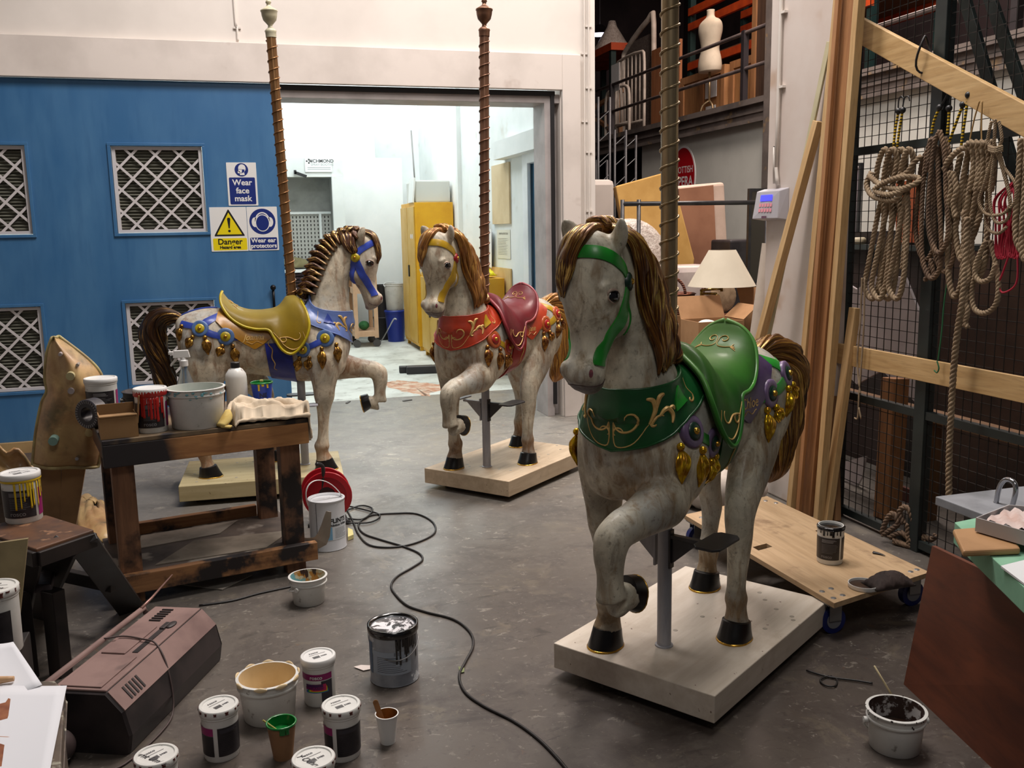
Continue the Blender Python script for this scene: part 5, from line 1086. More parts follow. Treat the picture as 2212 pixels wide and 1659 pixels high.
# local x along length .62, y across .25 (left = +y), top z .19
L2 = .31
def prof(x): return [(-.125, .0), (-.135, .06), (-.118, .135), (-.070, .190), (.105, .190), (.125, .17), (.13, .0)]
m = MB(); rows = []
for x, s in ((-L2, .94), (-L2 + .012, 1), (L2 - .012, 1), (L2, .94)): rows.append([Vector((x, y * s, z * s + (.19 * (1 - s) * .3))) for y, z in prof(x)])
n = 7; vs = [p for r_ in rows for p in r_]; fs = [(i * n + j, i * n + (j + 1) % n, (i + 1) * n + (j + 1) % n, (i + 1) * n + j) for i in range(3) for j in range(n)] + [tuple(range(n)), tuple(reversed(range(3 * n, 4 * n)))]
m.add(vs, fs); m.build('case', rbk, ra, bev=.004)
MB().bb(-L2 + .01, L2 - .01, -.066, .104, .188, .196).build('dusty_face', dust, ra, bev=.005)
m = MB(); m.add([(-L2 + .01, -.120, .137), (L2 - .01, -.120, .137), (L2 - .01, -.071, .192), (-L2 + .01, -.071, .192), (-L2 + .01, -.116, .131), (L2 - .01, -.116, .131), (L2 - .01, -.067, .186), (-L2 + .01, -.067, .186)], [(0, 1, 2, 3), (4, 5, 6, 7), (0, 1, 5, 4), (1, 2, 6, 5), (2, 3, 7, 6), (3, 0, 4, 7)]); m.build('bevel_face', dust, ra)
for (x0, x1, y0, y1, nm) in ((-.29, -.09, -.045, .085, 'speaker_panel'), (-.075, .13, .005, .085, 'tuning_panel')): MB().bb(x0, x1, y0, y1, .196, .201).build(nm, dust, ra, bev=.004)
MB().bb(-.06, .12, -.03, -.012, .1955, .1985).build('dial_window', rbk, ra)
m = MB()
for i in range(6): m.bb(.175 + i * .018, .181 + i * .018, .02, .06, .1965, .2)
m.build('slider_slots', rbk, ra)['kind'] = 'stuff'
MB().ell((.15, -.035, .198), (.028, .014, .006)).build('knob', rbk, ra, sm=True); MB().box((.135, -.02, .2), (.05, .018, .008)).build('switch', rbk, ra, bev=.003)
m = MB()
for i in range(5): m.box((-.245 + i * .018, -.098, .163), (.008, .045, .003), rotm(.84 + pi / 2 - pi / 2, 0, 0))
m.build('vent_slots', rbk, ra)['kind'] = 'stuff'
m = MB(); m.tube([(-.30, .118, .185), (-.30, .125, .205), (.26, .125, .205), (.26, .118, .185)], .010, 8, 1); m.build('carry_handle', dust, ra, sm=True)
MB().tube([(.24, .122, .212), (.32, .126, .218), (.50, .14, .235)], [.006, .0045, .002], 8).build('aerial', plain('dusty_aerial', (150, 116, 108), .4, .5), ra, sm=True)
MB().tube([(.0, .12, .21), (.03, .07, .207), (.02, .0, .205), (.0, -.06, .20), (-.04, -.115, .14), (-.08, -.145, .02), (-.20, -.16, .006), (-.36, -.14, .005), (-.40, -.10, .005)], .003, 8, 5).build('power_lead', plain('dusty_lead', (72, 58, 56), .6), ra, sm=True)
# round fan / speaker part at the lower left
fn_ = empty('round_vented_housing', (-.585, 2.735, 0), R(20), 'small round vented housing on the floor beside the radio, dusty black', 'housing'); MB().ell((0, 0, .055), (.06, .05, .055), None, 28, 18).build('dome', pm('dusty_dome', (84, 68, 66), (40, 34, 36), 4, .6), fn_, sm=True)
m = MB()
for i in range(6): m.tube([((.045 + .008) * cos(a), (.04 + .006) * sin(a), .028 + i * .008) for a in [-2.2 + .12 * q for q in range(12)]], .0018, 5)
m.build('vent_slots', rbk, fn_)['kind'] = 'stuff'
# ------------------------------------------------------------------ painted papers on a low table, bottom left
pt = empty('paint_table', (-.62, 2.02, 0), 0, 'small dirty paint table in the bottom left corner under two papers', 'table')
tm_ = pm('crusted_table', (92, 78, 66), (50, 42, 40), 12, .6, c3=(150, 146, 130), sc3=20, lo3=.58, hi3=.64)
c4 = [FL(-150, 1480, .485), FL(118, 1470, .485), FL(140, 1490, .485), FL(128, 1720, .485), FL(-150, 1760, .485)]; c4 = [p - Vector((-.62, 2.02, 0)) for p in c4]
m = MB(); n = 5; m.add([Vector((p.x, p.y, .455)) for p in c4] + [Vector((p.x, p.y, .485)) for p in c4], [tuple(range(n)), tuple(range(n, 2 * n))] + [(i, (i + 1) % n, n + (i + 1) % n, n + i) for i in range(n)]); m.build('top', tm_, pt, bev=.003)
for p in (c4[0], c4[2] + Vector((-.03, -.03, 0)), c4[3] + Vector((-.03, .03, 0)), c4[4]): MB().box((p.x, p.y, .2275), (.045, .045, .455)).build('leg', tm_, pt, bev=.002)
pap = plain('cartridge_paper', (214, 216, 222), .8); brp = pm('brown_wash', (150, 92, 56), (118, 62, 34), 18, .6); brd = plain('pale_brown_line', (176, 130, 100), .6)
def paper(pts, z, lab, curl):
    q = [FL(a, b_, z) for a, b_ in pts]; o0 = q[0]; m = MB(); rows = [[(q[0] + (q[1] - q[0]) * i / 8) * (1 - j / 8) + (q[3] + (q[2] - q[3]) * i / 8) * (j / 8) + Vector((0, 0, curl * (i / 8) ** 3 * .02)) for i in range(9)] for j in range(9)]
    m.grid(rows); t = empty('painted_paper', tuple(o0), 0, lab, 'paper'); ob = m.build('sheet', pap, t, sm=True, origin=tuple(o0)); ob.location = (0, 0, 0); s_ = ob.modifiers.new('s', 'SOLIDIFY'); s_.thickness = .001; s_.offset = -1; return t
t1 = paper([(-60, 1392), (30, 1395), (92, 1488), (-40, 1520)], .487, 'upper white paper with brown brush marks on the corner table', .5)
t2 = paper([(-60, 1478), (145, 1487), (103, 1700), (-80, 1700)], .490, 'lower white paper with a brown painted animal shape and curl, bottom left corner', .3)
def blob(t, pxs, z, mat, nm):
    q = [FL(a, b_, z) - t.location for a, b_ in pxs]; c_ = sum(q, Vector()) / len(q); m = MB(); n = len(q); m.add([c_] + q, [(0, i + 1, (i + 1) % n + 1) for i in range(n)]); m.build(nm, mat, t)
def stroke(t, pxs, z, w_, mat, nm='brush_stroke'):
    m = MB(); q = [FL(a, b_, z) - t.location for a, b_ in pxs]; m.tube(q, [w_ * .5] + [w_] * (len(q) - 2) + [w_ * .6], 6, 6, flat=.12, up=(0, 0, 1)); m.build(nm, mat, t)
blob(t2, [(0, 1520), (12, 1517), (18, 1508), (28, 1512), (42, 1503), (36, 1518), (46, 1530), (30, 1532), (20, 1540), (16, 1552), (0, 1556), (-20, 1540)], .4915, brp, 'painted_shape')
blob(t2, [(-20, 1608), (0, 1606), (20, 1612), (45, 1618), (38, 1630), (22, 1640), (18, 1652), (0, 1656), (-30, 1640)], .4915, brp, 'painted_shape')
stroke(t2, [(40, 1526), (70, 1524), (88, 1522), (92, 1532), (80, 1546), (58, 1560), (42, 1568), (42, 1576), (62, 1578)], .4915, .0028, brd); stroke(t2, [(-10, 1590), (20, 1592), (52, 1594)], .4915, .0014, brd)
stroke(t1, [(-10, 1450), (8, 1448), (18, 1456), (14, 1462)], .488, .002, brp); stroke(t1, [(28, 1475), (22, 1490)], .4885, .0012, brp)
q0, q1 = FL(-70, 1476, .50), FL(30, 1466, .50); o = MB().tube([q0, (q0 + q1) / 2, q1], [.010, .010, .006], 10, 3).build('brush', plain('beech_handle', (190, 150, 110), .5), sm=True); tag(o, 'rounded wooden brush handle lying on the upper paper', 'brush')
# ================================================================== signs on the blue door
def plane_y(x, y, z): return Matrix(((1, 0, 0, x), (0, 0, -1, y), (0, 1, 0, z), (0, 0, 0, 1)))
def rrect(x0, x1, y0, y1, r=.008, n=4):
    out = []
    for cx, cy, a in ((x1 - r, y1 - r, 0), (x0 + r, y1 - r, pi / 2), (x0 + r, y0 + r, pi), (x1 - r, y0 + r, 3 * pi / 2)):
        for i in range(n + 1): out.append((cx + r * cos(a + pi / 2 * i / n), cy + r * sin(a + pi / 2 * i / n)))
    return out
def disc(cx, cy, r, r2=None, n=36): return [(cx + r * cos(2 * pi * i / n), cy + (r2 or r) * sin(2 * pi * i / n)) for i in range(n)]
swh = plain('sign_white', (226, 226, 224), .3); snv = plain('sign_navy', (26, 44, 116), .35); syl = plain('sign_yellow', (226, 206, 20), .35); sbl = plain('sign_black', (22, 22, 22), .4)
def sign(x0, x1, z0, z1, label):
    t = empty('safety_sign', ((x0 + x1) / 2, WV, (z0 + z1) / 2), 0, label, 'sign'); w_, h = x1 - x0, z1 - z0
    MB().prism(rrect(-w_ / 2, w_ / 2, -h / 2, h / 2, .004), plane_y(0, -.0005, 0), .003).build('plate', swh, t); return t, w_, h
def flat(t, polys, mat, nm, lay):
    m = MB()
    for p in polys: m.prism(p, plane_y(0, -.0035 - lay * .0004, 0), .0004)
    return m.build(nm, mat, t)
def txt(t, rows, mat, nm, lay, bold=.0012):
    m = MB()
    for s, size, x, z in rows: add_text(m, s, size, plane_y(x, -.0042 - lay * .0004, z), bold)
    return m.build(nm, mat, t)
t, w_, h = sign(-.012, .189, 1.69, 1.987, 'tall blue and white sign reading Wear face mask, above the other two signs')
flat(t, [rrect(-.088, .088, -.140, .046)], snv, 'blue_panel', 0); flat(t, [disc(0, .098, .046)], snv, 'mask_roundel', 0)
txt(t, [('Wear', .056, 0, .010), ('face', .056, 0, -.046), ('mask', .056, 0, -.100)], swh, 'lettering', 0)
flat(t, [disc(.004, .108, .025, .028), [(-.010, .085), (.018, .085), (.020, .062), (-.012, .062)]], swh, 'head_pictogram', 1); flat(t, [[(-.024, .104), (.022, .100), (.018, .082), (-.004, .074), (-.022, .082)]], snv, 'mask_outline', 2); flat(t, [[(-.021, .101), (.004, .099), (.002, .080), (-.006, .077), (-.019, .084)], disc(-.018, .082, .008)], swh, 'mask_pictogram', 3)
t, w_, h = sign(-.147, .103, 1.374, 1.681, 'white sign with a yellow warning triangle reading Danger Hazard area')
flat(t, [rrect(-.112, .118, -.146, -.062)], syl, 'yellow_panel', 0)
flat(t, [[(-.098, -.048), (.104, -.048), (.104, -.040), (.006, .136), (.000, .136), (-.098, -.040)]], sbl, 'triangle_border', 0); flat(t, [[(-.082, -.036), (.088, -.036), (.003, .116)]], syl, 'warning_triangle', 1); flat(t, [[(-.008, .070), (-.004, .080), (.010, .080), (.014, .070), (.007, .006), (-.001, .006)], disc(.003, -.012, .009)], sbl, 'exclamation_mark', 2)
txt(t, [('Danger', .056, .003, -.088), ('Hazard area', .029, .003, -.126)], sbl, 'lettering', 1)
t, w_, h = sign(.106, .314, 1.375, 1.681, 'blue and white sign reading Wear ear protectors, right of the danger sign')
flat(t, [rrect(-.092, .094, -.146, -.062)], snv, 'blue_panel', 0); flat(t, [disc(0, .050, .090)], snv, 'ear_roundel', 0)
txt(t, [('Wear ear', .043, 0, -.083), ('protectors', .041, 0, -.121)], swh, 'lettering', 0)
ring = []
o_ = [(.052 * cos(a), .050 + .066 * sin(a)) for a in [pi * i / 20 for i in range(21)]]; i_ = [(.044 * cos(a), .050 + .057 * sin(a)) for a in [pi * i / 20 for i in range(21)]]
flat(t, [[o_[i], o_[i + 1], i_[i + 1], i_[i]] for i in range(20)], swh, 'headband', 1); flat(t, [disc(-.052, .046, .022, .034), disc(.052, .046, .022, .034)], swh, 'ear_defender', 1); flat(t, [disc(0, .040, .050, .060)], swh, 'face_outline', 2); flat(t, [disc(0, .040, .044, .054)], snv, 'face', 3)
# ================================================================== booth interior
gal = pm('yellow_cabinet', (222, 168, 28), (208, 152, 22), 3, .45); galf = pm('yellow_cabinet_front', (204, 164, 74), (194, 152, 60), 3, .45)
def cabinet(loc, d, label, doors, group=None):
    t = empty('chemical_cabinet', loc, 0, label, 'cabinet', group); x, y, z = d
    MB().bb(0, x, 0, y, .06, z).build('body', gal, t, bev=.004)
    m = MB()
    for a, b in ((.02, .02), (x - .06, .02), (.02, y - .06), (x - .06, y - .06)): m.bb(a, a + .04, b, b + .04, 0, .06)
    m.build('feet', gal, t)['kind'] = 'stuff'
    for i in range(doors):
        a, b = y / doors * i + .012, y / doors * (i + 1) - .012; dr = MB().bb(-.014, -.001, a, b, .10, z - .05).build('door', galf, t, bev=.003)
        if i == 0 or doors == 1: MB().bb(-.030, -.014, b - .07, b - .03, z * .50, z * .58).build('handle', plain('black_handle', (30, 30, 32), .4), dr, bev=.003)
    return t
tc = cabinet((2.15, 11.42, 0), (.48, .94, 1.83), 'tall yellow metal cabinet against the booth wall with a translucent box on top', 2)
m = MB(); m.prism(disc(.06, 1.20, .030), plane_y(0, -.001, 0), .001).prism([(.045, 1.2), (.052, 1.2), (.05, 1.06)], plane_y(0, -.001, 0), .001).prism([(.062, 1.2), (.070, 1.2), (.066, 1.03)], plane_y(0, -.001, 0), .001); m.build('rust_brown_stain', plain('rust_brown', (96, 44, 24), .7), tc)
m = MB(); m.prism([(.03, 1.02), (.10, 1.04), (.14, .98), (.12, .90), (.06, .93)], plane_y(0, -.001, 0), .001); m.build('white_patch', plain('patch_white', (200, 196, 180), .7), tc)
for q in (.14, .24): MB().prism(disc(0, 0, .030), Matrix(((0, 0, -1, -.0145), (1, 0, 0, .47 - .5 * .94 + q * 1.0), (0, 1, 0, 1.42), (0, 0, 0, 1))), .001).build('hazard_sticker', plain('sticker_white', (220, 216, 224), .5), tc)
cabinet((2.14, 10.12, 0), (.5, .96, 1.0), 'low yellow metal cabinet next to the tall one', 2); lc = cabinet((2.14, 9.12, 0), (.475, .98, 1.0), 'low yellow metal cabinet nearest, with a crumpled yellow cloth on top', 2)
k = NT('translucent_plastic'); k.done(lin((226, 230, 226)), .4); k.b.inputs['Transmission Weight'].default_value = .4; trp = k.m
m = MB(); m.bb(2.18, 2.62, 11.5, 12.1, 1.83, 2.10); tag(m.build('plastic_box', trp, bev=.02), 'translucent white plastic storage box on top of the tall yellow cabinet', 'box')
m = MB(); m.box((2.16, 11.62, 1.98), (.02, .3, .30), rotm(0, .1, 0)); tag(m.build('plastic_sheet', plain('panel_white', (224, 226, 222), .6)), 'small white panel leaning on the translucent box', 'panel')
a, b = OY(888, 282, 12.6), OY(903, 385, 12.0); tag(MB().cyl(a, Vector((b.x, 12.2, b.z - .15)), .010).build('thin_rod', plain('grey_rod', (120, 118, 116), .5), sm=True), 'thin grey rod leaning in the corner above the tall yellow cabinet', 'rod')
m = MB(); rnd = random.Random(3); rows = [[Vector((2.30 + .26 * i / 14, 9.2 + .24 * j / 14, 1.003 + .10 * abs(sin(i * .9 + j * .35)) * sin(pi * i / 14) ** .6 * sin(pi * j / 14) ** .6 + .02)) for j in range(15)] for i in range(15)]; m.grid(rows); o = m.build('cloth', pm('bright_yellow_cloth', (244, 232, 20), (226, 206, 10), 12, .7), sm=True); o.modifiers.new('s', 'SOLIDIFY').thickness = .01; tag(o, 'crumpled bright yellow cloth on the nearest low yellow cabinet', 'cloth')
m = MB(); m.bb(2.63, 2.645, 8.95, 9.9, .85, 1.10); tag(m.build('plywood_board', pm('pale_ply', (214, 184, 128), (202, 170, 112), 4, .7)), 'pale plywood board standing behind the nearest low yellow cabinet', 'board')
a, b = OX(1065, 355, 2.65), OX(1105, 483, 2.65); m = MB(); m.bb(2.630, 2.648, b.y, a.y, b.z, a.z - .02); tag(m.build('plywood_board', pm('pale_ply2', (212, 192, 154), (200, 178, 138), 3, .7)), 'rectangular plywood panel fixed to the right wall inside the booth', 'board')
nt = empty('notice', (2.648, 9.23, 1.34), 0, 'pale printed notice on the booth wall, right of the hanging white sheets', 'notice'); MB().bb(-.004, 0, -.24, .24, -.145, .145).build('sheet', plain('notice_cream', (222, 220, 204), .6), nt)
m = MB(); rnd = random.Random(2)
Mn = Matrix(((0, 0, -1, -.0045), (-1, 0, 0, 0), (0, 1, 0, 0), (0, 0, 0, 1)))
for i in range(11): m.prism([(-.20, .055 - i * .016), (-.20 + rnd.uniform(.28, .4), .055 - i * .016), (-.20 + .3, .058 - i * .016), (-.20, .058 - i * .016)], Mn, .0005)
add_text(m, 'OPERATING INSTRUCTIONS', .026, Mn @ Matrix.Translation((0, .105, .0002)), .0005); m.build('printing', plain('notice_ink', (110, 106, 96), .6), nt)
a, b = OX(1040, 495, 2.60), OX(1072, 590, 2.6); hs = empty('hanging_papers', (2.63, 9.75, 1.3), 0, 'white paper sheets hanging askew on the booth wall beside the notice', 'papers')
for i, (ang, dy) in enumerate(((.18, .02), (-.12, .06), (.05, -.05))): MB().box((-.012 * (i + 1) + .01, dy, 0), (.002, .30, .40), rotm(ang, 0, 0)).build('sheet', plain('sheet_white', (226, 228, 230), .7), hs)
struct('trim_7', MB().bb(2.60, 2.65, 11.0, 11.08, 0, 5), bw)
# extraction unit on the left of the back wall
ex = empty('extraction_cabinet', (.61, 12.4, 0), 0, 'white spray extraction cabinet with a perforated filter back, behind the blue horse', 'extraction cabinet')
X0, X1 = -.9, .81; m = MB(); panel_with_holes(m, X0, X1, 0, 2.43, [(X0 + .1, .655, .22, 2.19)], 0, .03); m.build('front_panel', bw, ex, bev=.003)
gin = pm('grey_interior', (150, 152, 148), (126, 128, 124), 3, .7); m = MB(); m.bb(.655, .68, .03, .62, .2, 2.2).bb(X0 + .08, .68, .03, .62, 2.19, 2.21).bb(X0 + .08, .68, .60, .62, .2, 2.2).bb(X0 + .08, X0 + .1, .03, .62, .2, 2.2).bb(X0 + .08, .68, .03, .62, .2, .22); m.build('chamber', gin, ex)
MB().bb(X0 + .1, .655, .30, .33, 1.75, 2.19).build('upper_baffle', gin, ex)
k = NT('perforated_card'); sx = k.n('ShaderNodeSeparateXYZ'); k.l(k.coord('Object'), sx.inputs[0]); fr_ = lambda s_, off: k.math('ABSOLUTE', k.math('SUBTRACT', k.math('FRACT', k.math('ADD', k.math('MULTIPLY', sx.outputs[s_], 1 / .046 if s_ == 0 else 1 / .052), off)), .5))
hx = k.math('LESS_THAN', fr_(0, 0), .16); hz = k.math('LESS_THAN', fr_(2, 0), .28); c_ = k.mix(k.math('MULTIPLY', hx, hz), lin((176, 176, 170)), lin((52, 48, 46))); pfm = k.done(c_, .8)
MB().bb(X0 + .1, .655, .31, .33, 1.06, 1.74).build('perforated_filter', pfm, ex); m = MB()
for z_ in (1.745, 1.04): m.bb(X0 + .1, .655, .28, .33, z_ - .015, z_ + .015)
m.bb(.50, .53, .28, .33, 1.05, 1.75); m.build('filter_frame', bw, ex)
MB().bb(X0 + .1, .655, .05, .33, .98, 1.02).build('ledge', bw, ex); m = MB()
for i in range(16): m.bb(X0 + .1, .655, .20, .24, .30 + i * .042, .325 + i * .042)
m.build('louvre', plain('dark_plum_louvre', (66, 44, 52), .6), ex)
m = MB(); m.bb(.66, .70, -.02, .0, .2, 2.2); m.build('frame_strip', bw, ex)
m = MB(); q = OY(688, 356, 12.39); m.prism(rrect(-.17, .17, -.09, .09, .004), plane_y(0, 0, 0), .004); sg = empty('maker_sign', (q.x, 12.39, q.z), 0, 'white plate lettered RICHMOND SPRAY BOOTHS above the extraction cabinet opening', 'sign'); m.build('plate', plain('plate_white', (236, 240, 240), .4), sg)
m = MB(); add_text(m, 'RICHMOND', .058, plane_y(.035, -.0045, .045), .0012); 
for dx, dz in ((-.145, .045), (-.120, .065), (-.120, .022), (-.095, .045)): m.prism(disc(dx - .0, dz, .011, n=16), plane_y(0, -.0042, 0), .0006)
m.build('lettering', plain('sign_dark_grey', (60, 60, 62), .5), sg); m = MB(); add_text(m, 'SPRAY BOOTHS', .040, plane_y(.045, -.0045, .0), .0004); m.build('pale_lettering', plain('sign_pale_grey', (170, 176, 176), .5), sg)
m = MB()
for z_ in (-.038, -.060): m.prism([(-.14, z_), (.15, z_), (.15, z_ + .008), (-.14, z_ + .008)], plane_y(0, -.0042, 0), .0006)
m.build('small_print', plain('sign_pale_grey', (170, 176, 176), .5), sg)
q = OY(650, 377, 12.36); m = MB(); m.box((q.x, 12.37, q.z), (.15, .03, .035), rotm(0, .35, 0)).box((q.x - .07, 12.37, q.z + .03), (.03, .03, .05)); tag(m.build('metal_bracket', plain('dark_bracket', (46, 46, 48), .5)), 'small dark metal bracket over the extraction cabinet opening', 'bracket')
m = MB(); rows = [[Vector((.0 + .95 * i / 16, 12.50 + .20 * j / 8, 1.022 + .13 * abs(sin(i * .7 + j * .5)) * sin(pi * j / 8) ** .5 + .02)) for j in range(9)] for i in range(17)]; m.grid(rows); o = m.build('sack_cloth', pm('olive_sack', (120, 112, 78), (92, 84, 60), 6, .9), sm=True); o.modifiers.new('s', 'SOLIDIFY').thickness = .01; tag(o, 'crumpled olive sacking on the ledge of the extraction cabinet', 'cloth')
# white wall panel right of it
struct('trim_8', MB().bb(1.42, 2.3, 13.05, 13.15, 0, 2.48), bw)
# trolley
tr = empty('shelf_trolley', (1.44, 12.1, 0), 0, 'pale wooden shelf trolley on castors beside the extraction cabinet', 'trolley'); pn = pm('pale_pink_timber', (206, 170, 138), (190, 152, 120), 4, .7)
for x, y in ((0, 0), (.26, 0), (0, .5), (.26, .5)): MB().bb(x, x + .05, y, y + .05, .12, 1.16).build('post', pn, tr); MB().cyl((x + .025, y + .01, .05), (x + .025, y + .045, .05), .05, n=20).build('castor', plain('grey_castor', (70, 68, 68), .5), tr, sm=True, angle=40)
for z_ in (.14, .70, 1.10): MB().bb(0, .31, 0, .55, z_, z_ + .07 if z_ < 1 else z_ + .04).build('shelf', pn, tr)
m = MB(); m.ell((1.58, 12.25, .275), (.07, .07, .06)); tag(m.build('green_bundle', pm('green_bundle', (50, 110, 60), (30, 80, 40), 20, .8), sm=True), 'small green bundle on the bottom shelf of the trolley', 'bundle')
# bins and bucket by the back wall
db = plain('blue_plastic', (24, 48, 140), .4); MB_ = MB().lathe([(0, 0), (.11, 0), (.14, .40), (.15, .40), (.15, .42), (.14, .43), (.13, .42), (.10, .02), (0, .02)], 32, (2.06, 12.62, 0)); tag(MB_.build('blue_bin', db, sm=True, angle=40), 'blue plastic bin on the booth floor left of the tall cabinet', 'bin')
b = bucket('bucket', (2.06, 12.62, .43), .115, .135, .36, 'tall white bucket stacked on the blue bin', handle=(1.2, .3)); 
tag(MB().lathe([(0, 0), (.10, 0), (.13, .30), (.14, .30), (.14, .32), (.12, .31), (.09, .02), (0, .02)], 28, (1.93, 12.90, .0)).lathe([(.12, .3), (.135, .75), (.145, .76), (.12, .76)], 28, (1.93, 12.90, .0)).build('dark_bin', plain('dark_bin', (52, 48, 50), .5), sm=True), 'dark bin in the shadow behind the blue bin', 'bin')
m = MB(); m.tube([FL(808, 741), FL(822, 738, .03), FL(838, 712, .22), FL(850, 690, .5), FL(856, 690, .6)], .008, 6, 4); tag(m.build('hose', plain('grey_hose', (150, 150, 150), .5), sm=True), 'thin grey hose curling down beside the blue bin', 'hose')
m = MB(); p = FL(915, 806); m.box((p.x, p.y, .04), (.36, .12, .08), rotm(0, 0, -.12)).box((p.x - .06, p.y + .10, .035), (.36, .10, .07), rotm(0, 0, -.12)); tag(m.build('plastic_block', plain('black_block', (48, 46, 48), .5), bev=.008), 'flat black plastic block on the white booth floor', 'block')
ps = [(830, 830), (850, 822), (905, 825), (950, 830), (960, 842), (930, 848), (925, 855), (880, 848), (848, 840)]; q = [FL(a, b_, .0015) for a, b_ in ps]; rnd = random.Random(1)
q = [p + Vector((rnd.uniform(-.03, .03), rnd.uniform(-.05, .05), 0)) for p in smooth(q + [q[0]], 6)[:-1]]; c_ = sum(q, Vector()) / len(q); m = MB(); n = len(q); m.add([c_] + q, [(0, i + 1, (i + 1) % n + 1) for i in range(n)]); k = NT('orange_stain'); n1 = k.noise(k.coord('Object'), 9, 6, .7); k.done(k.mix(k.ramp(n1, .42, .6), lin((180, 126, 96)), lin((206, 186, 164))), .8); tag(m.build('floor_stain', k.m), 'orange brown dust stain on the white booth floor', 'stain', kind='stuff')
m = MB(); 
for (a, b_) in ((880, 866), (800, 862), (752, 870), (700, 876)): 
    p = FL(a, b_); m.box((p.x, p.y, .004), (.09, .02, .008), rotm(0, 0, a))
tag(m.build('floor_debris', plain('debris_grey', (90, 88, 84), .8)), 'small dark debris along the booth threshold', 'debris', kind='stuff')
# ================================================================== right: column, fence, timber, ropes
clw = pm('white_column_paint', (206, 194, 186), (196, 180, 170), 1.6, .55, c3=(178, 150, 128), sc3=3.2, lo3=.58, hi3=.72)
struct('wall_column', MB().bb(2.80, 2.93, 4.00, 4.56, 0, 6.9), clw, bev=.01)
xr_ = OX(1690, 100, 2.8).y
e = MB().tube([(2.785, xr_, 6.5), (2.785, xr_, 2.05), (2.785, xr_ + .02, 1.9), (2.785, 4.43, 1.70)], .010, 8, 4).build('cable_conduit', grey, sm=True); tag(e, 'white conduit running down the column to the alarm keypad', 'pipe')
for z_ in (2.57, 2.20): MB().box((2.79, xr_ - .015, z_), (.02, .055, .012)).build('clip', grey, e)
kp = empty('alarm_keypad', (2.8, 4.46, 1.60), 0, 'grey alarm keypad with a lit blue screen on the white column', 'keypad')
gk = plain('keypad_grey', (176, 172, 178), .45); m = MB(); m.add([(0, -.12, -.085), (0, .12, -.085), (0, .12, .085), (0, -.12, .085), (-.055, -.10, -.075), (-.085, .10, -.075), (-.060, .10, .07), (-.045, -.10, .07)], [(0, 1, 2, 3), (7, 6, 5, 4), (0, 4, 5, 1), (1, 5, 6, 2), (2, 6, 7, 3), (3, 7, 4, 0)]); m.build('housing', gk, kp, bev=.004)
def kpl(y, z):
    u, v = (y + .10) / .20, (z + .075) / .145; xb = -.055 + (-.085 + .055) * u; xt = -.045 + (-.060 + .045) * u; return Vector((xb + (xt - xb) * v - .005, y, z))
def kquad(m, y0, y1, z0, z1, o=0): m.add([kpl(y0, z0) - Vector((o, 0, 0)), kpl(y1, z0) - Vector((o, 0, 0)), kpl(y1, z1) - Vector((o, 0, 0)), kpl(y0, z1) - Vector((o, 0, 0))], [(0, 3, 2, 1)])
m = MB(); kquad(m, -.05, .05, .018, .050); m.build('screen', plain('lit_blue_screen', (70, 70, 255), .3, emit=1.2), kp)
m = MB()
for r_ in range(2):
    for i in range(5): kquad(m, -.052 + i * .022, -.036 + i * .022, -.012 - r_ * .027, .006 - r_ * .027)
m.build('keys', plain('red_white_keys', (206, 130, 140), .4, emit=.25), kp); m = MB(); kquad(m, -.02, .02, -.072, -.060); m.build('badge', plain('badge_plum', (96, 60, 80), .4), kp)
bkf = pm('black_green_steel', (24, 30, 30), (34, 42, 40), 6, .45); wire = plain('dark_mesh_wire', (44, 40, 38), .5, .5)
FU = 2.93
fe = empty('mesh_fence', (FU, 3.42, 0), 0, 'dark steel mesh fence panels hung with ropes on the right', 'fence')
def fmesh(y0, y1, nm):
    m = MB(); n = int(abs(y1 - y0) / .05)
    for i in range(n + 1): y = y0 + (y1 - y0) * i / n; m.box((0, y, 1.6), (.003, .003, 3.1))
    for j in range(63): m.box((.004, (y0 + y1) / 2, .05 + j * .05), (.003, abs(y1 - y0), .003))
    m.build(nm, wire, fe)
fmesh(.03, .60, 'mesh_panel'); fmesh(-1.25, -.03, 'mesh_panel'); 
MB().bb(-.02, .03, -.03, .04, 0, 3.3).build('post', bkf, fe, bev=.003)
MB().bb(-.02, .03, -1.30, -1.25, 0, 3.3).build('post', bkf, fe); MB().bb(-.01, .03, .58, .62, 0, 3.3).build('post', bkf, fe)
for z_ in (1.835, .64, 3.2, .04): MB().bb(-.015, .02, -1.25, .58, z_ - .018, z_ + .018).build('rail', bkf, fe)
for a, b in (((2085, 0), (2180, 330)), ((2140, 0), (2235, 270))):
    p, q = OX(a[0], a[1], 3.15), OX(b[0], b[1], 3.15); m = MB(); d = (q - p); m.beam(p - d * .3, q + d * .9, .055, .02, up=(1, 0, 0)); tag(m.build('steel_brace', bkf, bev=.002), 'dark diagonal steel brace behind the mesh, %s' % ('left one of the pair' if a[0] == 2085 else 'right one of the pair, by the picture edge'), 'brace')
pine = wood('pale_pine', (206, 172, 124), (184, 146, 96), 'Z', knots=(120, 76, 44)); pineb = wood('warm_pine', (176, 126, 82), (150, 102, 64), 'Z', knots=(96, 56, 34)); piney = wood('pine_plank_long', (202, 168, 118), (178, 142, 92), 'Y', knots=(150, 104, 62)); dpine = wood('old_pine', (132, 96, 62), (104, 74, 48), 'Z', knots=(66, 42, 28))
def stick(p, q, w_, t_, mat, lab, nm='timber_length', up=(1, 0, 0)):
    p, q = Vector(p), Vector(q); o = (p + q) / 2; L_ = (q - p).length; z = (q - p).normalized(); x = Vector(up); x = (x - z * x.dot(z)).normalized(); y = z.cross(x)
    ob = MB().box((0, 0, 0), (t_, w_, L_)).build(nm, mat, bev=.002); ob.matrix_world = Matrix.Translation(o) @ Matrix((x, y, z)).transposed().to_4x4(); tag(ob, lab, 'timber'); return ob
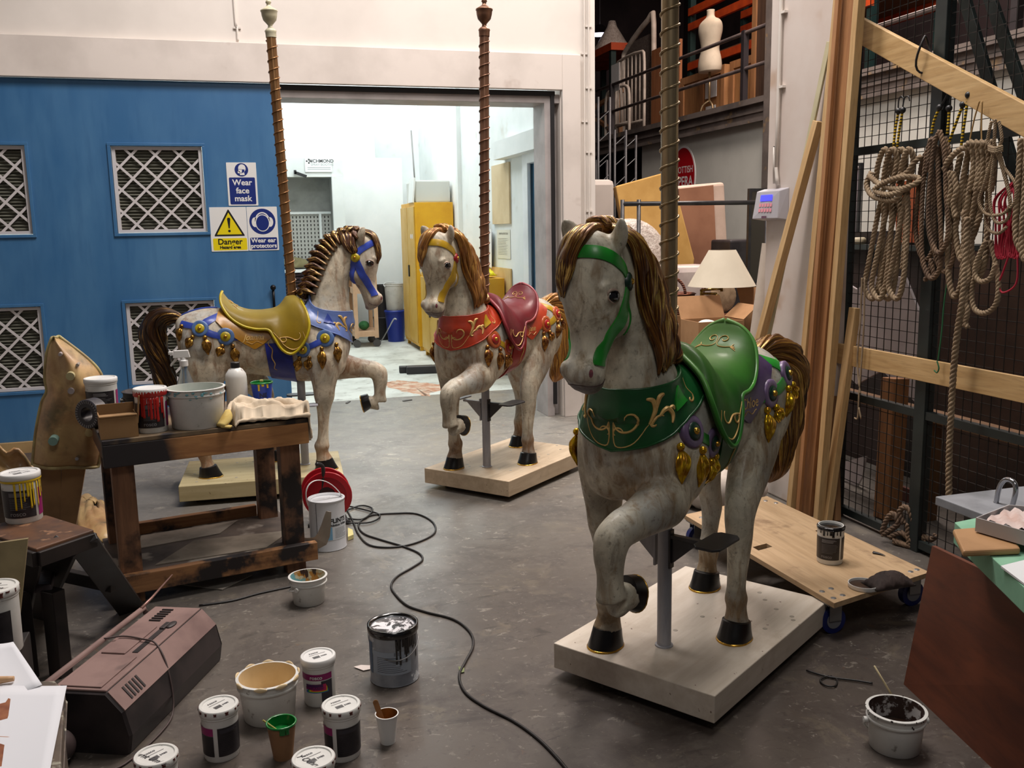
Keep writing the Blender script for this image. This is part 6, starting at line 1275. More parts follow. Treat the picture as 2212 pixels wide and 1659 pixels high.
fp = lambda a, b, u: OX(a, b, u)
def foot(x, y): return (x, y, .002)
zt = 3.1
# leaning bundle against the column
def lean(bp, tp, u, w_, t_, mat, lab, zt=None):
    p, q = FL(*bp), OX(tp[0], tp[1], u); d = q - p
    if zt: q = p + d * (zt / d.z)
    return stick(p + Vector((0, 0, .003)), q, w_, t_, mat, lab)
lean((1741, 1110), (1836, 0), 2.775, .10, .028, pineb, 'broad warm brown plank, widest of the bundle leaning on the column', 3.3)
lean((1768, 1126), (1857, 0), 2.765, .038, .040, pine, 'pale pine batten leaning at the right edge of the timber bundle', 3.3)
lean((1708, 1108), (1812, 0), 2.765, .040, .035, pine, 'pale pine batten leaning at the left edge of the timber bundle', 3.3)
lean((1724, 1114), (1806, 60), 2.735, .030, .016, pineb, 'narrow brown strip in front of the broad plank of the bundle', 2.6)
p, q = OX(1560, 1040, 2.55), OX(1768, 262, 2.765); k_ = (q - p); p = p - k_ * (p.z / k_.z); stick(p + Vector((0, 0, .003)), q, .042, .040, pine, 'thin pale stick leaning steeply across the white column, front one')
p, q = OX(1600, 1010, 2.64), OX(1792, 90, 2.785); k_ = (q - p); p = p - k_ * (p.z / k_.z); stick(p + Vector((0, 0, .003)), q, .036, .012, wood('greenish_batten', (190, 182, 150), (168, 158, 124), 'Z'), 'thin greenish batten leaning behind the front stick on the column')
p, q = OX(1786, 1122, 2.80), OX(1847, 665, 2.895); k_ = (q - p); p = p - k_ * (p.z / k_.z); stick(p + Vector((0, 0, .003)), q, .050, .035, pine, 'short pale pine length leaning against the mesh fence')
stick((2.84, 3.93, .002), (2.885, 4.05, .62), .12, .03, dpine, 'short old brown board leaning at the foot of the fence')
stick((3.12, 3.86, .002), (3.16, 3.9, .72), .10, .09, pineb, 'thick orange-brown post stub standing behind the mesh')
a, b = OX(1800, 772, 2.88), OX(2260, 855, 2.88); m = MB(); m.bb(-.018, .0, b.y, a.y, .80, .90); o = m.build('fence_board', piney, bev=.002); o.location = (2.895, 0, 0); tag(o, 'horizontal pale pine board fixed across the mesh fence at waist height', 'board')
a, b = OX(1850, 60, 2.87), OX(2290, 300, 2.87); d = (b - a); m = MB(); m.beam(a, b, .03, .105, up=(0, .3, 1)); o = m.build('pine_beam', piney, bev=.003); tag(o, 'long pale pine beam hung slanting down to the right across the fence', 'beam')
c_ = OX(1997, 118, 2.86); m = MB(); m.tube([c_ + Vector((.0 + .035 * cos(a_), .015 * sin(a_ * 2), .075 * sin(a_))) for a_ in [2 * pi * i / 20 for i in range(20)]], .005, 6, closed=True); tag(m.build('hanging_strap', plain('black_cord', (30, 26, 28), .6), sm=True), 'black cord loop tying the slanting beam to the fence', 'cord')
# ---- ropes
k = NT('manila_rope'); n1 = k.noise(k.coord('Object'), 14, 5, .6); k.done(k.mix(k.ramp(n1, .35, .68), lin((160, 140, 114)), lin((122, 102, 80))), .95, 0, k.noise(k.coord('Object'), 160, 3), .5, .002); man = k.m
k = NT('dirty_rope'); n1 = k.noise(k.coord('Object'), 14, 5, .6); k.done(k.mix(k.ramp(n1, .35, .68), lin((128, 104, 82)), lin((88, 70, 58))), .95, 0, k.noise(k.coord('Object'), 160, 3), .5, .002); drt = k.m
redr = plain('red_rope', (168, 22, 50), .7)
def rope3(m, q, r, pitch=None):
    """three twisted strands laid round the path q"""
    pitch = pitch or r * 4.4; L = 0; nr = None; rows = [[], [], []]
    for i, p in enumerate(q):
        t = (q[min(i + 1, len(q) - 1)] - q[max(i - 1, 0)]).normalized()
        if i: L += (p - q[i - 1]).length
        if nr is None: nr = Vector((1, .2, .1))
        nr = (nr - t * nr.dot(t)).normalized(); b = t.cross(nr)
        for s_ in range(3):
            a = 2 * pi * (L / pitch + s_ / 3); rows[s_].append(p + (nr * cos(a) + b * sin(a)) * r * .52)
    for s_ in range(3): m.tube(rows[s_], r * .56, 6)
def rp(m, pts, r, u=2.885):
    q = [OX(p[0], p[1], u - (p[2] if len(p) > 2 else 0)) for p in pts]; L_ = sum((b - a).length for a, b in zip(q, q[1:])); thin = r < .005
    q = smooth(q, max(4, int(L_ / (len(q) - 1) / (.012 if thin else .5 * r))))
    if thin: m.tube(q, r, 6)
    else: rope3(m, q, r)
def hank(nm, lab, mat, paths, r, cls='rope', u=2.885, tw=70):
    m = MB()
    for p in paths: rp(m, p, r, u)
    o = m.build(nm, mat, sm=True); tag(o, lab, cls, 'ropes and cords hung on the mesh fence'); return o
P1 = []
for i, (x0, x1, d) in enumerate(((1903, 1878, .02), (1920, 1893, .045), (1938, 1912, .02), (1955, 1930, .05))):
    P1.append([(x0 - 12, 395, d), (x0 - 5, 350, d + .01), (x0 + 8, 322, d + .02), (x0 + 18, 345, d), (x0 + 10, 390, d), (x0 - 8, 470, d), (x1, 560, d), (x1 - 10, 620, d), (x1 + 8, 645, d), (x1 + 22, 600, d), (x0 + 6, 480, d), (x0 + 4, 410, d)])
P1 += [[(1878, 380, .06), (1905, 400, .08), (1945, 408, .08), (1980, 395, .06), (1985, 385, .04), (1950, 382, .08), (1915, 392, .09), (1890, 410, .08), (1920, 420, .09), (1965, 405, .07)], [(1955, 400, .05), (1958, 450, .04), (1955, 520, .04), (1950, 580, .03)], [(1882, 372, .05), (1872, 400, .06), (1888, 425, .07), (1930, 432, .08), (1948, 415, .07)], [(1990, 338, .03), (1975, 350, .05), (1960, 372, .06), (1935, 385, .08)]]
hank('rope_hank', 'thick knotted rope hank hanging leftmost on the fence', man, P1, .0125)
P2 = []
for i, (x, y0, y1, d) in enumerate(((1990, 330, 560, .02), (2003, 300, 600, .04), (2018, 285, 545, .055), (2030, 300, 585, .03))): P2.append([(x + 12, y0 - 2, d), (x, y0 + 30, d), (x - 10, y0 + 120, d), (x - 12, y1 - 60, d), (x - 2, y1 - 12, d), (x + 14, y1, d), (x + 30, y1 - 40, d), (x + 26, y0 + 130, d), (x + 22, y0 + 40, d), (x + 12, y0 - 2, d)])
P2 += [[(2012, 560, .03), (2008, 585, .03), (1998, 606, .03)], [(2012, 560, .03), (2016, 585, .03), (2018, 603, .03)], [(2010, 300, .06), (2006, 350, .06), (2004, 370, .05)]]
hank('rope_hank', 'second rope hank from the left, long dark loops reaching lowest at its frayed knot', drt, P2, .0105)
P3 = []
for i in range(5): x = 2092 + i * 11; P3.append([(x, 330, .05 + .01 * (i % 2)), (x - 4, 316, .06), (x + 6, 308, .07), (x + 11, 330, .055), (x + 10, 380, .05), (x + 4, 412, .045)])
for i, (x, y1) in enumerate(((2062, 640), (2078, 560), (2096, 520), (2112, 600))): P3.append([(x + 14, 330, .02 + i * .008), (x, 400, .02 + i * .01), (x - 10, 470, .03), (x - 14, y1 - 60, .03), (x - 2, y1, .03), (x + 16, y1 - 40, .03), (x + 22, 450, .02), (x + 24, 380, .02)])
P3 += [[(2100, 318, .06), (2075, 322, .06), (2050, 345, .055), (2040, 368, .05)], [(2052, 370, .05), (2055, 410, .05), (2048, 450, .05), (2050, 500, .05), (2046, 520, .05)], [(2058, 372, .05), (2066, 410, .05), (2060, 440, .05), (2064, 470, .05)]]
hank('rope_hank', 'pale thick rope hank wrapped in five short turns, centre of the ropes', man, P3, .0125)
hank('rope_hank', 'thinner rope hank bound with a collar near its top, right of the pale turns', drt if False else man, [[(2142, 262, .09), (2134, 300, .09), (2140, 318, .09)], [(2150, 258, .10), (2148, 300, .10), (2146, 320, .10)], [(2158, 262, .10), (2164, 300, .10), (2156, 320, .10)]] + [[(2136 + 0, 316 + 4 * j, .10), (2150, 320 + 4 * j, .115), (2166, 316 + 4 * j, .10)] for j in range(3)] + [[(2148, 325, .10), (2125, 400, .09), (2115, 435, .09), (2130, 462, .09), (2165, 462, .09), (2182, 440, .09), (2175, 400, .09), (2155, 330, .10)], [(2150, 325, .10), (2138, 420, .09), (2150, 478, .09), (2178, 470, .08), (2180, 420, .08), (2160, 330, .10)], [(2152, 328, .10), (2168, 360, .09), (2192, 395, .09), (2194, 430, .09), (2182, 450, .09)], [(2130, 440, .08), (2132, 490, .08), (2155, 504, .08), (2175, 490, .08)]], .0062)
m = []
rnd = random.Random(12)
for i in range(11): x = 2150 + i * 4.4; m.append([(2194 - i, 388 + i * 2, .05), (x + rnd.uniform(-6, 10), 430, .05 + .01 * (i % 3)), (x + rnd.uniform(-8, 4), 480, .06), (x + rnd.uniform(-8, 8), 540 + rnd.uniform(-20, 10), .05), (x + 6, 556, .05), (x + 12, 510, .05), (2192, 440, .06)])
m.append([(2182, 545, .05), (2166, 590, .05), (2158, 612, .05), (2165, 632, .05), (2188, 622, .05), (2198, 600, .05), (2198, 550, .05)])
hank('rope_hank', 'tangled thin red cord hank hanging at the right edge', redr, m, .0038)
hank('rope_hank', 'pale rope hank cut by the right picture edge', man, [[(2206, 300, .08), (2200, 400, .08), (2194, 480, .08), (2200, 530, .08), (2222, 540, .08), (2230, 450, .08), (2225, 300, .08)], [(2220, 300, .09), (2214, 420, .09), (2208, 520, .09), (2216, 560, .09), (2240, 500, .09)]], .0125)
hank('hanging_rope', 'single thick rope hanging straight down from the hanks almost to the floor', man, [[(2090, 470, .06), (2086, 560, .065), (2080, 640, .07), (2068, 720, .07), (2060, 800, .07), (2054, 900, .07), (2050, 1000, .07), (2050, 1092, .07)]], .0135)
hank('rope_hank', 'wide open rope loop below the hanks, right of the straight hanging rope', man, [[(2130, 520, .06), (2112, 560, .06), (2106, 590, .06), (2118, 608, .06), (2140, 600, .06), (2150, 570, .06)], [(2118, 560, .05), (2100, 620, .05), (2104, 665, .05), (2128, 676, .05), (2152, 655, .05), (2156, 600, .05), (2140, 520, .05)], [(2088, 560, .06), (2092, 600, .06), (2084, 640, .06), (2090, 670, .06), (2084, 705, .06)], [(2084, 560, .06), (2080, 600, .06), (2088, 640, .06), (2082, 680, .06), (2090, 708, .06)]], .0105)
hank('string', 'thin pale cord dangling below the leftmost hank to a frayed end', man, [[(1862, 600, .04), (1858, 700, .04), (1852, 780, .04), (1858, 850, .04)], [(1868, 600, .04), (1866, 700, .04), (1862, 770, .04), (1856, 845, .04), (1853, 900, .04), (1846, 903, .04)], [(1855, 880, .04), (1860, 905, .04)]], .0042)
hank('string', 'thin green cord with a small hook hanging beside the fence post', plain('green_cord', (30, 96, 56), .7), [[(2050, 590, .03), (2040, 650, .03), (2034, 720, .03), (2026, 780, .03)], [(2024, 780, .03), (2028, 795, .03), (2024, 805, .03), (2018, 800, .03)]], .003)
# bungee cords
k = NT('bungee_cord'); wv = k.n('ShaderNodeTexWave'); wv.inputs['Scale'].default_value = 24; wv.bands_direction = 'Z'; k.l(k.coord('Object'), wv.inputs['Vector']); k.done(k.mix(k.ramp(wv.outputs['Fac'], .35, .55), lin((40, 34, 20)), lin((214, 176, 30))), .7); bun = k.m; hk = plain('black_hook', (22, 22, 24), .4)
for i, (pts, hook, lab) in enumerate((([(1941, 240), (1934, 280), (1930, 318)], [(1940, 236), (1942, 214), (1948, 208), (1952, 214)], 'yellow and black bungee hooked left of its pair above the leftmost hank'), ([(1950, 238), (1943, 280), (1938, 318)], [(1950, 232), (1954, 212), (1962, 208), (1965, 218)], 'yellow and black bungee hooked right of its pair above the leftmost hank'), ([(2030, 232), (2018, 260), (2012, 290)], [(2034, 226), (2042, 212), (2047, 200)], 'bright yellow bungee across the fence post top'), ([(2050, 234), (2049, 262), (2046, 290)], [(2051, 226), (2056, 202), (2062, 200), (2062, 212)], 'yellow bungee with an open hook just right of the fence post'), ([(2080, 226), (2060, 280), (2046, 318)], [(2078, 218), (2082, 198)], 'slanting yellow bungee behind the pale rope turns'), ([(2092, 205), (2084, 260), (2076, 318)], [(2090, 210), (2094, 196)], 'long yellow bungee rising to the slanting beam'))):
    t = empty('bungee_cord', tuple(OX(pts[0][0], pts[0][1], 2.86)), 0, lab, 'bungee cord', 'yellow bungee cords on the fence'); L_ = t.location
    MB().tube([OX(a, b_, 2.86) - L_ for a, b_ in pts], .0055, 8, 4).build('cord', bun, t, sm=True); MB().ell((0, 0, 0), (.014, .014, .014), None, 12, 8).build('ball_end', hk, t, sm=True); MB().tube([OX(a, b_, 2.86) - L_ for a, b_ in hook], .003, 8, 4).build('hook', hk, t, sm=True)
hank('string', 'thin tan string pair holding up the pale rope turns', plain('tan_string', (150, 118, 70), .8), [[(2116, 218, .05), (2104, 260, .05), (2092, 318, .06)], [(2122, 218, .05), (2120, 270, .05), (2121, 320, .06)]], .003)
# rope heap on the floor
m = MB()
for pts in ([(1905, 1150), (1912, 1125), (1925, 1108), (1938, 1128), (1925, 1142), (1905, 1155)], [(1950, 1130), (1940, 1105), (1948, 1094), (1960, 1100), (1975, 1135), (1995, 1165), (2008, 1190), (2000, 1205)], [(1920, 1160), (1945, 1150), (1965, 1165), (1985, 1175), (1975, 1190), (1950, 1180), (1930, 1175)], [(1958, 1130), (1962, 1160), (1965, 1185), (1975, 1195)], [(1940, 1170), (1960, 1178), (1990, 1160), (2010, 1165), (2020, 1155)], [(1930, 1165), (1950, 1180), (1980, 1185), (2000, 1178)]):
    q = []
    for a, b_ in pts:
        base = FL(a, 1175 + (a - 1950) * .25, .015); zz = max(.015, OX(a, b_, base.x).z); q.append(Vector((base.x, base.y, min(zz, .30)))) 
    rope3(m, smooth(q, 9), .013)
tag(m.build('rope_heap', drt, sm=True), 'dirty rope heap on the floor behind the plywood dolly', 'rope')
# ---- plywood dolly
pts = [(1500, 1098), (1640, 1078), (1700, 1086), (2008, 1238), (1802, 1312), (1480, 1122)]
dl = empty('plywood_dolly', (2.25, 3.3, 0), 0, 'flat plywood dolly on blue castors with hand slots, holding a black paint tub', 'dolly'); o0 = Vector((2.25, 3.3, 0))
q = [FL(a, b_, .145) - o0 for a, b_ in pts]; m = MB(); 
near, right, far, left = FL(1802, 1303, .145) - o0, FL(2008, 1236, .145) - o0, FL(1700, 1084, .145) - o0, FL(1478, 1112, .145) - o0
# regular board between near edge and far edge with two slots
def B2(u, v): return near + (right - near) * u + (left - near) * v
plym = wood('plywood_face', (196, 166, 130), (172, 142, 106), 'Y', sc=.5, dirt=(120, 92, 66), dl=.60, dh=.75)
ax_x = (right - near); ax_y = (left - near); lx_, ly_ = ax_x.length, ax_y.length
holes = [(.10 * lx_, .25 * lx_, .50 * ly_, .54 * ly_), (.80 * lx_, .95 * lx_, .50 * ly_, .54 * ly_)]
m = MB(); panel_tmp = MB(); xs_ = sorted({0, lx_} | {h[0] for h in holes} | {h[1] for h in holes}); ys_ = sorted({0, ly_} | {h[2] for h in holes} | {h[3] for h in holes})
ex_, ey_ = ax_x.normalized(), ax_y.normalized()
for a, b_ in zip(xs_, xs_[1:]):
    for c_, d in zip(ys_, ys_[1:]):
        cx, cy = (a + b_) / 2, (c_ + d) / 2
        if any(h[0] < cx < h[1] and h[2] < cy < h[3] for h in holes): continue
        V4 = [near + ex_ * x + ey_ * y for x, y in ((a, c_), (b_, c_), (b_, d), (a, d))]; m.add([p - Vector((0, 0, .020)) for p in V4] + V4, [(3, 2, 1, 0), (4, 5, 6, 7), (0, 1, 5, 4), (1, 2, 6, 5), (2, 3, 7, 6), (3, 0, 4, 7)])
m.build('board', plym, dl)
for u_, v_ in ((.08, .05), (.92, .05), (.92, .95), (.08, .95)):
    p = B2(u_, v_); cs_ = empty('castor', tuple(p), 0); cs_.parent = dl; cs_.name = 'castor'
    w2 = MB().cyl((0, -.014, -.095), (0, .014, -.095), .05, n=28).build('wheel', plain('blue_castor', (22, 34, 96), .4), cs_, sm=True, angle=40); MB().cyl((0, -.017, -.095), (0, .017, -.095), .030, n=20).build('hub', plain('grey_hub', (120, 120, 124), .4), cs_, sm=True, angle=40); MB().box((0, -.022, -.055), (.05, .004, .075)).box((0, .022, -.055), (.05, .004, .075)).box((0, 0, -.024), (.08, .07, .006)).build('fork', plain('zinc_fork', (150, 150, 150), .4, .8), cs_)
m = MB()
for u_, v_ in ((.05, .03), (.14, .03), (.05, .09), (.14, .09), (.88, .04), (.95, .04), (.9, .95), (.95, .9), (.1, .93), (.16, .95)): p = B2(u_, v_) ; m.lathe([(0, .003), (.009, .002), (.011, 0)], 12, p)
m.build('bolt_heads', plain('zinc_fork', (150, 150, 150), .4, .8), dl)['kind'] = 'stuff'
t = rosco(tuple(FL(1792, 1212, .146)), 'open black labelled paint tub full of black paint, standing on the plywood dolly', style='black', lid=False, h=.155, rot=-.1, band=False); 
MB().lathe([(.0545, .140), (.0555, .150), (.050, .156), (.046, .146)], 32).lathe([(.046, .146), (0, .140)], 32).build('black_paint', bp, t, sm=True); drips(t, .0535, .145, facing(t.location) - 1, facing(t.location) + 1, bp, 7, .03)
p = FL(1866, 1268, .146); t = empty('tub_lid', tuple(p), 0, 'white tub lid holding brown paint on the near corner of the dolly', 'lid'); MB().lathe([(0, 0), (.055, 0), (.057, .003), (.057, .016), (.0545, .016), (.053, .004), (0, .004)], 36).build('lid', clean, t, sm=True, angle=40); MB().lathe([(0, .008), (.052, .0075), (.0535, .007)], 30).build('brown_paint', pm('brown_paint', (66, 48, 36), (44, 30, 24), 14, .35), t, sm=True)
c0 = FL(1918, 1268, .147); m = MB(); rows = [[c0 + Vector((-.075 + .17 * i / 16, -.035 + .09 * j / 10, .004 + (.034 * abs(sin(i * .8 + j * .9)) + .015) * sin(pi * i / 16) ** .5 * sin(pi * j / 10) ** .5)) for j in range(11)] for i in range(17)]; m.grid(rows); o = m.build('rag', pm('brown_rag', (52, 38, 34), (34, 24, 22), 14, .8), sm=True); o.modifiers.new('s', 'SOLIDIFY').thickness = .006; tag(o, 'crumpled dark brown rag on the dolly beside the tub lid', 'rag')
m = MB(); m.tube([FL(1886, 1193, .15), FL(1900, 1196, .15), FL(1912, 1200, .15)], [.009, .006, .002], 10, 4, flat=.5); tag(m.build('rubber_blower', blk, sm=True), 'small black teardrop object lying on the far part of the dolly', 'tool')
# white bag behind the horse
m = MB(); m.ell((2.42, 4.35, .09), (.20, .13, .11), None, 26, 16).ell((2.60, 4.38, .07), (.12, .12, .08)).ell((2.28, 4.42, .08), (.12, .10, .09)); o = m.build('dust_sheet', pm('white_dust_sheet', (196, 186, 176), (170, 160, 150), 5, .9, bump=.3), sm=True); tx = bpy.data.textures.new('folds', 'CLOUDS'); tx.noise_scale = .12; d_ = o.modifiers.new('d', 'DISPLACE'); d_.texture = tx; d_.strength = .05; tag(o, 'white dust sheet bundled on the floor behind the green horse', 'dust sheet')
# ---- leaning brown board and clutter, bottom right
k_ = wood('mahogany_ply', (112, 58, 34), (84, 42, 26), 'Y', sc=.35); m = MB(); th = Vector((.014, 0, 0)); A = FL(1952, 1478); B = FL(2175, 1690); D_ = Vector((2.062, 2.335, .483)); E_ = D_ + (Vector((1.985, 1.97, .515)) - D_) * 3.0; B = A + (B - A) * 2.0
q = [A, B, E_, D_]; m.add(q + [p + th for p in q], [(0, 1, 2, 3), (7, 6, 5, 4), (0, 4, 5, 1), (1, 5, 6, 2), (2, 6, 7, 3), (3, 7, 4, 0)]); lb_ = m.build('brown_board', k_); tag(lb_, 'large mahogany coloured plywood board leaning upright in the bottom right corner', 'board')
zt_ = .60
tb = empty('side_table', (2.45, 1.9, 0), 0, 'low side table behind the brown board carrying green foam and boxes', 'table')
MB().bb(-.24, .45, -.9, .60, .555, .585).build('top', pm('grey_table_top', (150, 152, 158), (120, 122, 126), 5, .6), tb, bev=.003)
for x, y in ((-.2, -.85), (.40, -.85), (-.2, .47), (.40, .47)): MB().bb(x - .02, x + .02, y - .02, y + .02, 0, .555).build('leg', blk, tb)
def boxat(nm, corners, h, z0, mat, lab, cls, bev=.002):
    q = [FL(a, b_, z0 + h) for a, b_ in corners]; n = len(q); m = MB(); m.add([Vector((p.x, p.y, z0)) for p in q] + [Vector((p.x, p.y, z0 + h)) for p in q], [tuple(range(n)), tuple(reversed(range(n, 2 * n)))] + [(i, n + i, n + (i + 1) % n, (i + 1) % n) for i in range(n)]); o = m.build(nm, mat, bev=bev); tag(o, lab, cls); return o
mint = pm('mint_green_foam', (140, 190, 160), (126, 176, 146), 6, .8)
boxat('foam_slab', [(2062, 1128), (2130, 1192), (2212, 1268), (2330, 1360), (2420, 1290), (2300, 1120), (2110, 1118)], .062, .588, mint, 'pale mint green foam slab lying on the side table', 'foam')
pz = .652
boxat('padded_envelope', [(2058, 1142), (2080, 1190), (2205, 1184), (2190, 1158), (2110, 1138)], .018, pz, pm('brown_parcel_paper', (176, 134, 92), (158, 118, 78), 7, .6), 'brown paper parcel with tape on the green foam', 'parcel', .006)
q = [FL(2108, 1118, .712), FL(2330, 1180, .712), FL(2360, 1105, .712), FL(2178, 1090, .712)]; bxo = empty('card_box_lid', tuple(q[0]), 0, 'shallow grey card box lid full of wrapping at the right edge', 'box lid'); o0 = bxo.location.copy(); q = [p - o0 for p in q]; m = MB(); zb = .674 - o0.z
m.add([Vector((p.x, p.y, zb)) for p in q], [(0, 3, 2, 1)]); c_ = (q[0] + q[2]) / 2; ins = lambda p: p + (c_ - p).normalized() * .004
for i in range(4):
    a, b_ = q[i], q[(i + 1) % 4]; m.add([Vector((a.x, a.y, zb)), Vector((b_.x, b_.y, zb)), b_, a, ins(Vector((a.x, a.y, zb))), ins(Vector((b_.x, b_.y, zb))), ins(b_), ins(a)], [(0, 1, 2, 3), (7, 6, 5, 4), (3, 2, 6, 7)])
m.build('tray', pm('grey_white_card', (186, 182, 182), (170, 166, 166), 5, .7), bxo)
def bl(u, v): return q[0] * (1 - u) * (1 - v) + q[1] * u * (1 - v) + q[2] * u * v + q[3] * (1 - u) * v
m = MB(); rows = []
for i in range(17):
    rows.append([])
    for j in range(9): p = bl(.06 + .88 * i / 16, .1 + .8 * j / 8); rows[-1].append(Vector((p.x, p.y, zb + .02 + .018 * abs(sin(i * 1.1 + j * .8)))))
m.grid(rows); m.build('wrapping', pm('pinkish_tissue', (214, 196, 190), (200, 170, 160), 14, .6), bxo, sm=True)
boxat('paper_sheets', [(2162, 1222), (2215, 1262), (2300, 1260), (2230, 1205)], .005, pz, plain('sheet_white', (226, 228, 230), .7), 'white paper sheets on the green foam at the right edge', 'papers', 0)
m = MB(); U_ = 2.34; m.tube([(U_, OX(2150, 1098, U_).y, .587), OX(2150, 1098, U_), OX(2158, 1055, U_), OX(2172, 1036, U_), OX(2190, 1042, U_), OX(2194, 1062, U_), OX(2186, 1095, U_), (U_, OX(2184, 1098, U_).y, .587)], .008, 10, 5); tag(m.build('bent_pipe', plain('chrome_tube', (170, 170, 175), .18, .9), sm=True), 'bent chrome hoop standing up behind the grey box lid', 'hoop')
# ================================================================== storage bay behind the fence
def panelx(nm, pxs, u, th, mat, lab, cls, zmin=None):
    q = [OX(a, b_, u) for a, b_ in pxs]
    if zmin is not None:
        lo = min(p.z for p in q)
        for p in q:
            if p.z < lo + .12: p.z = zmin
    n = len(q); m = MB(); m.add(q + [p + Vector((th, 0, 0)) for p in q], [tuple(range(n)), tuple(reversed(range(n, 2 * n)))] + [(i, n + i, n + (i + 1) % n, (i + 1) % n) for i in range(n)]); o = m.build(nm, mat); tag(o, lab, cls); return o
whb = pm('white_scenery_board', (196, 188, 190), (180, 172, 174), 3, .6); brb = pm('dark_brown_panel', (72, 50, 38), (52, 36, 28), 3, .7); rdb = pm('dark_red_board', (84, 34, 22), (60, 24, 18), 4, .7)
panelx('scenery_board', [(1810, 600), (1850, 625), (1900, 592), (1955, 600), (1975, 650), (1992, 690), (1988, 880), (1905, 800), (1850, 830), (1790, 770)], 3.30, .015, whb, 'large white cut-out scenery board behind the mesh fence', 'board')
m = MB(); m.bb(3.24, 3.36, 3.0, 4.7, .52, .555); 
for y in (3.05, 3.75, 4.6): m.bb(3.27, 3.33, y, y + .05, 0, .52)
tag(m.build('timber_trestle', dpine), 'low dark timber trestle holding the white scenery board behind the fence', 'trestle')
panelx('scenery_board', [(1815, 1000), (1870, 985), (1862, 1030), (1848, 1056), (1822, 1032)], 3.35, .012, whb, 'small white cut-out board low behind the mesh fence', 'board')
panelx('wooden_board', [(2000, 560), (2260, 520), (2260, 1250), (2000, 1180)], 3.60, .02, brb, 'big dark brown panel standing behind the right mesh panel', 'panel')
panelx('wooden_board', [(1918, 1040), (1985, 1065), (1985, 1160), (1918, 1130)], 3.40, .02, rdb, 'dark red board standing low behind the mesh near the post', 'board')
panelx('wooden_board', [(1935, 395), (1985, 385), (1985, 524), (1935, 524)], 3.74, .03, pm('orange_board', (170, 84, 40), (150, 70, 32), 3, .6), 'orange board behind the leftmost rope hank', 'board')
panelx('wooden_board', [(1770, 505), (2000, 495), (2000, 1150), (1770, 1120)], 3.75, .03, pm('black_brown_flat', (44, 30, 26), (30, 22, 20), 3, .7), 'dark storage flat behind the white cut-out board', 'panel')
panelx('pink_noticeboard', [(1820, 358), (1856, 362), (1852, 508), (1812, 515)], 3.9, .02, pm('pinkish_white', (204, 186, 192), (196, 178, 184), 3, .6), 'pinkish white board in a black frame behind the mesh', 'board')
nbf = MB(); m = nbf
for a, b_ in (((1820, 355), (1862, 355)), ((1860, 352), (1852, 512)), ((1852, 512), (1810, 514))): m.beam(OX(a[0], a[1], 3.88), OX(b_[0], b_[1], 3.88), .02, .02, up=(1, 0, 0))
o_ = m.build('black_frame', blk); pb_ = bpy.data.objects['pink_noticeboard']; o_.parent = pb_
m = MB(); zs_ = min(v.co.z for v in pb_.data.vertices) - .03; m.bb(3.66, 4.0, 4.2, 5.35, zs_ - .03, zs_)
for x in (3.68, 3.93):
    for y in (4.22, 5.28): m.bb(x, x + .05, y, y + .05, 0, zs_ - .03)
tag(m.build('shelf_unit', bkf), 'tall dark shelf unit behind the mesh holding the pinkish board', 'shelf unit')
m = MB(); m.cyl(OX(1810, 522, 3.7), OX(1865, 520, 3.7), .022); tag(m.build('cream_pipe', plain('cream_pipe', (190, 178, 150), .5), sm=True), 'cream horizontal pipe behind the mesh below the pinkish board', 'pipe')
# mezzanine
MU = 5.4; stl = pm('grey_deck_steel', (112, 102, 96), (88, 80, 76), 3, .6, c3=(140, 116, 84), sc3=6, lo3=.6, hi3=.7)
m = MB(); m.bb(MU, MU + .12, 1.5, 18.9, 2.57, 2.80).bb(MU - .05, MU + .0, 1.5, 18.9, 2.75, 2.81).bb(MU - .04, MU, 1.5, 18.9, 2.56, 2.60).bb(MU - .02, MU, 1.5, 18.9, 2.66, 2.69); struct('trim_9', m, stl)
struct('floor_mezzanine', MB().bb(MU + .12, 9.5, 1.5, 18.9, 2.72, 2.80), pm('deck_boards', (84, 66, 54), (64, 50, 42), 3, .7))
struct('wall_mezzanine', MB().bb(MU + .05, MU + .15, 1.5, 12.05, 0, 2.57), pm('grey_white_board_wall', (204, 204, 196), (196, 196, 188), 2, .6))
struct('trim_10', MB().bb(MU - .06, MU + .06, 8.66, 8.80, 0, 6.9), stl)
struct('wall_dark', MB().bb(MU + .3, MU + .35, 12.05, 18.9, 0, 2.57), plain('near_black', (18, 14, 16), .9))
rmm = pm('rail_grey', (104, 92, 88), (84, 74, 72), 6, .5)
rl2 = empty('guard_rail', (MU, 10, 2.8), 0, 'grey two-bar steel guard rail along the mezzanine edge', 'railing')
for z_ in (.715, .345): MB().cyl((0, -8, z_), (0, 8.5, z_), .021, n=12).build('bar', rmm, rl2, sm=True)
for y in (9.30, 11.15, 13.0, 14.8, 7.4, 5.6, 3.8): MB().bb(-.03, .03, y - 10 - .03, y - 10 + .03, 0, .74).build('upright', pm('upright_black', (46, 40, 42), (34, 30, 32), 6, .5), rl2)
# oval sign
k = plain('sign_red', (170, 14, 26), .4); so2 = empty('oval_sign', (MU + .048, 10.80, 2.10), 0, 'red oval wall sign with a white rim reading SCOTTISH OPERA', 'sign')
Ms = Matrix(((0, 0, -1, 0), (-1, 0, 0, 0), (0, 1, 0, 0), (0, 0, 0, 1)))
MB().prism(disc(0, 0, .33, .37, 48), Ms, .006).build('white_rim', swh, so2); MB().prism(disc(0, 0, .305, .345, 48), Ms @ Matrix.Translation((0, 0, .006)), .002).build('red_face', k, so2)
m = MB(); add_text(m, 'SCOTTISH', .115, Ms @ Matrix.Translation((0, .075, .0085)), .001); add_text(m, 'OPERA', .17, Ms @ Matrix.Translation((0, -.07, .0085)), .003); m.build('lettering', swh, so2)
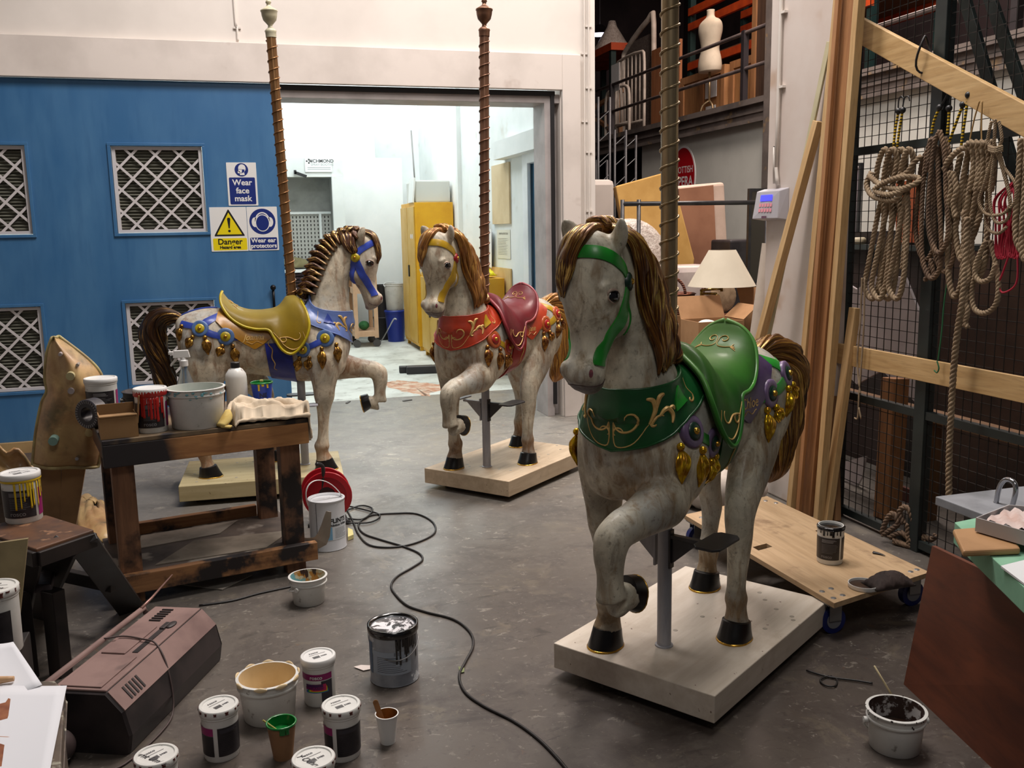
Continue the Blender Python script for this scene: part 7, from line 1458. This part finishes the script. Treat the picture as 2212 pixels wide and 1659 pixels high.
# racking and things on the mezzanine
orn = pm('orange_rack_beam', (196, 76, 28), (170, 60, 24), 4, .5); grn_ = pm('green_rack_post', (24, 50, 48), (16, 36, 36), 4, .5)
rk = empty('pallet_rack', (6.9, 12.2, 2.8), 0, 'orange and green pallet racking on the mezzanine', 'pallet rack')
for y in (-3.0, -.6, 1.3): 
    for x in (0, .9): MB().bb(x, x + .09, y, y + .09, 0, 3.6).build('rack_post', grn_, rk)
for z_ in (1.04, 1.62, 1.84):
    for x in (.0, .9): MB().bb(x - .02, x + .03, -3, 1.35, z_, z_ + .11).build('rack_beam', orn, rk, bev=.003)
MB().bb(0, .95, -3, 1.35, 1.15, 1.17).build('rack_shelf', wood('rack_board', (110, 80, 56), (86, 60, 42), 'Y'), rk)
crm = wood('pale_crate', (178, 128, 80), (150, 104, 62), 'Z')
for i, (y, lab) in enumerate(((11.38, 'pale wooden packing crate with paper labels, left of the pair under the rack'), (10.05, 'pale wooden packing crate with paper labels, right of the pair under the rack'))):
    t = empty('packing_crate', (6.0, y, 2.8), 0, lab, 'crate', 'wooden packing crates on the mezzanine'); MB().bb(0, .75, -.60, .60, 0, .66).build('panels', crm, t); m = MB()
    for a in (-.60, .51): m.bb(-.02, 0, a, a + .09, 0, .66)
    for z_ in (0, .57): m.bb(-.02, 0, -.6, .6, z_, z_ + .09)
    m.bb(-.018, 0, -.05, .05, 0, .66); m.build('battens', pineb, t); MB().bb(-.024, -.020, -.42, -.12, .30, .50).build('paper_label', swh, t); MB().bb(-.024, -.020, -.40, -.14, .05, .20).build('paper_label', swh, t)
# dress form
df = empty('dress_form', (5.72, 10.67, 2.74), 0, 'white dress form torso on a turned brass stand, behind the guard rail', 'dress form')
m = MB(); loft(m, [(0, 0, z, a, 0, 0, 0, b_, 0, 2.1) for z, a, b_ in ((.60, .12, .17), (.66, .13, .18), (.76, .12, .165), (.86, .10, .135), (.96, .11, .15), (1.06, .13, .175), (1.14, .12, .19), (1.19, .09, .16), (1.22, .06, .09), (1.25, .045, .055), (1.32, .045, .05))], 28, 4); m.build('torso', pm('calico_white', (206, 192, 170), (190, 176, 154), 4, .8), df, sm=True)
MB().cyl((0, 0, .25), (0, 0, .62), .015, n=12).build('stand_pole', brassd, df, sm=True); m = MB()
for i in range(3): a = i * 2 * pi / 3 + .5; m.tube([(0, 0, .26), (.08 * cos(a), .08 * sin(a), .20), (.13 * cos(a), .13 * sin(a), .05), (.20 * cos(a), .20 * sin(a), .012)], .012, 8, 4)
m.build('tripod_foot', brassd, df, sm=True)
m = MB(); pts_ = [(6.3, 10.45, 3.47), (6.3, 10.35, 3.75), (6.3, 10.15, 3.98), (6.3, 9.9, 4.06), (6.3, 9.6, 3.96)]; m.tube(pts_, [.08, .12, .15, .16, .14], 14, 6, flat=.45); tag(m.build('curved_prop', pm('tan_foam_prop', (158, 132, 100), (136, 110, 82), 3, .8), sm=True), 'curved tan foam prop arching right of the dress form', 'prop')
m = MB(); m.bb(5.84, 5.90, 8.75, 9.80, 2.8, 5.3); tag(m.build('scenery_flat', wood('brown_flat', (104, 78, 60), (74, 54, 44), 'Z', sc=.5)), 'tall weathered brown panel at the right end of the mezzanine', 'panel'); m = MB(); m.bb(5.82, 5.92, 9.80, 9.88, 2.8, 5.3); tag(m.build('timber_batten', pineb), 'brown upright batten on the edge of the tall weathered panel', 'batten')
m = MB(); m.bb(6.0, 6.04, 12.05, 12.95, 2.8, 4.0); tag(m.build('plywood_sheet', wood('warm_ply', (160, 104, 64), (138, 86, 52), 'Z', sc=.5)), 'warm brown plywood sheet standing behind the brass pole on the mezzanine', 'board')
wht = pm('white_iron', (190, 180, 168), (168, 158, 146), 8, .5)
bf = empty('white_screen_frame', (6.1, 13.65, 2.8), 0, 'tall white framed panel with rounded corner leaning on the mezzanine', 'frame'); MB().tube([(0, -.55, 0), (0, -.55, 1.62), (0, -.35, 1.70), (0, .45, 1.42), (0, .55, 1.2), (0, .55, 0)], .04, 10, 3).build('frame', wht, bf, sm=True); MB().bb(.01, .03, -.5, .5, .05, 1.5).build('mesh_infill', pm('grey_mesh', (110, 98, 90), (84, 74, 68), 40, .8), bf)
bd = empty('iron_bedstead', (5.75, 13.15, 2.8), 0, 'white iron bedstead ends stacked against the guard rail', 'bedstead')
for i, (hh, y0, y1) in enumerate(((1.15, -.5, .5), (.72, -.25, .65))):
    x = -.12 * i; MB().tube([(x, y0, 0), (x, y0, hh - .15), (x, y0 + .15, hh), (x, y1 - .15, hh), (x, y1, hh - .15), (x, y1, 0)], .022, 8, 3).build('bed_end', wht, bd, sm=True)
    for j in range(6): y = y0 + .15 + (y1 - y0 - .3) * j / 5; MB().cyl((x, y, .18), (x, y, hh), .010, n=8).build('spindle', wht, bd, sm=True)
    MB().cyl((x, y0, .2), (x, y1, .2), .016, n=8).build('cross_bar', wht, bd, sm=True)
MB().bb(-.32, -.315, -.35, -.05, .62, 1.0).build('paper_tag', swh, bd)
k = NT('bubble_wrap'); n1 = k.noise(k.coord('Object'), 30, 4, .7); k.done(k.mix(k.ramp(n1, .4, .6), lin((206, 196, 186)), lin((176, 162, 152))), .3, 0, n1, .8, .02, coat=.2); bub = k.m
m = MB(); m.lathe([(0, .52), (.06, .52), (.09, .42), (.24, .18), (.36, 0), (0, 0)], 20, (6.65, 16.0, 4.545)); o = m.build('wrapped_cone', bub, sm=True); tag(o, 'bubble wrapped cone shaped prop on top of the left rack', 'prop')
r2 = empty('pallet_rack', (6.3, 15.2, 2.8), 0, 'short orange beamed rack under the bubble wrapped cone, far left of mezzanine', 'pallet rack')
for y in (0, 1.9): MB().bb(0, .09, y, y + .09, 0, 1.62).build('rack_post', grn_, r2); MB().bb(.6, .69, y, y + .09, 0, 1.62).build('rack_post', grn_, r2)
MB().bb(-.02, .72, -.05, 2.05, 1.62, 1.74).build('rack_beam', orn, r2)
m = MB(); m.beam((6.0, 14.1, 2.8), (6.0, 14.1, 3.6), .06, .06).beam((6.0, 15.4, 2.8), (6.0, 15.4, 3.5), .06, .06).beam((6.0, 14.0, 3.6), (6.0, 15.6, 3.45), .06, .06).beam((6.0, 14.1, 2.9), (6.0, 15.4, 3.4), .06, .06); tag(m.build('open_crate_frame', wood('frame_pine', (170, 126, 88), (144, 104, 70), 'Y')), 'open pine timber frame standing left of the white iron bedsteads', 'frame')
ln = empty('pendant_lamp', (7.0, 17.45, 5.13), 0, 'dark bell pendant lamp glowing in the far roof', 'lamp'); MB().lathe([(.05, .18), (.10, .14), (.24, 0), (.25, 0), (.26, -.01), (.24, -.005), (.10, .12)], 28).build('shade', plain('lamp_black', (30, 26, 28), .5), ln, sm=True); MB().lathe([(0, -.02), (.15, -.01), (.22, .0)], 24).build('diffuser', plain('lamp_glow', (235, 225, 255), .5, emit=4), ln); MB().cyl((0, 0, .16), (0, 0, 2.3), .012).build('rod', blk, ln)
for i, z_ in enumerate((5.5, 6.1)): m = MB(); m.beam((2.8, 9 + i * 4, z_ + .5), (9.4, 12 + i * 3, z_ + .5), .18, .22); tag(m.build('roof_beam', dk), ('nearer' if i == 0 else 'farther') + ' dark steel roof beam crossing above the mezzanine', 'beam')
# truss towers
for i, (px, z1) in enumerate(((1305, 2.72), (1340, 2.45), (1362, 2.43), (1300, 2.2))):
    p = OY(px, 400, 8.6 + i * .3); t = empty('stand_tube', (p.x, p.y, 0), 0, ['leftmost tall black lattice stand against the wall corner', 'black lattice stand second from the wall corner', 'black lattice stand third from the wall corner, beside the white wall', 'short black lattice stand close to the corner'][i], 'stand', 'black lattice stands in the storage bay')
    for dx in (-.06, .06): MB().cyl((dx, 0, 0), (dx, 0, z1), .014, n=8).build('upright_tube', blk, t, sm=True)
    m = MB()
    for j in range(int(z1 / .2)): m.cyl((-.06, 0, .1 + j * .2), (.06, 0, .2 + j * .2), .006, n=6)
    m.build('lacing', blk, t)['kind'] = 'stuff'
# --- floor level storage: crates forming a low platform, hidden behind the green horse
def thing_box(nm, x0, x1, y0, y1, z0, z1, mat, lab, cls, bev=.004): return tag(MB().bb(x0, x1, y0, y1, z0, z1).build(nm, mat, bev=bev), lab, cls)
fmc = pm('mustard_foam', (206, 162, 92), (190, 146, 78), 4, .9); crd2 = pm('box_cardboard', (170, 128, 88), (154, 114, 76), 5, .8)
thing_box('storage_chest', 2.86, 3.95, 5.5, 6.37, 0, .56, pm('dark_chest', (60, 46, 38), (44, 34, 30), 4, .6), 'dark low chest on the storage floor supporting the cardboard boxes', 'chest')
thing_box('storage_chest', 2.86, 3.7, 6.5, 7.6, 0, .72, pm('dark_chest', (60, 46, 38), (44, 34, 30), 4, .6), 'dark larger chest under the wrapped furniture and foam', 'chest')
thing_box('storage_chest', 3.45, 4.4, 7.66, 7.98, 0, .72, pm('dark_chest', (60, 46, 38), (44, 34, 30), 4, .6), 'dark chest farthest back, under the pinkish mattress', 'chest')
thing_box('white_appliance', 2.9, 3.4, 8.0, 8.6, 0, 1.92, pm('appliance_white', (196, 186, 178), (188, 178, 170), 3, .4), 'white appliance side partly hidden by the wall corner', 'appliance', .05) if False else None
def obox(nm, x0, x1, y0, y1, z0, z1, mat, lab):
    t = empty(nm, (x0, y0, z0), 0, lab, 'cardboard box'); X, Y, Z = x1 - x0, y1 - y0, z1 - z0; m = MB(); m.bb(0, X, 0, .006, 0, Z).bb(0, X, Y - .006, Y, 0, Z).bb(0, .006, 0, Y, 0, Z).bb(X - .006, X, 0, Y, 0, Z).bb(0, X, 0, Y, 0, .006); m.build('walls', mat, t)
    MB().box((X / 2, Y + .04, Z + .07), (X, .004, .18), rotm(-.5, 0, 0)).build('back_flap', mat, t); MB().box((X + .05, Y / 2, Z + .05), (.14, Y, .004), rotm(0, -.7, 0)).build('side_flap', mat, t); return t
obox('cardboard_box', 2.93, 3.27, 5.56, 5.82, .565, .86, crd2, 'open cardboard box with a wrapped plate, between the brass pole and lamp')
obox('cardboard_box', 3.44, 3.68, 5.62, 5.88, .565, .90, crd2, 'open cardboard box right of the lamp pole, next to the white roll')
o = MB().lathe([(0, 0), (.06, 0), (.12, .012), (.125, .016), (.06, .008), (0, .006)], 36, (0, 0, 0), Matrix.Rotation(R(65), 3, 'X')).build('plate', plain('white_china', (226, 222, 214), .3), sm=True); o.location = (3.07, 5.68, .74); tag(o, 'white china plate wrapped in clear film in the cardboard box', 'plate')
# swing arm lamp
q = OY(1553, 617, 6.0); sl = empty('standard_lamp', (3.30, 6.0, .0), 0, 'brass swing-arm standard lamp with a white cone shade', 'lamp'); z0 = 1.065
brass = pm('polished_brass', (190, 166, 96), (160, 136, 76), 20, .25, .9)
MB().lathe([(.240, 0), (.095, .255), (.092, .255), (.237, 0)], 40, (.04, 0, z0)).build('lamp_shade', pm('cream_shade', (206, 196, 176), (198, 188, 168), 4, .8), sl, sm=True, angle=60)
MB().cyl((0, 0, .56), (0, 0, z0 - .06), .016, n=14).build('pole', brass, sl, sm=True); MB().lathe([(0, .562), (.10, .562), (.10, .575), (.02, .60), (.016, .62)], 28).build('base', brass, sl, sm=True, angle=40)
m = MB(); m.cyl((0, 0, z0 - .055), (-.12, 0, z0 - .05), .009, n=10).cyl((-.12, 0, z0 - .07), (-.12, 0, z0 - .02), .011, n=10).cyl((-.12, 0, z0 - .025), (.04, 0, z0 - .02), .009, n=10).cyl((.04, 0, z0 - .04), (.04, 0, z0 + .06), .011, n=10); m.build('swing_arm', brass, sl, sm=True)
# basket
k = NT('wicker'); ww = k.n('ShaderNodeTexWave'); ww.inputs['Scale'].default_value = 22; ww.bands_direction = 'Z'; ww.inputs['Distortion'].default_value = 3; k.l(k.coord('Object'), ww.inputs['Vector']); k.done(k.mix(ww.outputs['Fac'], lin((74, 34, 22)), lin((134, 74, 46))), .6, 0, ww.outputs['Fac'], .8, .01); wk = k.m
bk = empty('wicker_basket', (3.06, 6.20, .862), 0, 'brown wicker basket with a hoop handle beside the brass pole', 'basket'); MB().lathe([(.12, 0), (.155, .14), (.165, .145), (.155, .15), (.14, .14), (.11, .01), (0, .01)], 28).build('basket', wk, bk, sm=True); MB().tube([(-.05 + .16 * cos(a) * .9, 0, .14 + .13 * sin(a)) for a in [pi * i / 14 for i in range(15)]], .011, 8, 1).build('handle', wk, bk, sm=True)
thing_box('cardboard_box', 2.88, 3.18, 6.06, 6.36, .565, .86, crd2, 'closed cardboard box under the wicker basket', 'cardboard box')
# bentwood chair
ch = empty('bentwood_chair', (3.62, 6.22, .0), R(10), 'dark bentwood chair with a round padded back behind the lamp', 'chair'); dw = pm('dark_bentwood', (84, 44, 28), (62, 32, 22), 6, .4)
for x in (-.19, .19):
    for y in (-.17, .17): MB().cyl((x, y, .57), (x * .85, y * .85, .80), .017, n=10).build('leg', dw, ch, sm=True)
MB().cyl((0, 0, .80), (0, 0, .825), .21, n=32).build('seat', dw, ch, sm=True, angle=40); MB().tube([(-.19, .17, .82), (-.20, .2, .95), (-.14, .22, 1.07), (0, .23, 1.12), (.14, .22, 1.07), (.20, .2, .95), (.19, .17, .82)], .016, 10, 5).build('back_hoop', dw, ch, sm=True); MB().ell((0, .20, .95), (.13, .02, .12)).build('back_pad', pm('cane_pad', (176, 150, 120), (150, 126, 98), 26, .8), ch, sm=True)
# foam, boards, wrapped furniture
q = [OY(a, b_, 7.15) for a, b_ in ((1330, 402), (1438, 372), (1452, 378), (1500, 560), (1490, 640), (1375, 640), (1352, 520))]; q[4].z = q[5].z = .723; n = len(q); m = MB(); m.add(q + [p + Vector((.10, .30, 0)) for p in q], [tuple(reversed(range(n))), tuple(range(n, 2 * n))] + [(i, (i + 1) % n, n + (i + 1) % n, n + i) for i in range(n)]); tag(m.build('foam_block', fmc, bev=.01), 'big mustard yellow foam block tilted behind the brass pole', 'foam')
q = [OY(a, b_, 7.75) for a, b_ in ((1462, 402), (1566, 393), (1580, 640), (1480, 640))]; q[2].z = q[3].z = .722; m = MB(); m.add(q + [p + Vector((0, .16, 0)) for p in q], [(3, 2, 1, 0), (4, 5, 6, 7), (0, 1, 5, 4), (1, 2, 6, 5), (2, 3, 7, 6), (3, 0, 4, 7)]); bb_ = empty('mattress', (0, 0, 0), 0, 'pinkish upholstered mattress on edge with a brown board front, behind the foam', 'mattress'); m.build('padding', pm('pinkish_padding', (204, 180, 164), (190, 166, 150), 5, .9), bb_, bev=.03, seg=3)
q = [OY(a, b_, 7.73) for a, b_ in ((1466, 408), (1541, 400), (1552, 640), (1484, 640))]; m = MB(); m.add(q + [p + Vector((0, .02, 0)) for p in q], [(3, 2, 1, 0), (4, 5, 6, 7), (0, 1, 5, 4), (1, 2, 6, 5), (2, 3, 7, 6), (3, 0, 4, 7)]); m.build('brown_board', pm('brown_hardboard', (150, 104, 78), (134, 90, 66), 3, .7), bb_)
wr = pm('wrapped_polythene', (204, 190, 184), (186, 170, 166), 7, .35, bump=.3, coat=.2)
q = OY(1380, 560, 6.75); m = MB(); m.ell((q.x + .02, 6.99, 1.22), (.34, .10, .34), None, 30, 20); o = m.build('wrapped_chair_back', bub, sm=True); tag(o, 'round object in bubble wrap behind the green horse head', 'wrapped furniture')
thing_box('wrapped_furniture', 3.10, 3.60, 6.52, 6.86, .725, 1.19, wr, 'boxy furniture wrapped in clear polythene behind the brass pole', 'wrapped furniture', .05)
thing_box('white_appliance', 3.05, 3.36, 8.0, 8.6, 0, 1.92, pm('appliance_white', (196, 186, 178), (188, 178, 170), 3, .4), 'white appliance side partly hidden by the wall corner', 'appliance', .05)
# clothes rail
cr_ = empty('clothes_rail', (3.25, 6.42, 0), 0, 'black clothes rail running behind the brass pole to the column', 'clothes rail'); MB().cyl((-.50, 0, 1.66), (.70, 0, 1.66), .017, n=12).build('rail', blk, cr_, sm=True)
for x in (-.50, -.37): MB().cyl((x, 0, 0), (x, 0, 1.69), .015, n=12).build('upright', blk, cr_, sm=True)
MB().cyl((.70, 0, 0), (.70, 0, 1.69), .015, n=12).build('upright', blk, cr_, sm=True); MB().bb(-.55, .75, -.03, .03, 0, .03).build('foot_bar', blk, cr_)
# mirror, roll, flight case
fmr = empty('framed_glass', (4.11, 6.8, 1.42), 0, 'black framed glass panel standing beside the column', 'frame'); m = MB(); panel_with_holes(m, -.10, .12, -.40, .36, [(-.075, .095, -.375, .335)], -.015, .015); m.build('frame', blk, fmr); m = MB(); m.bb(-.10, -.06, -.015, .015, -1.42, -.40).bb(.08, .12, -.015, .015, -1.42, -.40); m.build('stand_leg', blk, fmr); MB().bb(-.075, .095, -.005, .005, -.375, .335).build('glass', plain('mirror_dark', (80, 76, 70), .08, .8), fmr)
thing_box('flight_case', 3.98, 4.6, 7.0, 7.5, 0, 1.0, pm('black_flight_case', (34, 30, 32), (50, 46, 48), 8, .4), 'black flight case with a shadowed front beneath the framed glass', 'flight case', .02)
thing_box('flight_case', 4.0, 4.5, 7.06, 7.4, 1.005, 1.37, pm('black_flight_case', (34, 30, 32), (50, 46, 48), 8, .4), 'smaller black case stacked on the black flight case', 'flight case', .02)
rr_ = empty('fabric_roll', (2.92, 4.95, 0), 0, 'tall white roll of cloth standing left of the white column', 'fabric roll'); MB().cyl((0, 0, 0), (.14, -.05, 1.38), .062, n=28).build('cloth_roll', pm('white_roll_cloth', (196, 182, 168), (182, 168, 154), 6, .8), rr_, sm=True, angle=40); MB().cyl((.14, -.05, 1.375), (.147, -.052, 1.43), .028, n=16).build('core', crd2, rr_, sm=True, angle=40)
